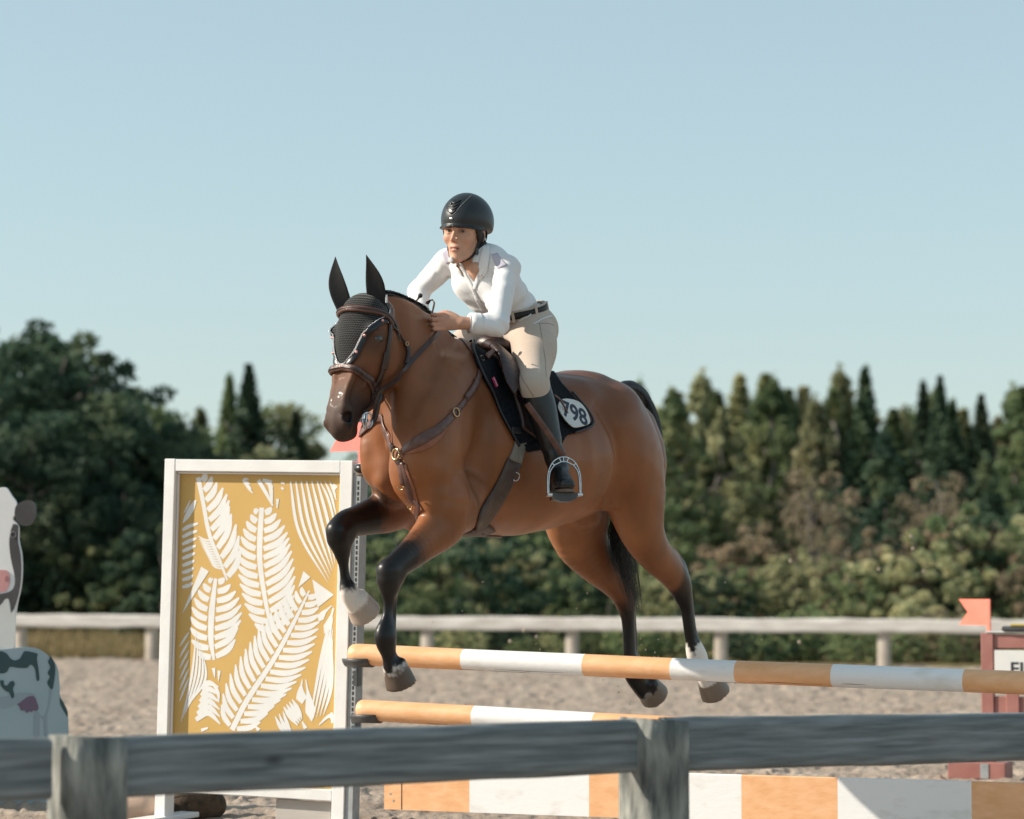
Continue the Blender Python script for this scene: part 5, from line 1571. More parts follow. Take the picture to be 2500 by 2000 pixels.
# skeleton points
PEL = H3(1256, 800, 0); WAI = H3(1240, 752, 0); CHE = H3(1190, 690, 0); UCH = H3(1174, 648, 0); NEC = H3(1163, 625, 0)
SHL = H3(1238, 655, .165); SHR = H3(1092, 640, -.165)
ELL = H3(1214, 793, .25); WRL = H3(1128, 789, .165); HAL = H3(1094, 787, .125)
ELR = H3(1022, 712, -.30); WRR = H3(1030, 782, -.20); HAR = H3(1056, 808, -.09)
HPL = H3(1297, 806, .085); KNL = H3(1304, 938, .315); ANL = H3(1364, 1152, .395)
HPR = HPL * np.array([1, -1, 1]) ; KNR = KNL * np.array([1, -1, 1]) + np.array([.04, 0, .01]); 
ANR = ANL * np.array([1, -1, 1]) + np.array([.09, -.0, .075])
def arm(F_, S, E, W, r, k=.02, sub=5, s0=0):
    F_.chain([S, S * .5 + E * .5, E], [r[0], r[1], r[2]], k=k)
    F_.chain([E, E * .6 + W * .4, W], [r[2], r[3], r[4]], k=k)
add_head(rb)
rb.chain([hd_(-.035, 0, -.06), hd_(-.055, 0, -.13), NEC, UCH], [(.052, .052), (.050, .052), (.053, .050), (.070, .056)], k=.025)
rb.chain([PEL, WAI, CHE, UCH], [(.13, .095), (.105, .085), (.130, .102), (.125, .076)], k=.03)
rb.chain([H3(1172, 655, .05), SHL], [.045, .040], k=.03); rb.chain([H3(1172, 655, -.05), SHR], [.045, .040], k=.03)
# collar bones
rb.chain([H3(1168, 668, .015), H3(1195, 650, .09)], [.008, .009], k=.012); rb.chain([H3(1150, 666, -.015), H3(1130, 655, -.08)], [.008, .009], k=.012)
for s_ in (1, -1):
    rb.chain([hd_(-.02, s_ * .035, -.07), (NEC + UCH) / 2 + np.array([.045, s_ * .012, .0])], [.011, .012], k=.018)
arm(rb, SHL, ELL, WRL, (.042, .037, .034, .034, .0235))
arm(rb, SHR, ELR, WRR, (.045, .040, .036, .034, .0235))
for S, K, A_ in ((HPL, KNL, ANL), (HPR, KNR, ANR)):
    rb.chain([S, (S + K) / 2, K], [.085, .068, .048], k=.03)
    rb.chain([K, K * .75 + A_ * .25], [.046, .044], k=.02)
# hands
def hand(F_, W, Hn, lat, thumb_up=True):
    W = np.array(W); Hn = np.array(Hn)
    T = Hn - W; T /= np.linalg.norm(T)
    up = np.array([0, 0, 1.0]); up = up - T * np.dot(up, T); up /= np.linalg.norm(up)
    out = np.cross(up, T) * (1 if lat > 0 else -1)
    if np.dot(out, [0, lat, 0]) < 0: out = -out         # back of the hand faces outwards
    kn = W + T * .085
    F_.chain([W, W + T * .035, W + T * .080], [(.017, .024), (.018, .032), (.015, .036)], side=out, k=.012)
    for i, (dz, L) in enumerate(((.030, .95), (.0105, 1.06), (-.0095, 1.0), (-.0285, .82))):
        b = kn + up * dz + out * .004
        p1 = b + T * .030 * L + out * .004 - up * .003
        p2 = p1 + (T * .35 - out * .95) * .024 * L
        p3 = p2 + (-T * .75 - out * .65) * .020 * L
        F_.chain([b - T * .012, b, p1], [.0088, .0094, .0084], k=.0020, sub=3)
        F_.chain([p1, p2], [.0084, .0078], k=.002); F_.chain([p2, p3], [.0078, .0068], k=.002)
    b = W + T * .030 + up * .026 - out * .006
    p1 = b + T * .034 + up * .014 - out * .010
    p2 = p1 + T * .028 - up * .006 - out * .010
    F_.chain([W + T * .018 + up * .012, b, p1, p2], [.015, .013, .0105, .0088], k=.006, sub=3)
    return kn, T, up, out
hkL = hand(rb, WRL, HAL, 1); hkR = hand(rb, WRR, HAR, -1)
RV, RF = rb.mesh(2)
n = len(RV)
sk = np.array([0.56, 0.315, 0.215]); red = np.array([0.56, 0.20, 0.15])
nz2 = vnoise(RV[:, 1] * 1 + RV[:, 0], RV[:, 2], .03)
rc = np.tile(sk, (n, 1)) * (0.92 + .14 * nz2[:, None])
Q = (RV - Hc) @ HA.T                     # head coordinates f, l, u
def mixc(mask, c):
    global rc
    rc = rc * (1 - mask[:, None]) + np.array(c) * mask[:, None]
inh = np.linalg.norm(Q, axis=1) < .17
for s_ in (1, -1):
    mixc(inh * sstep(.035, .010, np.linalg.norm(Q - [.06, s_ * .045, -.035], axis=1)) * .25, red)
    mixc(inh * sstep(.019, .011, np.linalg.norm((Q - [.085, s_ * .031, -.002]) * [.6, .8, 1.2], axis=1)) * .45, (.22, .10, .075))
    bx = np.clip((np.abs(Q[:, 1]) - .012) / .038, 0, 1)
    bz = .0215 + .0045 * np.sin(bx * 2.4)
    mixc(inh * (Q[:, 0] > .04) * (np.abs(Q[:, 1]) > .011) * (np.abs(Q[:, 1]) < .052) * sstep(.0055, .0025, np.abs(Q[:, 2] - bz)) * .55, (.10, .05, .035))
mixc(inh * sstep(.016, .008, np.linalg.norm(Q - [.104, 0, -.038], axis=1)) * .25, red)
lipm = sstep(.0105, .0075, np.abs(Q[:, 2] + .0748)) * sstep(.024, .017, np.abs(Q[:, 1])) * (Q[:, 0] > .073)
mixc(inh * lipm * .6, (.46, .18, .155))
mixc(inh * sstep(.0050, .0030, np.abs(Q[:, 2] + .0745)) * sstep(.020, .015, np.abs(Q[:, 1])) * (Q[:, 0] > .06) * (Q[:, 0] < .0855), (.05, .015, .012))
kd = np.linalg.norm(RV - (hkL[0]), axis=1)
mixc(sstep(.06, .02, kd) * .18, red)
# nostril shade is left to light; hands slightly redder
rp_ = toW(PEL)
rider = empty('person', rp_, 'rider in white shirt, beige breeches and black helmet, leaning over the neck of the horse', 'person', rz=HANG)
RVW = toW(RV)
rbody = mesh_obj('body', RVW, RF, M['skin'], rider, col=rc)
RBV = BVHTree.FromPolygons(RVW.tolist(), RF.tolist())
# eyes
M['eyewhite'] = mat('eye_white', (0.34, 0.31, 0.29), rough=0.12, spec=0.6)
M['iris'] = mat('dark_brown_iris', (0.018, 0.009, 0.006), rough=0.08, spec=0.8)
for s_ in (1, -1):
    c = hd_(.0728, s_ * .031, -.0022)
    V, F = ball(c, (.0118, .0125, .0112), 12, HA); e = mesh_obj('eye', toW(V), F, M['eyewhite'], rider); fix_normals(e)
    V, F = ball(c + hf * .0068 + hl * .0015, (.0060, .0080, .0080), 8, HA); i_ = mesh_obj('iris', toW(V), F, M['iris'], e); fix_normals(i_)
# lashes / lids line
mb = MB()
for s_ in (1, -1):
    mb.tube(toW(crom(np.array([hd_(.0825, s_ * .018, .0005), hd_(.0862, s_ * .031, .0030), hd_(.0750, s_ * .046, -.0015)]), 12)), [.0005] + [.0010] * 10 + [.0005], 6)
mb.build('eyelashes', M['rhair'], rider, smooth=True)

# --- shirt
sf = Field((-.12, -.42, 1.85), (.95, .42, 2.50), 0.0046)
sf.chain([H3(1255, 775, 0), WAI, (WAI + CHE) / 2, CHE, UCH, H3(1170, 638, 0)], [(.134, .102), (.128, .102), (.134, .104), (.144, .112), (.142, .094), (.085, .066)], k=.02)
sf.chain([H3(1176, 642, .04), H3(1200, 636, .09), SHL], [(.068, .064), (.056, .052), (.053, .052)], k=.03)
sf.chain([H3(1160, 640, -.04), H3(1132, 629, -.09), SHR], [(.068, .064), (.053, .052), (.052, .052)], k=.03)
sf.chain([SHL, SHL * .55 + ELL * .45, ELL], [.051, .047, .044], k=.02)
CUL = ELL * .42 + WRL * .58
sf.chain([ELL, ELL * .7 + CUL * .3, CUL], [.044, .046, .041], k=.02)
sf.chain([SHR, SHR * .5 + ELR * .5, ELR], [.053, .050, .043], k=.02)
sf.chain([ELR, ELR * .35 + WRR * .65], [.043, .036], k=.02)
sf.chain([H3(1222, 690, .10), H3(1210, 740, .10)], [.05, .045], k=.04)
# breast
for s_ in (1, -1): sf.ell(CHE + np.array([.055, s_ * .062, -.015]), (.055, .056, .05), k=.04)
# open neck: a V cut down the front
vA = H3(1158, 640, 0) + np.array([.02, 0, .02]); vB = CHE + np.array([.14, 0, .02])
sf.chain([NEC + hu * .03, NEC * .5 + UCH * .5 + np.array([.03, 0, 0])], [(.054, .054), (.040, .042)], k=.005, mode='sub')
VC = [UCH + np.array([.075, .012, .045]), UCH * .5 + CHE * .5 + np.array([.11, .022, .01]), CHE + np.array([.13, .030, -.01])]
sf.chain(VC, [(.030, .05), (.019, .05), (.003, .03)], k=.008, mode='sub')
# cuff opening
d_ = (WRL - CUL) / np.linalg.norm(WRL - CUL)
rs2 = np.random.RandomState(2)
ds = (ELL - SHL) / np.linalg.norm(ELL - SHL)
def wr(X, Y, Z):
    a = np.sin(95 * X + 40 * Z + 6 * np.sin(22 * Y + 11 * Z)) * np.sin(21 * Y + 9 * X + 1)
    b = np.sin(60 * Z - 75 * X + 5 * np.sin(19 * X)) * np.sin(17 * Z + 23 * Y)
    # creases across the crook of the elbow and at the arm pit
    def at(p, r): return np.exp(-((X - p[0]) ** 2 + (Y - p[1]) ** 2 + (Z - p[2]) ** 2) / r ** 2)
    c = np.sin(105 * (X * ds[0] + Y * ds[1] + Z * ds[2]) + 5 * np.sin(17 * Y + 7 * X) + 3 * np.sin(23 * X - 12 * Z + 1)) * (.6 + .4 * np.sin(31 * Y + 19 * X)) * (at(ELL, .10) + .9 * at(SHL + np.array([.02, -.03, -.06]), .10) + .8 * at(SHR + np.array([0, .04, -.05]), .07) + .8 * at(ELR * .6 + SHR * .4, .09))
    d = np.sin(70 * Z + 55 * X + 2) * (at(WAI + np.array([.05, .08, .02]), .12) + at(WAI + np.array([.06, -.06, .02]), .12))
    return 0.0010 * a + 0.0011 * b + 0.0036 * c + 0.0040 * d
sf.displace(wr)
SV, SF = sf.mesh(3)
# trim below the belt line
nax0 = (hd_(-.05, 0, -.12) - NEC); nax0 /= np.linalg.norm(nax0)
shirt = mesh_obj('shirt', toW(SV), SF, M['shirt'], rider)
SBV = BVHTree.FromPolygons(toW(SV).tolist(), SF.tolist())
# keep the torso's skin inside the shirt except in the open neck
vc = crom(np.array(VC), 12)
RV2 = RV.copy()
lim_arm = [CUL, CUL + (WRL - CUL) * 2.2, WRR, ELR * .3 + WRR * .7]
for i_ in range(len(RV2)):
    p = RV2[i_]
    if p[2] < WAI[2] - .06 or np.linalg.norm(p - Hc) < .135: continue
    _t = np.dot(p - NEC, nax0)
    if _t > .0 and np.linalg.norm(p - NEC - nax0 * _t) < .068: continue
    if np.dot(p - CUL, d_) > -.01 and np.linalg.norm(p - CUL) < .30 and p[1] > .02 and np.linalg.norm(p - WRL) < .22: continue
    if np.linalg.norm(p - HAR) < .16 and p[1] < .0: continue
    if np.min(np.linalg.norm((vc - p) * [.45, 1.0, .8], axis=1)) < .052: continue
    h = SBV.find_nearest(Vector(toW(p)))
    q = toH(np.array(h[0])); nn = np.array(h[1]) @ HM
    s__ = np.dot(p - q, nn)
    if s__ > -.006 and h[3] < .05: RV2[i_] = q - nn * .007
_w = toW(RV2); Mi_ = np.array(root_matrix(rider).inverted()); _l = _w @ Mi_[:3, :3].T + Mi_[:3, 3]
rbody.data.vertices.foreach_set('co', _l.ravel()); rbody.data.update()
def sp(u, v, bv=SBV):
    p, nn = cast(u, v, bv)
    if p is None:
        p = toW(H3(u, v, 0)); p, nn = nearest(p, bv)
    return p
def slab(pts, th, lift, bv, ncol=10):
    """a flat cloth piece draped on the shirt: pts = two edge curves in px"""
    V, F = patch_on(pts[0], pts[1], ncol, 12, lift, th, bv); return V, F
# collar flaps
nax = (hd_(-.05, 0, -.12) - NEC); nax /= np.linalg.norm(nax)
ncx = np.array([1.0, 0, 0]) - nax * nax[0]; ncx /= np.linalg.norm(ncx); ncy = np.cross(nax, ncx)
nb_ = NEC + nax * .032
V = []; F = []
n = 44
for i in range(n + 1):
    a_ = math.radians(24 + (360 - 48) * i / n)             # 0 = front, the collar is open there
    e_ = math.exp(-min(i, n - i) / 6.0)
    rr = .060
    d = ncx * math.cos(a_) + ncy * math.sin(a_)
    base = nb_ + d * rr - nax * (.02 + .050 * e_) + ncx * .012 * e_
    topp = nb_ + d * (rr + .004) + nax * .026 * (1 - .5 * e_)
    fold = topp + d * .008
    out = nb_ + d * (rr + .036 + .010 * e_) - nax * (.022 + .040 * e_)
    for p in (base, topp, fold, out, out - d * .003, fold - d * .0 - nax * .004): V.append(p)
for i in range(n):
    for j in range(5):
        F.append((i * 6 + j, i * 6 + j + 1, (i + 1) * 6 + j + 1, (i + 1) * 6 + j))
o = mesh_obj('collar', toW(np.array(V)), F, M['shirt'], shirt)
md = o.modifiers.new('thick', 'SOLIDIFY'); md.thickness = .0018
CBV = BVHTree.FromPolygons(toW(SV).tolist() + _w.tolist(), [tuple(f) for f in SF] + [tuple(int(q) + len(SV) for q in f) for f in RF])
def laid(name, px, w_, prof=None, lift=.0015, th=.0024):
    mb = MB(); strap_on([sp(u, v, CBV) for u, v in px], w_, th, bv=CBV, lift=lift, mbk=mb, wprof=prof)
    mb.build(name, M['shirt'], shirt, smooth=True)
laid('placket', [(1124, 642), (1134, 664), (1145, 687), (1155, 708), (1165, 731), (1180, 760)], .017)
laid('placket', [(1176, 652), (1171, 668), (1164, 688), (1158, 706)], .016)
laid('collar', [(1187, 602), (1186, 620), (1182, 642), (1177, 662), (1171, 680)], .038, [.6, 1, 1.05, 1, .4], .004, .003)
laid('collar', [(1106, 630), (1113, 646), (1121, 660), (1129, 671)], .028, [.7, 1, 1, .4], .004, .003)
# turned cuff
cA = CUL - d_ * .012; cB = CUL + d_ * .030
V, F = tube_geo(toW(np.array([cA, cA * .5 + cB * .5, cB, cB + d_ * .004, cB - d_ * .004])), [.0445, .0440, .0430, .040, .032], 24, False)
o = mesh_obj('cuff', V, F, M['shirt'], shirt); fix_normals(o)
# placket down from the V
V, F = patch_on([(1200, 622), (1206, 640), (1215, 657)], [(1214, 618), (1226, 634), (1240, 648)], 8, 8, .0018, .0006, SBV)
o = mesh_obj('mesh_panel', V, F, M['mesh_panel'], shirt); fix_normals(o)
V, F = patch_on([(1078, 618), (1084, 632), (1090, 645)], [(1092, 606), (1100, 622), (1106, 640)], 8, 8, .002, .001, SBV)
o = mesh_obj('mesh_panel', V, F, M['mesh_panel'], shirt); fix_normals(o)
mb = MB()
for u, v in ((1158, 716), (1166, 731), (1190, 676)):
    p, nn = nearest(sp(u, v), SBV); V_, F_ = ball(p + nn * .004, (.0035, .0035, .002), 5); mb.add(V_, F_)
mb.build('button', M['crystal'], shirt, smooth=True)

# --- breeches
bf = Field((-.36, -.46, 1.55), (.72, .46, 2.25), 0.0065)
bf.chain([H3(1247, 764, 0), H3(1262, 786, 0), H3(1268, 812, 0)], [(.132, .098), (.142, .108), (.135, .115)], k=.03)
for S, K in ((HPL, KNL), (HPR, KNR)):
    sg = np.sign(S[1])
    bf.chain([S, S * .62 + K * .38 + np.array([.0, sg * .012, 0]), S * .3 + K * .7, K + (K - S) * .06], [(.103, .104), (.094, .094), (.073, .075), (.058, .060)], k=.045)
    bf.ell(S + np.array([-.045, 0, .0]), (.080, .080, .085), k=.04)
    A_ = ANL if sg > 0 else ANR
    bf.chain([K, K * .8 + A_ * .2], [.060, .056], k=.02)
bf.displace(lambda X, Y, Z: 0.0016 * np.sin(60 * X + 30 * Z) * np.sin(20 * Y + 14 * Z) + 0.005 * np.sin(75 * Z + 50 * X - 20 * Y) * np.exp(-((X - HPL[0] - .09) ** 2 + (np.abs(Y) - .08) ** 2 + (Z - HPL[2] - .0) ** 2) / .075 ** 2))
PV, PF = bf.mesh(2)
bre = mesh_obj('breeches', toW(PV), PF, M['breeches'], rider)
PBV = BVHTree.FromPolygons(toW(PV).tolist(), PF.tolist())
M['piping'] = mat('white_piping', (0.75, 0.75, 0.76), rough=0.6)
M['seam'] = mat('breeches_seam', (0.27, 0.20, 0.15), rough=0.9)
def on_b(u, v): return sp(u, v, PBV)
mb = MB(); strap_on([on_b(u, v) for u, v in [(1347, 772), (1332, 776), (1315, 785), (1303, 792)]], .005, .002, bv=PBV, lift=.001, mbk=mb)
strap_on([on_b(u, v) for u, v in [(1313, 745), (1300, 764), (1285, 776), (1268, 785)]], .0045, .002, bv=PBV, lift=.001, mbk=mb)
mb.build('white_piping', M['piping'], bre, smooth=True)
mb = MB()
strap_on([on_b(u, v) for u, v in [(1317, 790), (1322, 820), (1327, 850), (1332, 885), (1333, 920)]], .0022, .0007, bv=PBV, lift=.0004, mbk=mb)
strap_on([on_b(u, v) for u, v in [(1258, 872), (1270, 905), (1285, 940), (1303, 968)]], .0030, .0009, bv=PBV, lift=.0004, mbk=mb)
strap_on([on_b(u, v) for u, v in [(1352, 795), (1335, 790), (1317, 790)]], .0022, .0007, bv=PBV, lift=.0004, mbk=mb)
mb.build('seam', M['seam'], bre, smooth=True)
# waistband and belt: a ring round the waist
Wc = H3(1252, 762, 0)
ta = (WAI - PEL); ta /= np.linalg.norm(ta)
ta = np.array([.30, 0, .95]); ta /= np.linalg.norm(ta)
tb = np.cross((0, 1, 0), ta)
def ring_pts(c, n=48, rs_=.2):
    out = []
    for i in range(n + 1):
        a = 2 * math.pi * i / n
        d = np.array([0, 1, 0]) * math.sin(a) + tb * math.cos(a)
        o_, w_ = toW(c + d * .3), -(d @ HM.T)
        best_ = None
        for bv in (PBV, SBV):
            h = bv.ray_cast(Vector(o_), Vector(w_), .32)
            if h[0] is not None:
                t_ = (np.array(h[0]) - o_) @ w_
                if best_ is None or t_ < best_: best_ = t_
        r_ = .3 - (best_ if best_ is not None else .18)
        out.append(r_)
    out = np.array(out); out[-1] = out[0]
    k_ = np.array([1, 2, 3, 2, 1.]); k_ /= k_.sum()
    e_ = np.concatenate([out[-5:-1], out, out[1:5]]); out = np.convolve(e_, k_, 'same')[4:-4]
    return [toW(c + (np.array([0, 1, 0]) * math.sin(a) + tb * math.cos(a)) * min(r_, .165)) for a, r_ in zip(np.linspace(0, 2 * math.pi, n + 1), out)]
def ring_band(c, width, th, off):
    P = np.array(ring_pts(c)); cw = toW(c); tw = ta @ HM.T
    V = []; F = []; n = len(P) - 1
    for i in range(n):
        d = P[i] - cw; d -= tw * np.dot(d, tw); L = np.linalg.norm(d); d /= L
        for a, b in ((-1, 0), (-1, 1), (1, 1), (1, 0)): V.append(P[i] + tw * a * width / 2 + d * (off + b * th))
    for i in range(n):
        for j in range(4):
            q = (j + 1) % 4; i2 = (i + 1) % n
            F.append((i * 4 + j, i * 4 + q, i2 * 4 + q, i2 * 4 + j))
    return V, F
V, F = ring_band(Wc, .046, .004, .0005); o = mesh_obj('waistband', V, F, M['breeches'], bre); fix_normals(o)
V, F = ring_band(Wc + ta * .002, .028, .005, .004); o = mesh_obj('belt', V, F, M['belt'], rider); fix_normals(o)
mb = MB(); PP = ring_pts(Wc)
for i in (5, 10, 15, 33, 43):
    d = PP[i] - toW(Wc); d /= np.linalg.norm(d); s_ = np.cross(ta @ HM.T, d)
    mb.box(PP[i] + d * .009, [s_ * .006, (ta @ HM.T) * .025, d * .002], bev=.001)
mb.build('belt_loop', M['breeches'], bre)

# --- boots
def boot(K, A_, sg, toe_dir, name='boot'):
    f = Field(np.minimum(K, A_) - .32, np.maximum(K, A_) + .32, .006)
    back = np.array([-1, 0, 0.0])
    top = K * .93 + A_ * .07
    f.chain([top, K * .72 + A_ * .28, K * .45 + A_ * .55, K * .2 + A_ * .8, A_ + np.array([0, 0, .01])], [(.063, .066), (.062, .064), (.052, .053), (.043, .044), (.041, .043)], k=.02)
    cut = (K - A_) / np.linalg.norm(K - A_) + np.array([.28, 0, 0]); cut /= np.linalg.norm(cut)
    td = np.array(toe_dir, float); td /= np.linalg.norm(td)
    up = np.array([0, 0, 1.0]); sd_ = np.cross(up, td); sd_ /= np.linalg.norm(sd_); up = np.cross(td, sd_)
    heel = A_ - td * .035 - up * .060
    ball_ = A_ + td * .115 - up * .062; toe = A_ + td * .168 - up * .066
    f.chain([A_ - td * .012 - up * .02, heel], [(.036, .040), (.034, .034)], side=sd_, k=.02)
    f.chain([A_ + td * .005 - up * .008, A_ + td * .060 - up * .034, ball_, toe], [(.036, .042), (.038, .038), (.043, .027), (.033, .020)], side=sd_, k=.02)
    ph = A_ - up * .088
    def cutf(X, Y, Z): return -((X - ph[0]) * up[0] + (Y - ph[1]) * up[1] + (Z - ph[2]) * up[2])
    f.func(cutf, f.lo, f.lo + f.h * (f.n - 1), k=.004, mode='int')
    f.func(lambda X, Y, Z: (X - top[0]) * cut[0] + (Y - top[1]) * cut[1] + (Z - top[2]) * cut[2] - .012, f.lo, f.lo + f.h * (f.n - 1), k=.004, mode='int')
    f.displace(lambda X, Y, Z: .0035 * np.sin(95 * Z + 30 * X + 2 * np.sin(25 * Y)) * np.exp(-((X - A_[0]) ** 2 + (Y - A_[1]) ** 2 + (Z - A_[2] - .07) ** 2) / .07 ** 2) + .0008 * np.sin(40 * X + 25 * Z) * np.sin(30 * Y))
    V, F = f.mesh(2)
    b = mesh_obj(name, toW(V), F, M['bleather'], rider)
    # sole and heel block
    n = 40; out = []
    for i in range(n):
        a = 2 * math.pi * i / n
        x = .068 + .112 * math.cos(a); wdt = .040 * (1 + .18 * math.cos(a)) * (1 - .25 * math.exp(-((x - .03) / .03) ** 2))
        out.append(ph + td * x + sd_ * wdt * math.sin(a))
    V = [p + up * .003 for p in out] + [p - up * .007 for p in out]
    F = [tuple(range(n)), tuple(range(2 * n - 1, n - 1, -1))] + [(i, (i + 1) % n, n + (i + 1) % n, n + i) for i in range(n)]
    M.setdefault('sole', mat('worn_brown_sole', (0.10, 0.075, 0.055), (0.17, 0.13, 0.10), rough=0.8, scale=30))
    o = mesh_obj('sole', toW(np.array(V)), F, M['sole'], b, smooth=False); fix_normals(o)
    mb = MB(); mb.box(toW(ph - td * .012 - up * .018), [(td @ HM.T) * .028, (sd_ @ HM.T) * .030, (up @ HM.T) * .011], bev=.004)
    mb.build('heel', M['bleather'], b)
    return b, td, sd_, up, ph
bL = boot(KNL, ANL, 1, (.66, .75, .06))
bR = boot(KNR, ANR, -1, (.93, -.33, .10))
bL[0]['label'] = 'black riding boot of the near leg, heel up in the stirrup'
bR[0]['label'] = 'black riding boot of the far leg, only its toe showing past the chest'
# stirrups (part of the saddle) under both feet
def stirrup(A_, td, sd_, up, ph, leather_from, vis=True):
    c = ph + td * (.105 if vis else .07) - up * .012                     # under the ball of the foot
    W_ = .066
    P = []
    for a in np.linspace(-.5 * math.pi, 1.5 * math.pi, 2): pass
    arch = [(-W_, 0), (-W_ * 1.0, .05), (-W_ * .94, .088), (-W_ * .68, .125), (-W_ * .3, .143), (0, .147), (W_ * .3, .143), (W_ * .68, .125), (W_ * .94, .088), (W_ * 1.0, .05), (W_, 0)]
    C = crom(np.array(arch), 60)
    st_up = np.array([-.10, 0, 1.0]); st_up -= sd_ * np.dot(st_up, sd_); st_up /= np.linalg.norm(st_up)
    fw = np.cross(sd_, st_up)
    mb = MB()
    def P3(x, z, y=0): return toW(c + sd_ * x + st_up * z + fw * y)
    def plate(outer, inner, th):
        n_ = len(outer); V = []
        for k_, s_ in ((outer, 1), (outer, -1), (inner, -1), (inner, 1)):
            V += [P3(x, z, s_ * th) for x, z in k_]
        F = []
        for q in range(4):
            r_ = (q + 1) % 4
            for i in range(n_ - 1): F.append((q * n_ + i, q * n_ + i + 1, r_ * n_ + i + 1, r_ * n_ + i))
        F.append((0, n_, 2 * n_, 3 * n_)); F.append((n_ - 1, 2 * n_ - 1, 3 * n_ - 1, 4 * n_ - 1))
        mb.add(V, F)
    T = np.gradient(C, axis=0); T /= np.linalg.norm(T, axis=1)[:, None]; Nn = np.stack([-T[:, 1], T[:, 0]], 1)
    plate(C + Nn * .0035, C, .007)
    wdt = np.interp(np.linspace(0, 1, 60), [0, .22, .34, .5, .66, .78, 1], [.004, .007, .017, .019, .017, .007, .004])[:, None]
    plate(C - Nn * (wdt - .0035), C - Nn * wdt, .007)
    for t_ in (0, 12, 17, 24, 29.5, 35, 42, 47, 59):
        i = int(t_); a, b = C[i] + Nn[i] * .002, C[i] - Nn[i] * (wdt[i, 0])
        w3 = (T[i][0] * sd_ + T[i][1] * st_up) * .0022
        mb.bar(P3(*a), P3(*b), w3 @ HM.T, (fw @ HM.T) * .0068, bev=.0005)
    mb.bar(P3(-W_ - .006, -.004), P3(W_ + .006, -.004), (fw @ HM.T) * .024, (st_up @ HM.T) * .005, bev=.002)
    mb.build('stirrup_iron', M['metal'], sadr)
    mb = MB()
    V = []
    prof = [(-.052, -.008), (-.040, -.024), (-.018, -.032), (.018, -.032), (.040, -.024), (.052, -.008), (.050, .003), (-.050, .003)]
    for s_ in (-1, 1):
        for x, z in prof: V.append(P3(x, z, s_ * .026))
    k_ = len(prof); mb.add(V, [tuple(range(k_)), tuple(range(2 * k_ - 1, k_ - 1, -1))] + [(i, (i + 1) % k_, k_ + (i + 1) % k_, k_ + i) for i in range(k_)])
    mb.build('tread', M['dark_plastic'], sadr)
    top = c + st_up * .150
    return toW(top), P3
tL, _ = stirrup(ANL, *bL[1:], None)
tR, _ = stirrup(ANR, *bR[1:], None, False)
mb = MB(); a = on(1292, 1010) + HY * .055; C = crom([toW(H3(1286, 985, .43)), toW(H3(1286, 985, .43)) * .5 + tL * .5 + HY * .004, tL], 16)
d = C[-1] - C[0]; d /= np.linalg.norm(d); s_ = np.cross(d, ray(1330, 1080)); s_ /= np.linalg.norm(s_)
V = []; F = []
for p in C:
    for a_, b_ in ((-1, -1), (-1, 1), (1, 1), (1, -1)): V.append(p + s_ * .0125 * a_ + np.cross(d, s_) * .0022 * b_)
for i in range(len(C) - 1):
    for j in range(4):
        q = (j + 1) % 4; F.append((i * 4 + j, (i + 1) * 4 + j, (i + 1) * 4 + q, i * 4 + q))
mb.add(V, F)
mb.build('stirrup_leather', M['leather'], sadr, smooth=True)
mb = MB(); a = toW(KNR * [1, .8, 1] + [0, 0, -.02]); mb.bar(a, tR, HX * .0125, HY * .0022); mb.build('stirrup_leather', M['leather'], sadr)
# loose strap end lying over the number plate
mb = MB(); C = crom([plane_pt(u, v, q_ := on(1380, 1000, bvp) + HY * .03, HY) for u, v in [(1352, 964), (1366, 975), (1376, 990), (1384, 1005), (1391, 1021)]], 16)
mb.tube(C, [.0045] * 15 + [.002], 6); mb.build('strap_end', M['leather'], sadr, smooth=True)

# --- helmet
hm_ = Field(Hc - .20, Hc + .20, .0045)
hc = hd_(-.020, 0, .050)
hm_.ell(hc, (.122, .102, .112), HA, k=.01)
hm_.ell(hd_(-.045, 0, .035), (.100, .096, .10), HA, k=.03)
def brim(X, Y, Z):
    f = (X - hc[0]) * hf[0] + (Y - hc[1]) * hf[1] + (Z - hc[2]) * hf[2]
    l = (X - hc[0]) * hl[0] + (Y - hc[1]) * hl[1] + (Z - hc[2]) * hl[2]
    u = (X - hc[0]) * hu[0] + (Y - hc[1]) * hu[1] + (Z - hc[2]) * hu[2]
    return -(u + .034 - .018 * np.clip((f + .02) / .1, -1, 0) * 1.4 + .006 * np.clip(f / .1, 0, 1) + 1.6 * l * l * 0)
# keep only the part above the rim
hm_.func(lambda X, Y, Z: brim(X, Y, Z), hm_.lo, hm_.lo + hm_.h * (hm_.n - 1), k=.004, mode='int')
# peak
hm_.func(lambda X, Y, Z: (lambda f, l, u: np.maximum(np.sqrt(((f - .012) / .130) ** 2 + (l / .098) ** 2 ) * .11 - .11, np.abs(u + .036 + .10 * np.clip(f, 0, 1) * .12 + 1.0 * l * l - .004) - .0035))(
    (X - hc[0]) * hf[0] + (Y - hc[1]) * hf[1] + (Z - hc[2]) * hf[2],
    (X - hc[0]) * hl[0] + (Y - hc[1]) * hl[1] + (Z - hc[2]) * hl[2],
    (X - hc[0]) * hu[0] + (Y - hc[1]) * hu[1] + (Z - hc[2]) * hu[2]), hm_.lo, hm_.lo + hm_.h * (hm_.n - 1), k=.010)
hm_.ell(hd_(-.018, 0, .005), (.101, .082, .094), HA, k=.004, mode='sub')
HVh, HFh = hm_.mesh(2)
helm = mesh_obj('helmet', toW(HVh), HFh, M['helmet'], rider)
HBV = BVHTree.FromPolygons(toW(HVh).tolist(), HFh.tolist())
def hs(u, v): return sp(u, v, HBV)
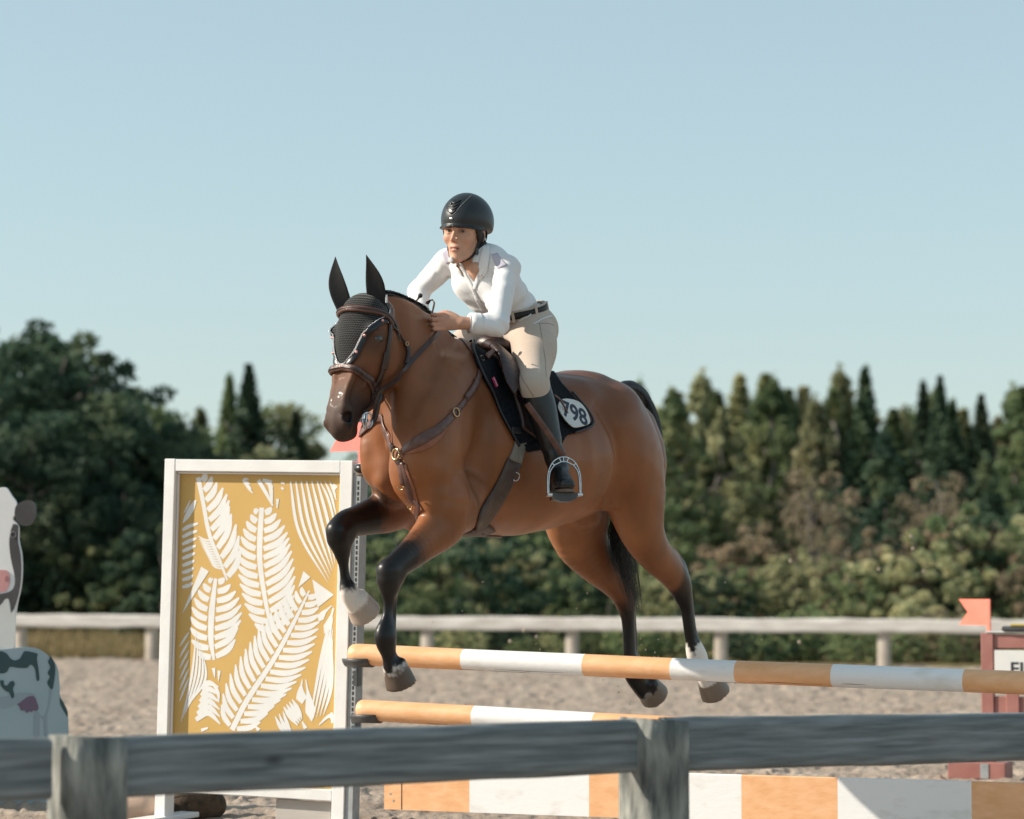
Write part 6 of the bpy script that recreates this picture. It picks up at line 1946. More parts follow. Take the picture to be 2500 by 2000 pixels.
# air vent: framed dark field with curved slats
V, F = patch_on([(1093, 486), (1090, 500), (1092, 515), (1101, 523)], [(1126, 489), (1121, 502), (1114, 514), (1103, 524)], 10, 10, .0006, .0012, HBV)
o = mesh_obj('vent', V, F, M['helmet_gloss'], helm); fix_normals(o)
mb = MB()
for dv, x0, x1 in ((0, 1094, 1125), (8, 1092.5, 1121), (16, 1092.5, 1117), (24, 1094, 1112)):
    strap_on([hs(x0, 489 + dv), hs(x0 + (x1 - x0) * .35, 495 + dv), hs(x0 + (x1 - x0) * .6, 496 + dv), hs(x1, 489 + dv)], .0045, .0035, bv=HBV, lift=.001, mbk=mb)
mb.build('vent_slat', M['helmet'], helm, smooth=True)
mb = MB()
strap_on([hs(1092, 487), hs(1087, 500), hs(1090, 516), hs(1101, 526), hs(1112, 519), hs(1124, 504), hs(1138, 490), hs(1152, 477)], .0013, .0010, bv=HBV, lift=.0006, mbk=mb)
mb.build('seam', M['grey_metal'], helm, smooth=True)
p, nn = nearest(hs(1102, 534), HBV); upv = hu @ HM.T; sx_ = np.cross(upv, nn); sx_ /= np.linalg.norm(sx_)
V, F = ball(p + nn * .001, (.0085, .0055, .0022), 8, np.array([sx_, np.cross(nn, sx_), nn])); bg_ = mesh_obj('badge', V, F, M['metal'], helm); fix_normals(bg_)
V, F = ball(p + nn * .0022, (.0046, .0024, .0016), 6, np.array([sx_, np.cross(nn, sx_), nn])); o = mesh_obj('badge_inset', V, F, M['dark_plastic'], bg_); fix_normals(o)
# rim edge line
# harness: straps from the helmet past the ear to the chin
def skp(f, l, u): return toW(hd_(f, l, u))
mb = MB()
for s_ in (1, -1):
    strap_on([skp(.018, s_ * .092, .012), skp(.010, s_ * .088, -.020), skp(.008, s_ * .078, -.052), skp(.012, s_ * .066, -.080)], .014, .003, bv=RBV, lift=.004, mbk=mb)
    strap_on([skp(-.050, s_ * .092, .005), skp(-.030, s_ * .088, -.030), skp(-.004, s_ * .076, -.062), skp(.012, s_ * .066, -.080)], .014, .003, bv=RBV, lift=.004, mbk=mb)
strap_on([skp(.008, .066, -.078), skp(.022, .052, -.104), skp(.034, .030, -.125), skp(.038, 0, -.132), skp(.034, -.030, -.125), skp(.022, -.052, -.104), skp(.008, -.066, -.078)], .013, .003, bv=RBV, lift=.002, mbk=mb, n=60)
mb.build('chin_strap', M['belt'], helm, smooth=True)
mb = MB(); p, nn = nearest(skp(.010, .068, -.080), RBV); mb.box(p + nn * .008, [np.cross(nn, HZ) * .008, HZ * .015, nn * .005], bev=.002); mb.build('buckle', M['dark_plastic'], helm)
# lower shell at the back of the helmet
# hair: tucked sides, nape and bun
hh_ = Field(Hc - .20, Hc + .20, .005)
hh_.ell(hd_(-.030, 0, .010), (.078, .080, .085), HA, k=.01)
for s_ in (1, -1):
    hh_.chain([hd_(.030, s_ * .070, .030), hd_(.008, s_ * .076, -.006), hd_(-.030, s_ * .070, -.045), hd_(-.065, s_ * .035, -.065)], [(.010, .020), (.010, .020), (.016, .020), (.022, .022)], k=.02)
hh_.ell(hd_(-.108, .030, -.062), (.032, .036, .034), HA, k=.012)
hh_.ell(hd_(-.02, .080, -.012), (.020, .012, .030), HA, k=.008, mode='sub'); hh_.ell(hd_(-.02, -.080, -.012), (.020, .012, .030), HA, k=.008, mode='sub')
hh_.displace(lambda X, Y, Z: .0012 * np.sin(300 * Z + 120 * X + 60 * Y))
V, F = hh_.mesh(1); mesh_obj('hair', toW(V), F, M['rhair'], rider)
# riding crop held in the far hand
crop = horse_empty('riding_crop', toW(HAR), 'thin dark riding crop with a round knob, held in the far hand of the rider', 'riding crop')
mb = MB()
a = toW(H3(1026, 722, -.10)); b = toW(H3(1014, 738, -.12)); e_ = toW(HAR + np.array([-.35, -.10, -.32]))
mb.tube(np.array([a, b, toW(HAR + np.array([-.01, -.02, 0]))]), [.0055, .005, .005], 8); mb.tube(np.array([toW(HAR + np.array([-.01, -.02, 0])), e_]), [.004, .002], 6)
mb.build('shaft', M['dleather'], crop, smooth=True)
V, F = ball(a, .010, 8); o = mesh_obj('knob', V, F, M['belt'], crop); fix_normals(o)
mb = MB(); dd = HAL + np.array([-.004, .03, -.02]); k0, T_, up_, out_ = hkL
rc_ = k0 + T_ * .012 - up_ * .009
mb.torus(toW(rc_), (up_ @ HM.T), (out_ @ HM.T), .0108, .0014); mb.build('finger_ring', M['metal'], rider, smooth=True)
# ---------------------------------------------------------------- jump wing with the leaf print
TL = PY(402, 1120, 13.06); TRr = PY(861, 1124, 12.69)
wd3 = TRr - TL; Lw = np.linalg.norm(wd3); wd3 /= Lw      # the wing leans a little to the right
wn = np.array([-wd3[1], wd3[0], 0.0]); wn /= np.linalg.norm(wn)     # away from the camera
if wn[1] < 0: wn = -wn
UPW = np.cross(wd3, wn); UPW /= np.linalg.norm(UPW)
if UPW[2] < 0: UPW = -UPW
wing = empty('jump_wing', (TL + wd3 * Lw / 2) * [1, 1, 0], 'tall white framed jump wing with a gold panel printed with white leaves', 'jump wing')
zT = TL[2]
def WP(s, d, z): return TL + wd3 * s + wn * d + UPW * (z - zT)
def wpx(u, v, d=0.0):                 # (s, z) on the wing's plane at depth d
    p = plane_pt(u, v, TL + wn * d, wn)
    return np.dot(p - TL, wd3), zT + np.dot(p - TL, UPW)
up = UPW
FD = .085
sw = .055
def wbar(s0, s1, z0, z1, d0, d1, name, m='white_paint', bev=.003, parent=None):
    mb = MB()
    mb.box(WP((s0 + s1) / 2, (d0 + d1) / 2, (z0 + z1) / 2), [wd3 * (s1 - s0) / 2, wn * (d1 - d0) / 2, up * (z1 - z0) / 2], bev=bev)
    return mb.build(name, M[m], parent or wing)
wbar(0, sw, .02, zT, 0, FD, 'stile'); wbar(Lw - .062, Lw, .0, zT - .0015, 0.001, FD - .001, 'stile')
wbar(sw, Lw - .062, zT - .057, zT - .002, .0015, FD - .0015, 'top_rail')
s_, zb_ = wpx(700, 1928); s_, zb2 = wpx(700, 1950)
wbar(sw, Lw - .062, zb2, zb_ + .01, .002, FD - .002, 'bottom_rail')
# inner beads
wbar(sw + .001, Lw - .063, zT - .067, zT - .058, .022, .0385, 'inner_bead')
wbar(sw + .001, sw + .009, zb_ + .012, zT - .068, .022, .0385, 'inner_bead')
pz0, pz1 = zb_ + .011, zT - .0575
Ls_gold = 0; pnl = wbar(sw + .0005, Lw - .0625, pz0, pz1, .040, .050, 'panel', 'gold', bev=0)
# leaf print
Ls = []; Lk_ = []; cur_ = [0]
def P2(cx, cy):                       # coordinates read off the photograph -> the panel's own plane
    return wpx(350 + cx / 2.3316, 1080 + cy / 2.3316, .040)
slo, shi = sw + .006, Lw - .066
def poly(P, zmin=None):
    P = [(min(max(s, slo), shi), min(max(z, pz0 + .004), pz1 - .004)) for s, z in P]
    Ls.append(P); Lk_.append(cur_[0])
def stroke(pts, ws, n=10):
    cur_[0] += 1
    C = crom(np.array([P2(*p) for p in pts]), n)
    T = np.gradient(C, axis=0); T /= np.linalg.norm(T, axis=1)[:, None] + 1e-9
    N_ = np.stack([-T[:, 1], T[:, 0]], 1)
    w_ = np.interp(np.linspace(0, 1, n), np.linspace(0, 1, len(ws)), ws)[:, None] / 2.3316 * 12.8 / FPX / 2
    A = C + N_ * w_; B = C - N_ * w_
    inb = ((C[:, 0] > slo) & (C[:, 0] < shi) & (C[:, 1] < pz1) & (C[:, 1] > pz0))
    for i in range(n - 1):
        if inb[i] or inb[i + 1]:
            poly([A[i], A[i + 1], B[i + 1], B[i]])
def leaf(rib, rw, L, Rr, n, slope=.62, gap=.75, s0=.03, s1=.96, prof=.8):
    """rib from the stem end to the tip, in px of the crop; L, Rr half widths; barbs climb towards the tip"""
    C = crom(np.array(rib, float), 80)
    arc = np.concatenate([[0], np.cumsum(np.linalg.norm(np.diff(C, axis=0), axis=1))]); tot = arc[-1]
    stroke(rib, rw, 16)
    at = lambda q: np.array([np.interp(q * tot, arc, C[:, 0]), np.interp(q * tot, arc, C[:, 1])])
    for sgn, W in ((1, L), (-1, Rr)):
        if W <= 0: continue
        for i in range(n):
            q = s0 + (s1 - s0) * i / (n - 1)
            b = at(q); T = at(min(q + .02, 1)) - at(max(q - .02, 0)); T /= np.linalg.norm(T)
            Nn = np.array([T[1], -T[0]]) * sgn
            qe = min(q + slope * W / tot * .9, 1.0)
            env = W * math.sin(math.pi * min(max((q + qe) / 2, 0.02), .985) ** prof) ** .42
            if env < 8: continue
            e = at(q) + Nn * env + T * env * slope
            b = b + Nn * (np.interp(q, np.linspace(0, 1, len(rw)), rw) * .5 + 5)
            m_ = b * .5 + e * .5 + Nn * env * .07 - T * env * .09
            th = (s1 - s0) * tot / n * gap
            stroke([b, m_, e], [th * .85, th * 1.1, th * 1.0, th * .3], 8)
leaf([(737, 1085), (700, 930), (665, 700), (664, 540), (674, 372)], [14, 26, 34, 36, 30], 128, 195, 14, .62)
leaf([(478, 785), (430, 660), (375, 520), (340, 340), (312, 200)], [12, 22, 26, 26, 30], 0, 165, 11, .9)
leaf([(478, 785), (430, 660), (375, 520), (340, 340), (312, 200)], [1, 1], 62, 0, 12, .8, s0=.12, s1=.4)
leaf([(402, 1240), (385, 1120), (390, 960), (412, 775)], [16, 36, 40, 22], 118, 175, 9, .55, s0=.04)
leaf([(505, 1638), (590, 1470), (740, 1240), (850, 1040), (945, 845)], [34, 34, 30, 26, 10], 168, 178, 19, .75, .70, s0=.02)
# long striped petals
def fan(A, B, n, w, bulge=0):
    for i in range(n):
        f = i / (n - 1)
        a = np.array(A[0]) * (1 - f) + np.array(A[1]) * f; b = np.array(B[0]) * (1 - f) + np.array(B[1]) * f
        m_ = (a + b) / 2 + np.array([bulge * (1 - f * 1.2), 0])
        sa = np.linalg.norm(np.array(A[0]) - A[1]) / max(n - 1, 1) * .66; sb = np.linalg.norm(np.array(B[0]) - B[1]) / max(n - 1, 1) * .62
        stroke([a, m_, b], [max(sa * .5, 3), max(sa, 6), max((sa * .6 + sb * .5), 7), max(sb, 4), 2], 14)
fan(((838, 222), (990, 222)), ((1052, 800), (1092, 690)), 6, 30, -58)
for k in range(3): stroke([(1006 + k * 27, 222), (1056 + k * 13, 330 - k * 30), (1098, 500 - k * 85)], [4, 17, 16, 4], 8)
for k in range(5): stroke([(1082 - k * 1, 932 + k * 62), (1012 + k * 14, 1240 + k * 40), (950 + k * 19, 1578 - k * 6)], [3, 20, 24, 16, 3], 14)
fan(((1072, 930), (1085, 945)), ((1000, 1020), (1030, 1090)), 2, 20, -12)
fan(((905, 1350), (925, 1350)), ((905, 1490), (960, 1590)), 2, 26, -8)
for k in range(5): stroke([(302 + k * 11, 1085 + k * 34), (276 + k * 19, 1330 + k * 6), (216 + k * 12, 1592 - k * 26)], [3, 14, 17, 12, 3], 12)
for k in range(6): stroke([(262, 1078 + k * 52), (236, 1118 + k * 56), (206, 1165 + k * 62)], [3, 13, 14, 4], 7)
for k in range(9):
    y = 470 + k * 42; stroke([(222, y + 30 - k * 1.5), (262, y + 8), (312 - k * 4, y - 8)], [16, 24, 20, 12], 7)
stroke([(225, 460), (262, 400), (300, 330)], [6, 34, 40, 12], 8); stroke([(232, 402), (250, 370), (268, 330)], [5, 12, 5], 6)
for a, b, c in (((962, 780), (1085, 868), (992, 942)), ((912, 733), (952, 768), (882, 828)), ((330, 708), (374, 735), (220, 980))):
    poly([P2(*a), P2(*b), P2(*c)])
leaf([(738, 362), (700, 290), (655, 215)], [12, 22, 26], 0, 0, 3)
for k in range(4): stroke([(735 - k * 2, 352 - k * 40), (728, 290 - k * 20), (722 - k * 14, 215)], [6, 26, 22], 6)
for k in range(4): stroke([(625 - k * 8, 292 - k * 26), (600 - k * 6, 262 - k * 18), (566, 218 + k * 0)], [4, 16, 8], 6)
stroke([(785, 228), (805, 236)], [14, 10], 4); stroke([(785, 258), (800, 268)], [14, 10], 4); stroke([(765, 322), (762, 375)], [20, 8], 4); stroke([(1080, 240), (1100, 262)], [14, 26], 4)
for k in range(6):
    stroke([(300 + k * 8, 1580 - k * 34), (370, 1540 - k * 34), (440 - k * 2, 1605 - k * 42)], [26, 38, 30, 6], 8)
stroke([(390, 1370), (425, 1420), (430, 1475)], [5, 26, 8], 6); stroke([(400, 1285), (408, 1340)], [24, 5], 4); stroke([(432, 1300), (428, 1360)], [22, 5], 4)
stroke([(330, 1640), (370, 1625)], [20, 10], 4)
for k in range(7):
    stroke([(752 + k * 22, 1560 - k * 14), (775 + k * 20, 1610 - k * 10), (800 + k * 18, 1650)], [6, 26, 22], 6) if k < 3 else stroke([(800 + (k - 3) * 16, 1505 - (k - 3) * 14), (835 + (k - 3) * 16, 1560 - (k - 3) * 12), (880 + (k - 3) * 8, 1612 - (k - 3) * 12)], [6, 28, 24, 6], 7)
for k in range(4): stroke([(1000 + k * 22, 1610 - k * 22), (1040 + k * 12, 1570 - k * 8), (1075, 1545 - k * 4 + k * 22)], [6, 18, 14], 6)
stroke([(905, 1590), (925, 1630)], [10, 26], 4); stroke([(640, 1620), (660, 1640)], [10, 26], 4)
V = []; F = []
for iP, P in enumerate(Ls):
    b = len(V)
    V += [WP(s, .0397 - Lk_[iP] * .000006, z) for s, z in P]; F.append(tuple(range(b, b + len(P))))
mesh_obj('leaf_print', V, F, M['print'], pnl, smooth=False)
# feet, kick board under the frame, and the slotted metal pole track on the right
sA, zA = wpx(668, 1940, .04); sB, zB = wpx(802, 1940, .04)
M['kick'] = mat('grey_kick_board', (0.40, 0.37, 0.34), (0.48, 0.45, 0.42), rough=0.8, scale=4, stretch=(1, 1, 4))
mb = MB()
mb.box(WP((sA + sB) / 2 + .012, .05, .06), [wd3 * (sB - sA) / 2, wn * .008, up * .07], bev=.001); mb.build('kick_board', M['kick'], wing)
mb = MB(); mb.box(WP(.02, -.0, .012), [wd3 * .05, wn * .30, up * .012], bev=.004); mb.build('foot', M['white_paint'], wing)
mb = MB(); mb.box(WP(Lw - .02, .0, .012), [wd3 * .03, wn * .30, up * .012], bev=.004); mb.build('foot', M['white_paint'], wing)
mb = MB(); mb.box(WP(Lw + .0205, .045, .5 * (zT - .06)), [wd3 * .0195, wn * .035, up * .5 * (zT - .06)], bev=.002)
trk = mb.build('pole_track', M['grey_metal'], wing)
mb = MB()
for k in range(46):
    z = zT - .10 - k * .024
    if z < .05: break
    mb.box(WP(Lw + .026, .0098, z), [wd3 * .0045, wn * .0006, up * .008])
mb.build('slot', M['hole'], trk)
mb = MB(); mb.box(WP(Lw + .018, .045, zT - .035), [wd3 * .018, wn * .03, up * .022], bev=.002); mb.build('end_cap', M['white_paint'], wing)
# red flag on the wing
M['flag_red'] = mat('red_flag', (0.90, 0.17, 0.14), (0.95, 0.21, 0.17), rough=0.6, scale=5)
FDV = np.array([-.80, .60, 0]); FNV = np.array([.60, .80, 0])
def flag(name, base, top, wpx_, hgt, dirv, nrm, label, m):
    r = empty(name, base, label, 'flag')
    mb = MB(); mb.bar(base, top, np.array(dirv) * .012, np.array(nrm) * .006, bev=.002); mb.build('stick', m, r)
    a = np.array(top); d = np.array(dirv) * wpx_
    P = [a, a - HZ * hgt, a - HZ * hgt + d, a - HZ * hgt * .5 + d * .70, a + d]
    nn = np.array(nrm) * .003
    V = [p + nn for p in P] + [p - nn for p in P]
    F = [tuple(range(5)), tuple(range(9, 4, -1))] + [(i, (i + 1) % 5, 5 + (i + 1) % 5, 5 + i) for i in range(5)]
    o = mesh_obj('cloth', V, F, m, r, smooth=False); fix_normals(o)
    return r
bs = WP(Lw + .018, .045, zT - .012)
tp_ = PY(871, 1019, bs[1]); 
flag('marker_flag', bs, np.array([bs[0], bs[1], tp_[2]]), .180, .150, FDV, FNV, 'red notched flag on a stick above the leaf-print wing, half hidden by the horse muzzle', M['flag_red'])

# ---------------------------------------------------------------- poles, cups and plank
pdir = np.array([0.912, -0.410, 0.0]); pdir /= np.linalg.norm(pdir)
def pole_material(name, orange, white):
    return (mat('orange_' + name, *orange, rough=0.5, scale=5, bump=0.25, bscale=12, stretch=(.25, 6, 6), bdist=.004),
            mat('white_' + name, *white, rough=0.5, scale=4, bump=0.25, bscale=12, stretch=(1, 4, 4), bdist=.004, lo=.56, hi=.72))
M['orange'], M['pwhite'] = pole_material('paint', ((0.80, 0.46, 0.25), (0.72, 0.38, 0.18)), ((0.77, 0.77, 0.77), (0.66, 0.65, 0.62)))
M['crack'] = mat('dark_crack', (0.06, 0.04, 0.03), rough=0.9)
def line_pt(u, v, s_left, a0):        # point above the pole's ground line seen at u
    """the pole's vertical plane runs from a0 along pdir"""
    n = np.array([-pdir[1], pdir[0], 0.0])
    return plane_pt(u, v, a0, n)
a0 = PY(866, 1598, 12.60)
def pole(name, pL, pR, bands, rad, label, seed):
    pL = np.array(pL); pR = np.array(pR)
    L = np.linalg.norm(pR - pL); T = (pR - pL) / L
    r = empty(name, (pL + pR) / 2, label, 'pole', 'striped poles of the jump')
    S = np.cross(T, HZ); S /= np.linalg.norm(S); U = np.cross(S, T)
    nseg = 180; k = 28
    V = []; F = []; Mi = []
    for i in range(nseg + 1):
        t = i / nseg
        rr = rad * (1 + .012 * math.sin(t * 21 + seed))
        if i in (0, nseg): rr *= .80
        if i in (1, nseg - 1): rr *= .96
        tt = t
        if i == 1: tt = .0035
        if i == nseg - 1: tt = 1 - .0035
        c = pL + T * L * tt - HZ * .006 * math.sin(math.pi * t)
        for j in range(k):
            a = 2 * math.pi * j / k
            V.append(c + (S * math.cos(a) + U * math.sin(a)) * rr)
    for i in range(nseg):
        t = (i + .5) / nseg
        b = sum(1 for q in bands if t > q)
        for j in range(k):
            q = (j + 1) % k
            F.append((i * k + j, i * k + q, (i + 1) * k + q, (i + 1) * k + j)); Mi.append(b % 2)
    F.append(tuple(range(k))[::-1]); F.append(tuple(nseg * k + j for j in range(k))); Mi += [0, len(bands) % 2]
    o = mesh_obj('shaft', V, F, [M['orange'], M['pwhite']], r, True, Mi); shade_auto(o)
    rs = random.Random(seed); mb = MB()
    for q in range(26):                # drying cracks and knocks
        t0 = rs.uniform(.05, .9); ln = rs.uniform(.01, .10); a = rs.uniform(-2.6, -.6) if q % 3 else rs.uniform(2.4, 3.4)
        P = []
        for f in np.linspace(0, 1, 6):
            t = min(t0 + ln * f, .99); aa = a + .02 * math.sin(f * 9 + q)
            P.append(pL + T * L * t - HZ * .006 * math.sin(math.pi * t) + (S * math.cos(aa) + U * math.sin(aa)) * rad * (1 + .012 * math.sin(t * 21 + seed)) * 1.0)
        mb.tube(np.array(P), [.0003, .0010, .0013, .0010, .0008, .0003], 5)
    mb.build('drying_crack', M['crack'], r)
    return r, T, S
def solve(u, v): return line_pt(u, v, 0, a0)
def tpar(u, v, pL, pR):
    return np.dot(solve(u, v) - pL, (pR - pL)) / np.dot(pR - pL, pR - pL)
pL = solve(858, 1597); pE = solve(2500, 1666)
Tn = (pE - pL) / np.linalg.norm(pE - pL); pR = pL + Tn * 3.42
bands = [tpar(u, 1597 + (u - 858) * .042, pL, pR) for u in (1135, 1428, 1647, 1803, 2030, 2352)] + [.90]
pole('striped_pole', pL, pR, bands, .0465, 'top orange and white striped pole, the one the horse is jumping over', 1)
qL = solve(877, 1733); qE = solve(1700, 1776)
Tn2 = (qE - qL) / np.linalg.norm(qE - qL); qR = qL + Tn2 * 3.38
b2 = [tpar(u, 1733 + (u - 877) * .042, qL, qR) for u in (1158, 1450, 1670, 1840, 2060, 2380)] + [.90]
pole('striped_pole', qL, qR, b2, .0465, 'lower orange and white striped pole under the horse, mostly hidden by the near fence', 4)
for (pp, uu, lab) in ((pL, 860, 'dark plastic pole cup carrying the left end of the top striped pole'), (qL, 868, 'dark plastic pole cup carrying the left end of the lower striped pole')):
    c = empty('pole_cup', pp - HZ * .05, lab, 'pole cup', 'pole cups on the wing')
    base = WP(Lw + .036, .03, pp[2] - .057)
    V = []; F = []
    k = 9
    for i, s in enumerate((-.01, .115)):
        cc_ = base + pdir * s if s > 0 else base + pdir * s
        for s2 in (1, 0):
            for j in range(k):
                a = math.pi * (1.12 + .76 * j / (k - 1))
                rr = .052 + .007 * (1 - s2) if False else (.050 if s2 else .058)
                V.append(pp + pdir * (s - .01) + (np.cross(pdir, HZ) * math.cos(a) + HZ * math.sin(a)) * rr - HZ * .0)
    for i in range(1):
        for j in range(k - 1):
            F += [(j, j + 1, 2 * k + j + 1, 2 * k + j), (k + j, 3 * k + j, 3 * k + j + 1, k + j + 1), (j, k + j, k + j + 1, j + 1), (2 * k + j, 2 * k + j + 1, 3 * k + j + 1, 3 * k + j)]
    F += [(0, 2 * k, 3 * k, k), (k - 1, 2 * k - 1, 4 * k - 1, 3 * k - 1)]
    o = mesh_obj('tray', V, F, M['dark_plastic'], c); fix_normals(o)
    mb = MB(); mb.box(base + wd3 * .0 + HZ * -.018, [wd3 * .012, wn * .022, HZ * .045], bev=.003); mb.build('bracket', M['dark_plastic'], c)
    mb = MB(); mb.tube(np.array([base + HZ * .01 - wn * .03, base + HZ * .01 - wn * .045]), [.008, .006], 8); mb.build('pin', M['metal'], c)
# plank
k0 = plane_pt(938, 1905, a0 + np.array([.0, -.02, 0]), np.array([-pdir[1], pdir[0], 0.0])); k1 = plane_pt(2500, 1995, k0, np.array([-pdir[1], pdir[0], 0.0]))
Tk = (k1 - k0); Tk[2] = 0; Tk /= np.linalg.norm(Tk)
zk = .318
plank = empty('striped_plank', k0 * [1, 1, 0] + HZ * zk, 'orange and white striped flat plank along the bottom of the jump', 'plank')
kl = np.array([k0[0], k0[1], 0]); Lk = 3.30
nk = np.cross(Tk, HZ)
if nk[1] > 0: nk = -nk
kb = [0] + [np.dot(plane_pt(u, 1950, kl, nk) - kl, Tk) for u in (1146, 1438, 1512, 1810, 2045, 2372)] + [3.12, Lk]
cols_ = [0, 1, 0, 1, 0, 1, 0, 1]
_, ztop = 0, plane_pt(1670, 1888, kl, nk)[2]; zbot = plane_pt(938, 1976, kl, nk)[2]
kb[3] = np.dot(plane_pt(1512, 1950, kl, nk) - kl, Tk)
V = []; F = []; Mi = []
X = sorted(set(kb))
for x in X:
    for y, z in ((0, zbot), (0, ztop - .004), (.004, ztop), (.026, ztop), (.03, ztop - .004), (.03, zbot)):
        V.append(kl + Tk * x - nk * y + HZ * z)
for i in range(len(X) - 1):
    for j in range(6):
        q = (j + 1) % 6; F.append((i * 6 + j, i * 6 + q, (i + 1) * 6 + q, (i + 1) * 6 + j)); Mi.append([0, 1, 0, 0, 1, 0, 1, 0, 1][i] if False else 0)
# colour order along the plank: orange white orange | white orange white orange ...
order = [0, 1, 0, 1, 0, 1, 0, 1, 0]
Mi = []
for i in range(len(X) - 1): Mi += [order[i]] * 6
F += [tuple(range(6)), tuple((len(X) - 1) * 6 + j for j in range(6))[::-1]]; Mi += [0, 0]
o = mesh_obj('board', V, F, [M['orange'], M['pwhite']], plank, False, Mi); fix_normals(o)
mb = MB(); mb.box(kl + Tk * .085 + nk * .0008 + HZ * (ztop + zbot) / 2, [Tk * .0015, nk * .0006, HZ * (ztop - zbot) / 2 * .98]); mb.build('end_seam', M['crack'], plank)
mb = MB()
for x, z in ((.035, .72), (.03, .35), (.045, .2)): mb.box(kl + Tk * x + nk * .0008 + HZ * (zbot + (ztop - zbot) * z), [Tk * .004, nk * .0006, HZ * .004])
mb.build('screw', M['grey_metal'], plank)
# stone-like weight and brush bundle behind the left foot of the wing
M['rock'] = mat('beige_boulder', (0.40, 0.27, 0.20), (0.48, 0.35, 0.27), rough=0.9, scale=6, bump=0.4, bscale=14)
g = GY(330, 2010) ; g = np.array([GY(330, 1985)[0], 13.25, 0])
f = Field(g - [.32, .3, .05], g + [.32, .3, .4], .016)
f.ell(g + [0.02, 0, .05], (.20, .16, .105), k=.05); f.ell(g + [-.09, .02, .05], (.10, .12, .09), k=.05)
f.displace(lambda X, Y, Z: .010 * np.sin(17 * X + 9 * Z) * np.sin(21 * Y + 4) + .005 * np.sin(41 * X + 30 * Z + 2))
V, F = f.mesh(2); o = mesh_obj('boulder', V, F, M['rock'], origin=g); tag(o, 'rounded beige boulder on the sand behind the left foot of the leaf-print wing', 'boulder')
g = np.array([GY(470, 1985)[0], 13.5, 0])
M['dark_brush'] = mat('dark_brush', (0.05, 0.035, 0.025), (0.12, 0.085, 0.06), rough=0.95, scale=20, bump=.5, bscale=30)
f = Field(g - [.32, .3, .05], g + [.34, .3, .4], .015)
f.ell(g + [-.04, 0, .05], (.17, .14, .125), k=.05); f.ell(g + [.08, -.02, .04], (.09, .09, .07), k=.05)
f.displace(lambda X, Y, Z: .012 * np.sin(33 * X + 9 * Z) * np.sin(27 * Y + 14 * Z))
V, F = f.mesh(2); br_ = empty('brush_filler', g, 'dark brown brushy filler lying on the sand behind the leaf-print wing', 'brush filler'); mesh_obj('bundle', V, F, M['dark_brush'], br_)
rs = random.Random(5); mb = MB()
for k in range(90):
    a = g + np.array([rs.uniform(-.15, .12), rs.uniform(-.12, .1), rs.uniform(.05, .14)])
    b = a + np.array([rs.uniform(-.08, .10), rs.uniform(-.05, .05), rs.uniform(-.02, .09)])
    mb.tube(np.array([a, (a + b) / 2 + np.array([0, 0, .01]), b]), [.0025, .002, .001], 4)
mb.build('twig', M['dark_brush'], br_)

# ---------------------------------------------------------------- cow cut-outs on the left
M['cow_white'] = mat('cow_white', (0.78, 0.77, 0.77), (0.72, 0.71, 0.71), rough=0.6, scale=4)
M['cow_black'] = mat('cow_charcoal', (0.045, 0.042, 0.045), (0.07, 0.065, 0.068), rough=0.6, scale=8)
M['cow_pink'] = mat('cow_pink', (0.60, 0.30, 0.29), (0.55, 0.26, 0.26), rough=0.6)
M['cow_grey'] = mat('cow_pale_grey', (0.52, 0.51, 0.49), (0.58, 0.57, 0.56), rough=0.6, scale=4)
M['cow_line'] = mat('cow_pale_line', (0.22, 0.20, 0.21), rough=0.7)
def cboard(parent, name, outline, P0, ax, n, th, m, raise_=0, back=None):
    def mp(x, y):
        u, v = x / 2.465, 1150 + y / 2.465
        return plane_pt(u, v, P0, n)
    P = np.array([mp(*q) for q in outline]); P = crom(np.vstack([P, P[:1]]), len(outline) * 7)[:-1]
    k = len(P); nn = n / np.linalg.norm(n)
    if nn[1] > 0: nn = -nn
    V = np.vstack([P + nn * raise_, P - nn * th]); F = [tuple(range(k)), tuple(range(2 * k - 1, k - 1, -1))] + [(i, (i + 1) % k, k + (i + 1) % k, k + i) for i in range(k)]
    o = mesh_obj(name, V, F, m, parent, smooth=False); fix_normals(o); return o
c0 = PY(0, 1400, 14.6)
n_head = np.array([-.10, -1.0, 0]); n_head /= np.linalg.norm(n_head)
cow = empty('cow_cutout', c0 * [1, 1, 0], 'flat wooden cut-out of a black and white cow head at the left edge', 'cut-out')
cboard(cow, 'head_board', [(-260, 190), (-200, 120), (-90, 110), (0, 100), (38, 103), (70, 150), (95, 185), (100, 225), (88, 262), (76, 290), (102, 318), (112, 345), (112, 420), (128, 500), (132, 600), (124, 700), (104, 790), (96, 840), (90, 900), (86, 1100), (84, 1500), (84, 2150), (-260, 2150), (-260, 1000)], c0, None, n_head, .02, M['cow_white'])
cboard(cow, 'ear', [(88, 255), (95, 215), (120, 190), (150, 178), (180, 178), (205, 195), (214, 235), (208, 280), (190, 315), (160, 330), (125, 325), (100, 300)], c0 + n_head * .004, None, n_head, .02, M['cow_black'], .003)
cboard(cow, 'cheek_patch', [(80, 318), (104, 325), (110, 350), (109, 425), (124, 505), (128, 600), (120, 700), (98, 790), (72, 850), (62, 800), (52, 770), (30, 772), (8, 800), (-20, 812), (-120, 800), (-160, 740), (-20, 740), (40, 732), (76, 712), (90, 670), (84, 610), (66, 530), (56, 440), (62, 370)], c0 + n_head * .0015, None, n_head, .001, M['cow_black'], .002)
cboard(cow, 'nose_patch', [(-80, 598), (0, 596), (40, 600), (56, 625), (58, 670), (42, 715), (20, 726), (-80, 726)], c0 + n_head * .0015, None, n_head, .001, M['cow_pink'], .002)
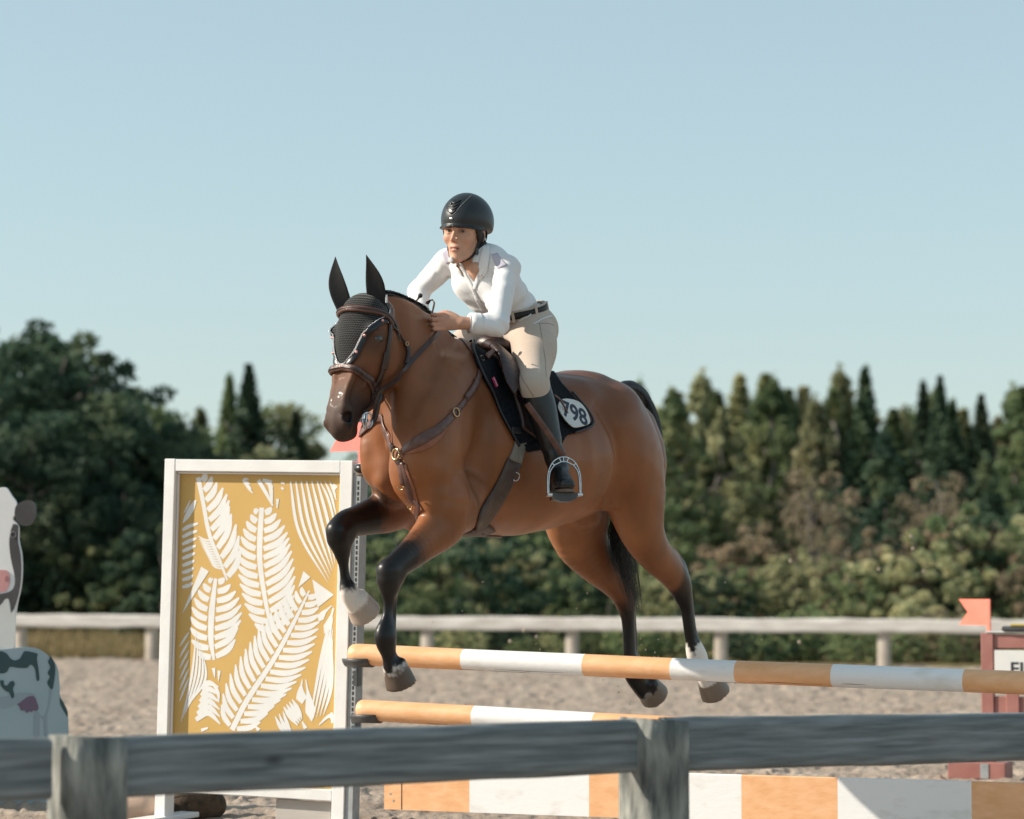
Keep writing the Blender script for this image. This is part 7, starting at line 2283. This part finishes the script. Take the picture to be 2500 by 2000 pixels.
cboard(cow, 'nostril', [(30, 640), (40, 630), (44, 645), (38, 660), (28, 660)], c0 + n_head * .004, None, n_head, .001, mat('dull_rose', (0.40, 0.18, 0.17)), .002)
mb = MB(); q = plane_pt(79 / 2.465, 1150 + 383 / 2.465, c0 + n_head * .006, n_head); mb.torus(q, (1, 0, 0), (0, 0, 1), .015, .003); mb.build('eye_ring', M['cow_line'], cow, smooth=True)
cboard(cow, 'neck_patch', [(8, 818), (30, 790), (52, 775), (62, 830), (70, 856), (92, 842), (84, 1060), (0, 1062), (-200, 1062), (-200, 830)], c0 + n_head * .0015, None, n_head, .001, M['cow_grey'], .003)
b0_ = PY(60, 1700, 14.1)
n_body = np.array([.55, -.84, 0]); n_body /= np.linalg.norm(n_body)
cowb = empty('cow_body_cutout', b0_ * [1, 1, 0], 'flat wooden cut-out of a cow body with painted-in bluish shade, dark patches and an udder', 'cut-out')
M['cb_shaded_white'] = mat('cow_body_shaded_white', (0.31, 0.42, 0.47), (0.35, 0.46, 0.51), rough=0.6, scale=3)  # white board: its bluish shade is put into these body colours
M['cb_dark'] = mat('cow_body_patches', (0.025, 0.065, 0.078), (0.035, 0.08, 0.09), rough=0.6, scale=6)  # dark patches shifted to teal by the same painted shade
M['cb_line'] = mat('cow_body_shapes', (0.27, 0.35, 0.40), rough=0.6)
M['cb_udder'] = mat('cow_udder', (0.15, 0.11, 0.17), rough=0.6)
cboard(cowb, 'body_board', [(-300, 1085), (-120, 1078), (0, 1075), (100, 1064), (180, 1060), (240, 1075), (290, 1110), (330, 1150), (350, 1200), (358, 1270), (362, 1350), (380, 1400), (404, 1450), (412, 1520), (412, 1700), (412, 2080), (-300, 2080)], b0_, None, n_body, .02, M['cb_shaded_white'])
for pts in ([(-100, 1100), (0, 1085), (40, 1100), (60, 1125), (85, 1140), (118, 1130), (135, 1105), (150, 1085), (190, 1090), (225, 1102), (222, 1130), (232, 1200), (236, 1255), (222, 1258), (210, 1190), (185, 1165), (160, 1185), (110, 1185), (60, 1180), (40, 1210), (0, 1218), (-100, 1200)],
            [(0, 1262), (20, 1260), (25, 1285), (42, 1292), (60, 1270), (80, 1265), (88, 1285), (78, 1310), (85, 1355), (70, 1368), (56, 1335), (30, 1320), (5, 1290)],
            [(300, 1110), (325, 1150), (332, 1200), (325, 1265), (312, 1315), (285, 1275), (300, 1240), (288, 1215), (302, 1180), (290, 1150), (298, 1130)],
            [(362, 1362), (385, 1400), (404, 1440), (408, 1478), (396, 1462), (374, 1425), (362, 1395)]):
    cboard(cowb, 'patch', pts, b0_ + n_body * .0015, None, n_body, .001, M['cb_dark'], .002)
cboard(cowb, 'leg_shape', [(-100, 1370), (40, 1355), (120, 1335), (180, 1335), (210, 1350), (190, 1360), (120, 1395), (60, 1420), (0, 1430), (-100, 1430)], b0_ + n_body * .001, None, n_body, .001, M['cb_line'], .0012)
cboard(cowb, 'leg_shape', [(228, 1440), (245, 1470), (268, 1470), (290, 1400), (296, 1318), (310, 1320), (302, 1400), (284, 1480), (286, 1600), (268, 1590), (262, 1500), (240, 1490), (236, 1600), (206, 1600), (204, 1500), (212, 1450)], b0_ + n_body * .001, None, n_body, .001, M['cb_line'], .0014)
cboard(cowb, 'udder', [(105, 1405), (135, 1382), (170, 1358), (205, 1358), (220, 1390), (230, 1425), (218, 1442), (195, 1442), (190, 1452), (178, 1445), (160, 1455), (150, 1440), (128, 1440), (118, 1418)], b0_ + n_body * .0015, None, n_body, .001, M['cb_udder'], .003)

# ---------------------------------------------------------------- finish stand on the right
M['stand'] = mat('faded_red_brown_paint', (0.30, 0.12, 0.10), (0.38, 0.17, 0.145), rough=0.6, scale=6)
FY = 16.0
fb = PY(2413, 1890, FY)
fin = empty('finish_stand', np.array([fb[0] + .12, FY, 0]), 'faded red-brown wooden stand with a white FINISH sign at the right edge of the photo', 'stand')
fnx = np.array([.93, -.36, 0]); fnx /= np.linalg.norm(fnx); fny = np.array([-fnx[1], fnx[0], 0])
F0 = np.array([fb[0] - .035, FY, 0])
def FPt(s, d, z): return F0 + fnx * s + fny * d + HZ * z
def zat(v, Y=FY): return PY(2440, v, Y)[2]
def fbar(s0, s1, d0, d1, z0, z1, name, m, bev=.003):
    mb = MB(); mb.box(FPt((s0 + s1) / 2, (d0 + d1) / 2, (z0 + z1) / 2), [fnx * (s1 - s0) / 2, fny * (d1 - d0) / 2, HZ * (z1 - z0) / 2], bev=bev); return mb.build(name, M[m], fin)
ppm = FPX / FY
zt_ = zat(1546)
fbar(0, 30 / ppm, 0, .05, zat(1892), zt_, 'post', 'stand')
fbar(30 / ppm + .0005, .62, .012, .045, zat(1583), zat(1549), 'crossbar', 'stand')
fbar(30 / ppm + .0005, .62, .012, .045, zat(1790), zat(1700), 'crossbar', 'stand')
fbar(60 / ppm, 92 / ppm, .0, .011, zat(1830), zat(1690), 'slat', 'stand')
fbar(.62, .70, 0, .05, zat(1892), zt_, 'post', 'stand')
fbar(-75 / ppm, 65 / ppm, -.10, .12, 0.0, zat(1860), 'base', 'stand')
fbar(5 / ppm, 25 / ppm, -.104, -.101, 0.005, zat(1862), 'base_band', 'grey_metal', .0005)
M['sign'] = mat('white_sign', (0.74, 0.74, 0.71), (0.70, 0.70, 0.68), rough=0.4)
M['ink'] = mat('black_sign_lettering', (0.03, 0.03, 0.035), rough=0.5)
sg_ = fbar(34 / ppm, 34 / ppm + .50, -.006, .0, zat(1665), zat(1587), 'sign', 'sign', .002)
text_mesh('FINISH', .105, FPt(34 / ppm + .25, -.0075, (zat(1645) + zat(1605)) / 2 - .02), fnx, HZ, M['ink'], sg_, 'lettering', sx=1.08, bold=.001)
fbar(12 / ppm, .66, -.005, .06, zt_ + .001, zt_ + .012, 'top_ledge', 'cow_grey')
M['flag_orange'] = mat('orange_red_flag', (0.95, 0.22, 0.15), (0.98, 0.27, 0.19), rough=0.6, scale=5)
fl_b = FPt(18 / ppm, .02, zt_ + .012); fl_t = np.array([fl_b[0], fl_b[1], PY(2408, 1463, fl_b[1])[2]])
flag('marker_flag', fl_b, fl_t, .185, .145, FDV, FNV, 'orange-red notched flag standing on top of the FINISH stand', M['flag_orange'])
bx = empty('timing_box', FPt(.28, .03, zt_ + .012), 'low dark box with a yellow edge lying on top of the FINISH stand', 'box')
M['yellow'] = mat('yellow_edge', (0.45, 0.33, 0.06), rough=0.5)
mb = MB(); mb.box(FPt(.28, .03, zt_ + .012 + .014), [fnx * .16, fny * .05, HZ * .014], bev=.008); mb.build('case', M['dark_plastic'], bx)
mb = MB(); mb.box(FPt(.22, .01, zt_ + .012 + .034), [fnx * .05, fny * .03, HZ * .006], bev=.003); mb.build('yellow_strip', M['yellow'], bx)
mb = MB(); mb.box(FPt(.31, .03, zt_ + .012 + .036), [fnx * .035, fny * .04, HZ * .008], bev=.003); mb.build('lid', M['grey_metal'], bx)
M['orange_thing'] = mat('orange_cone_plastic', (0.72, 0.25, 0.03), rough=0.5)
g = PY(2484, 1740, 19.0); cone = empty('orange_cone', np.array([g[0], 19.0, 0]), 'small orange marker cone glimpsed between the legs of the FINISH stand', 'cone')
mb = MB(); mb.tube(np.array([[g[0], 19.0, .02], [g[0], 19.0, .28]]), [.085, .02], 16); mb.build('cone_body', M['orange_thing'], cone, smooth=True)
mb = MB(); mb.box((g[0], 19.0, .012), [(.13, 0, 0), (0, .13, 0), (0, 0, .012)], bev=.005); mb.build('foot_plate', M['dark_plastic'], cone)

# ---------------------------------------------------------------- sand kicked up by the hooves
rs = random.Random(8); mb = MB()
M['clod'] = mat('sand_clod', (0.30, 0.24, 0.19), (0.40, 0.33, 0.27), rough=1.0, scale=60)
src = [(1560, 1660, 12.2, 60), (1575, 1600, 12.4, 50), (1740, 1650, 12.5, 60), (1900, 1720, 13, 180), (1500, 1540, 13.5, 150), (1300, 1540, 14, 160)]
for k in range(70):
    u, v, Y, sp_ = rs.choice(src)
    p = PY(u + rs.gauss(0, sp_), v + rs.gauss(0, sp_ * .6), Y + rs.uniform(-.3, .6))
    if p[2] < .05: continue
    V, F = ball(p, (rs.uniform(.002, .0045), rs.uniform(.002, .004), rs.uniform(.0015, .004)), 3); mb.add(V, F)
for (u, v, Y) in [(2225, 1310, 20), (2229, 1340, 20), (1931, 1370, 19), (2146, 1390, 19), (1952, 1568, 18), (1280, 1540, 18), (1310, 1555, 18), (1246, 1566, 18), (2255, 1395, 21)]:
    p = PY(u, v, Y); V, F = ball(p, .012, 5); mb.add(V, F)
o = mb.build('flying_sand', M['clod'], smooth=True); tag(o, 'grains and clods of sand flying up around the hind hooves', 'sand', kind='stuff')
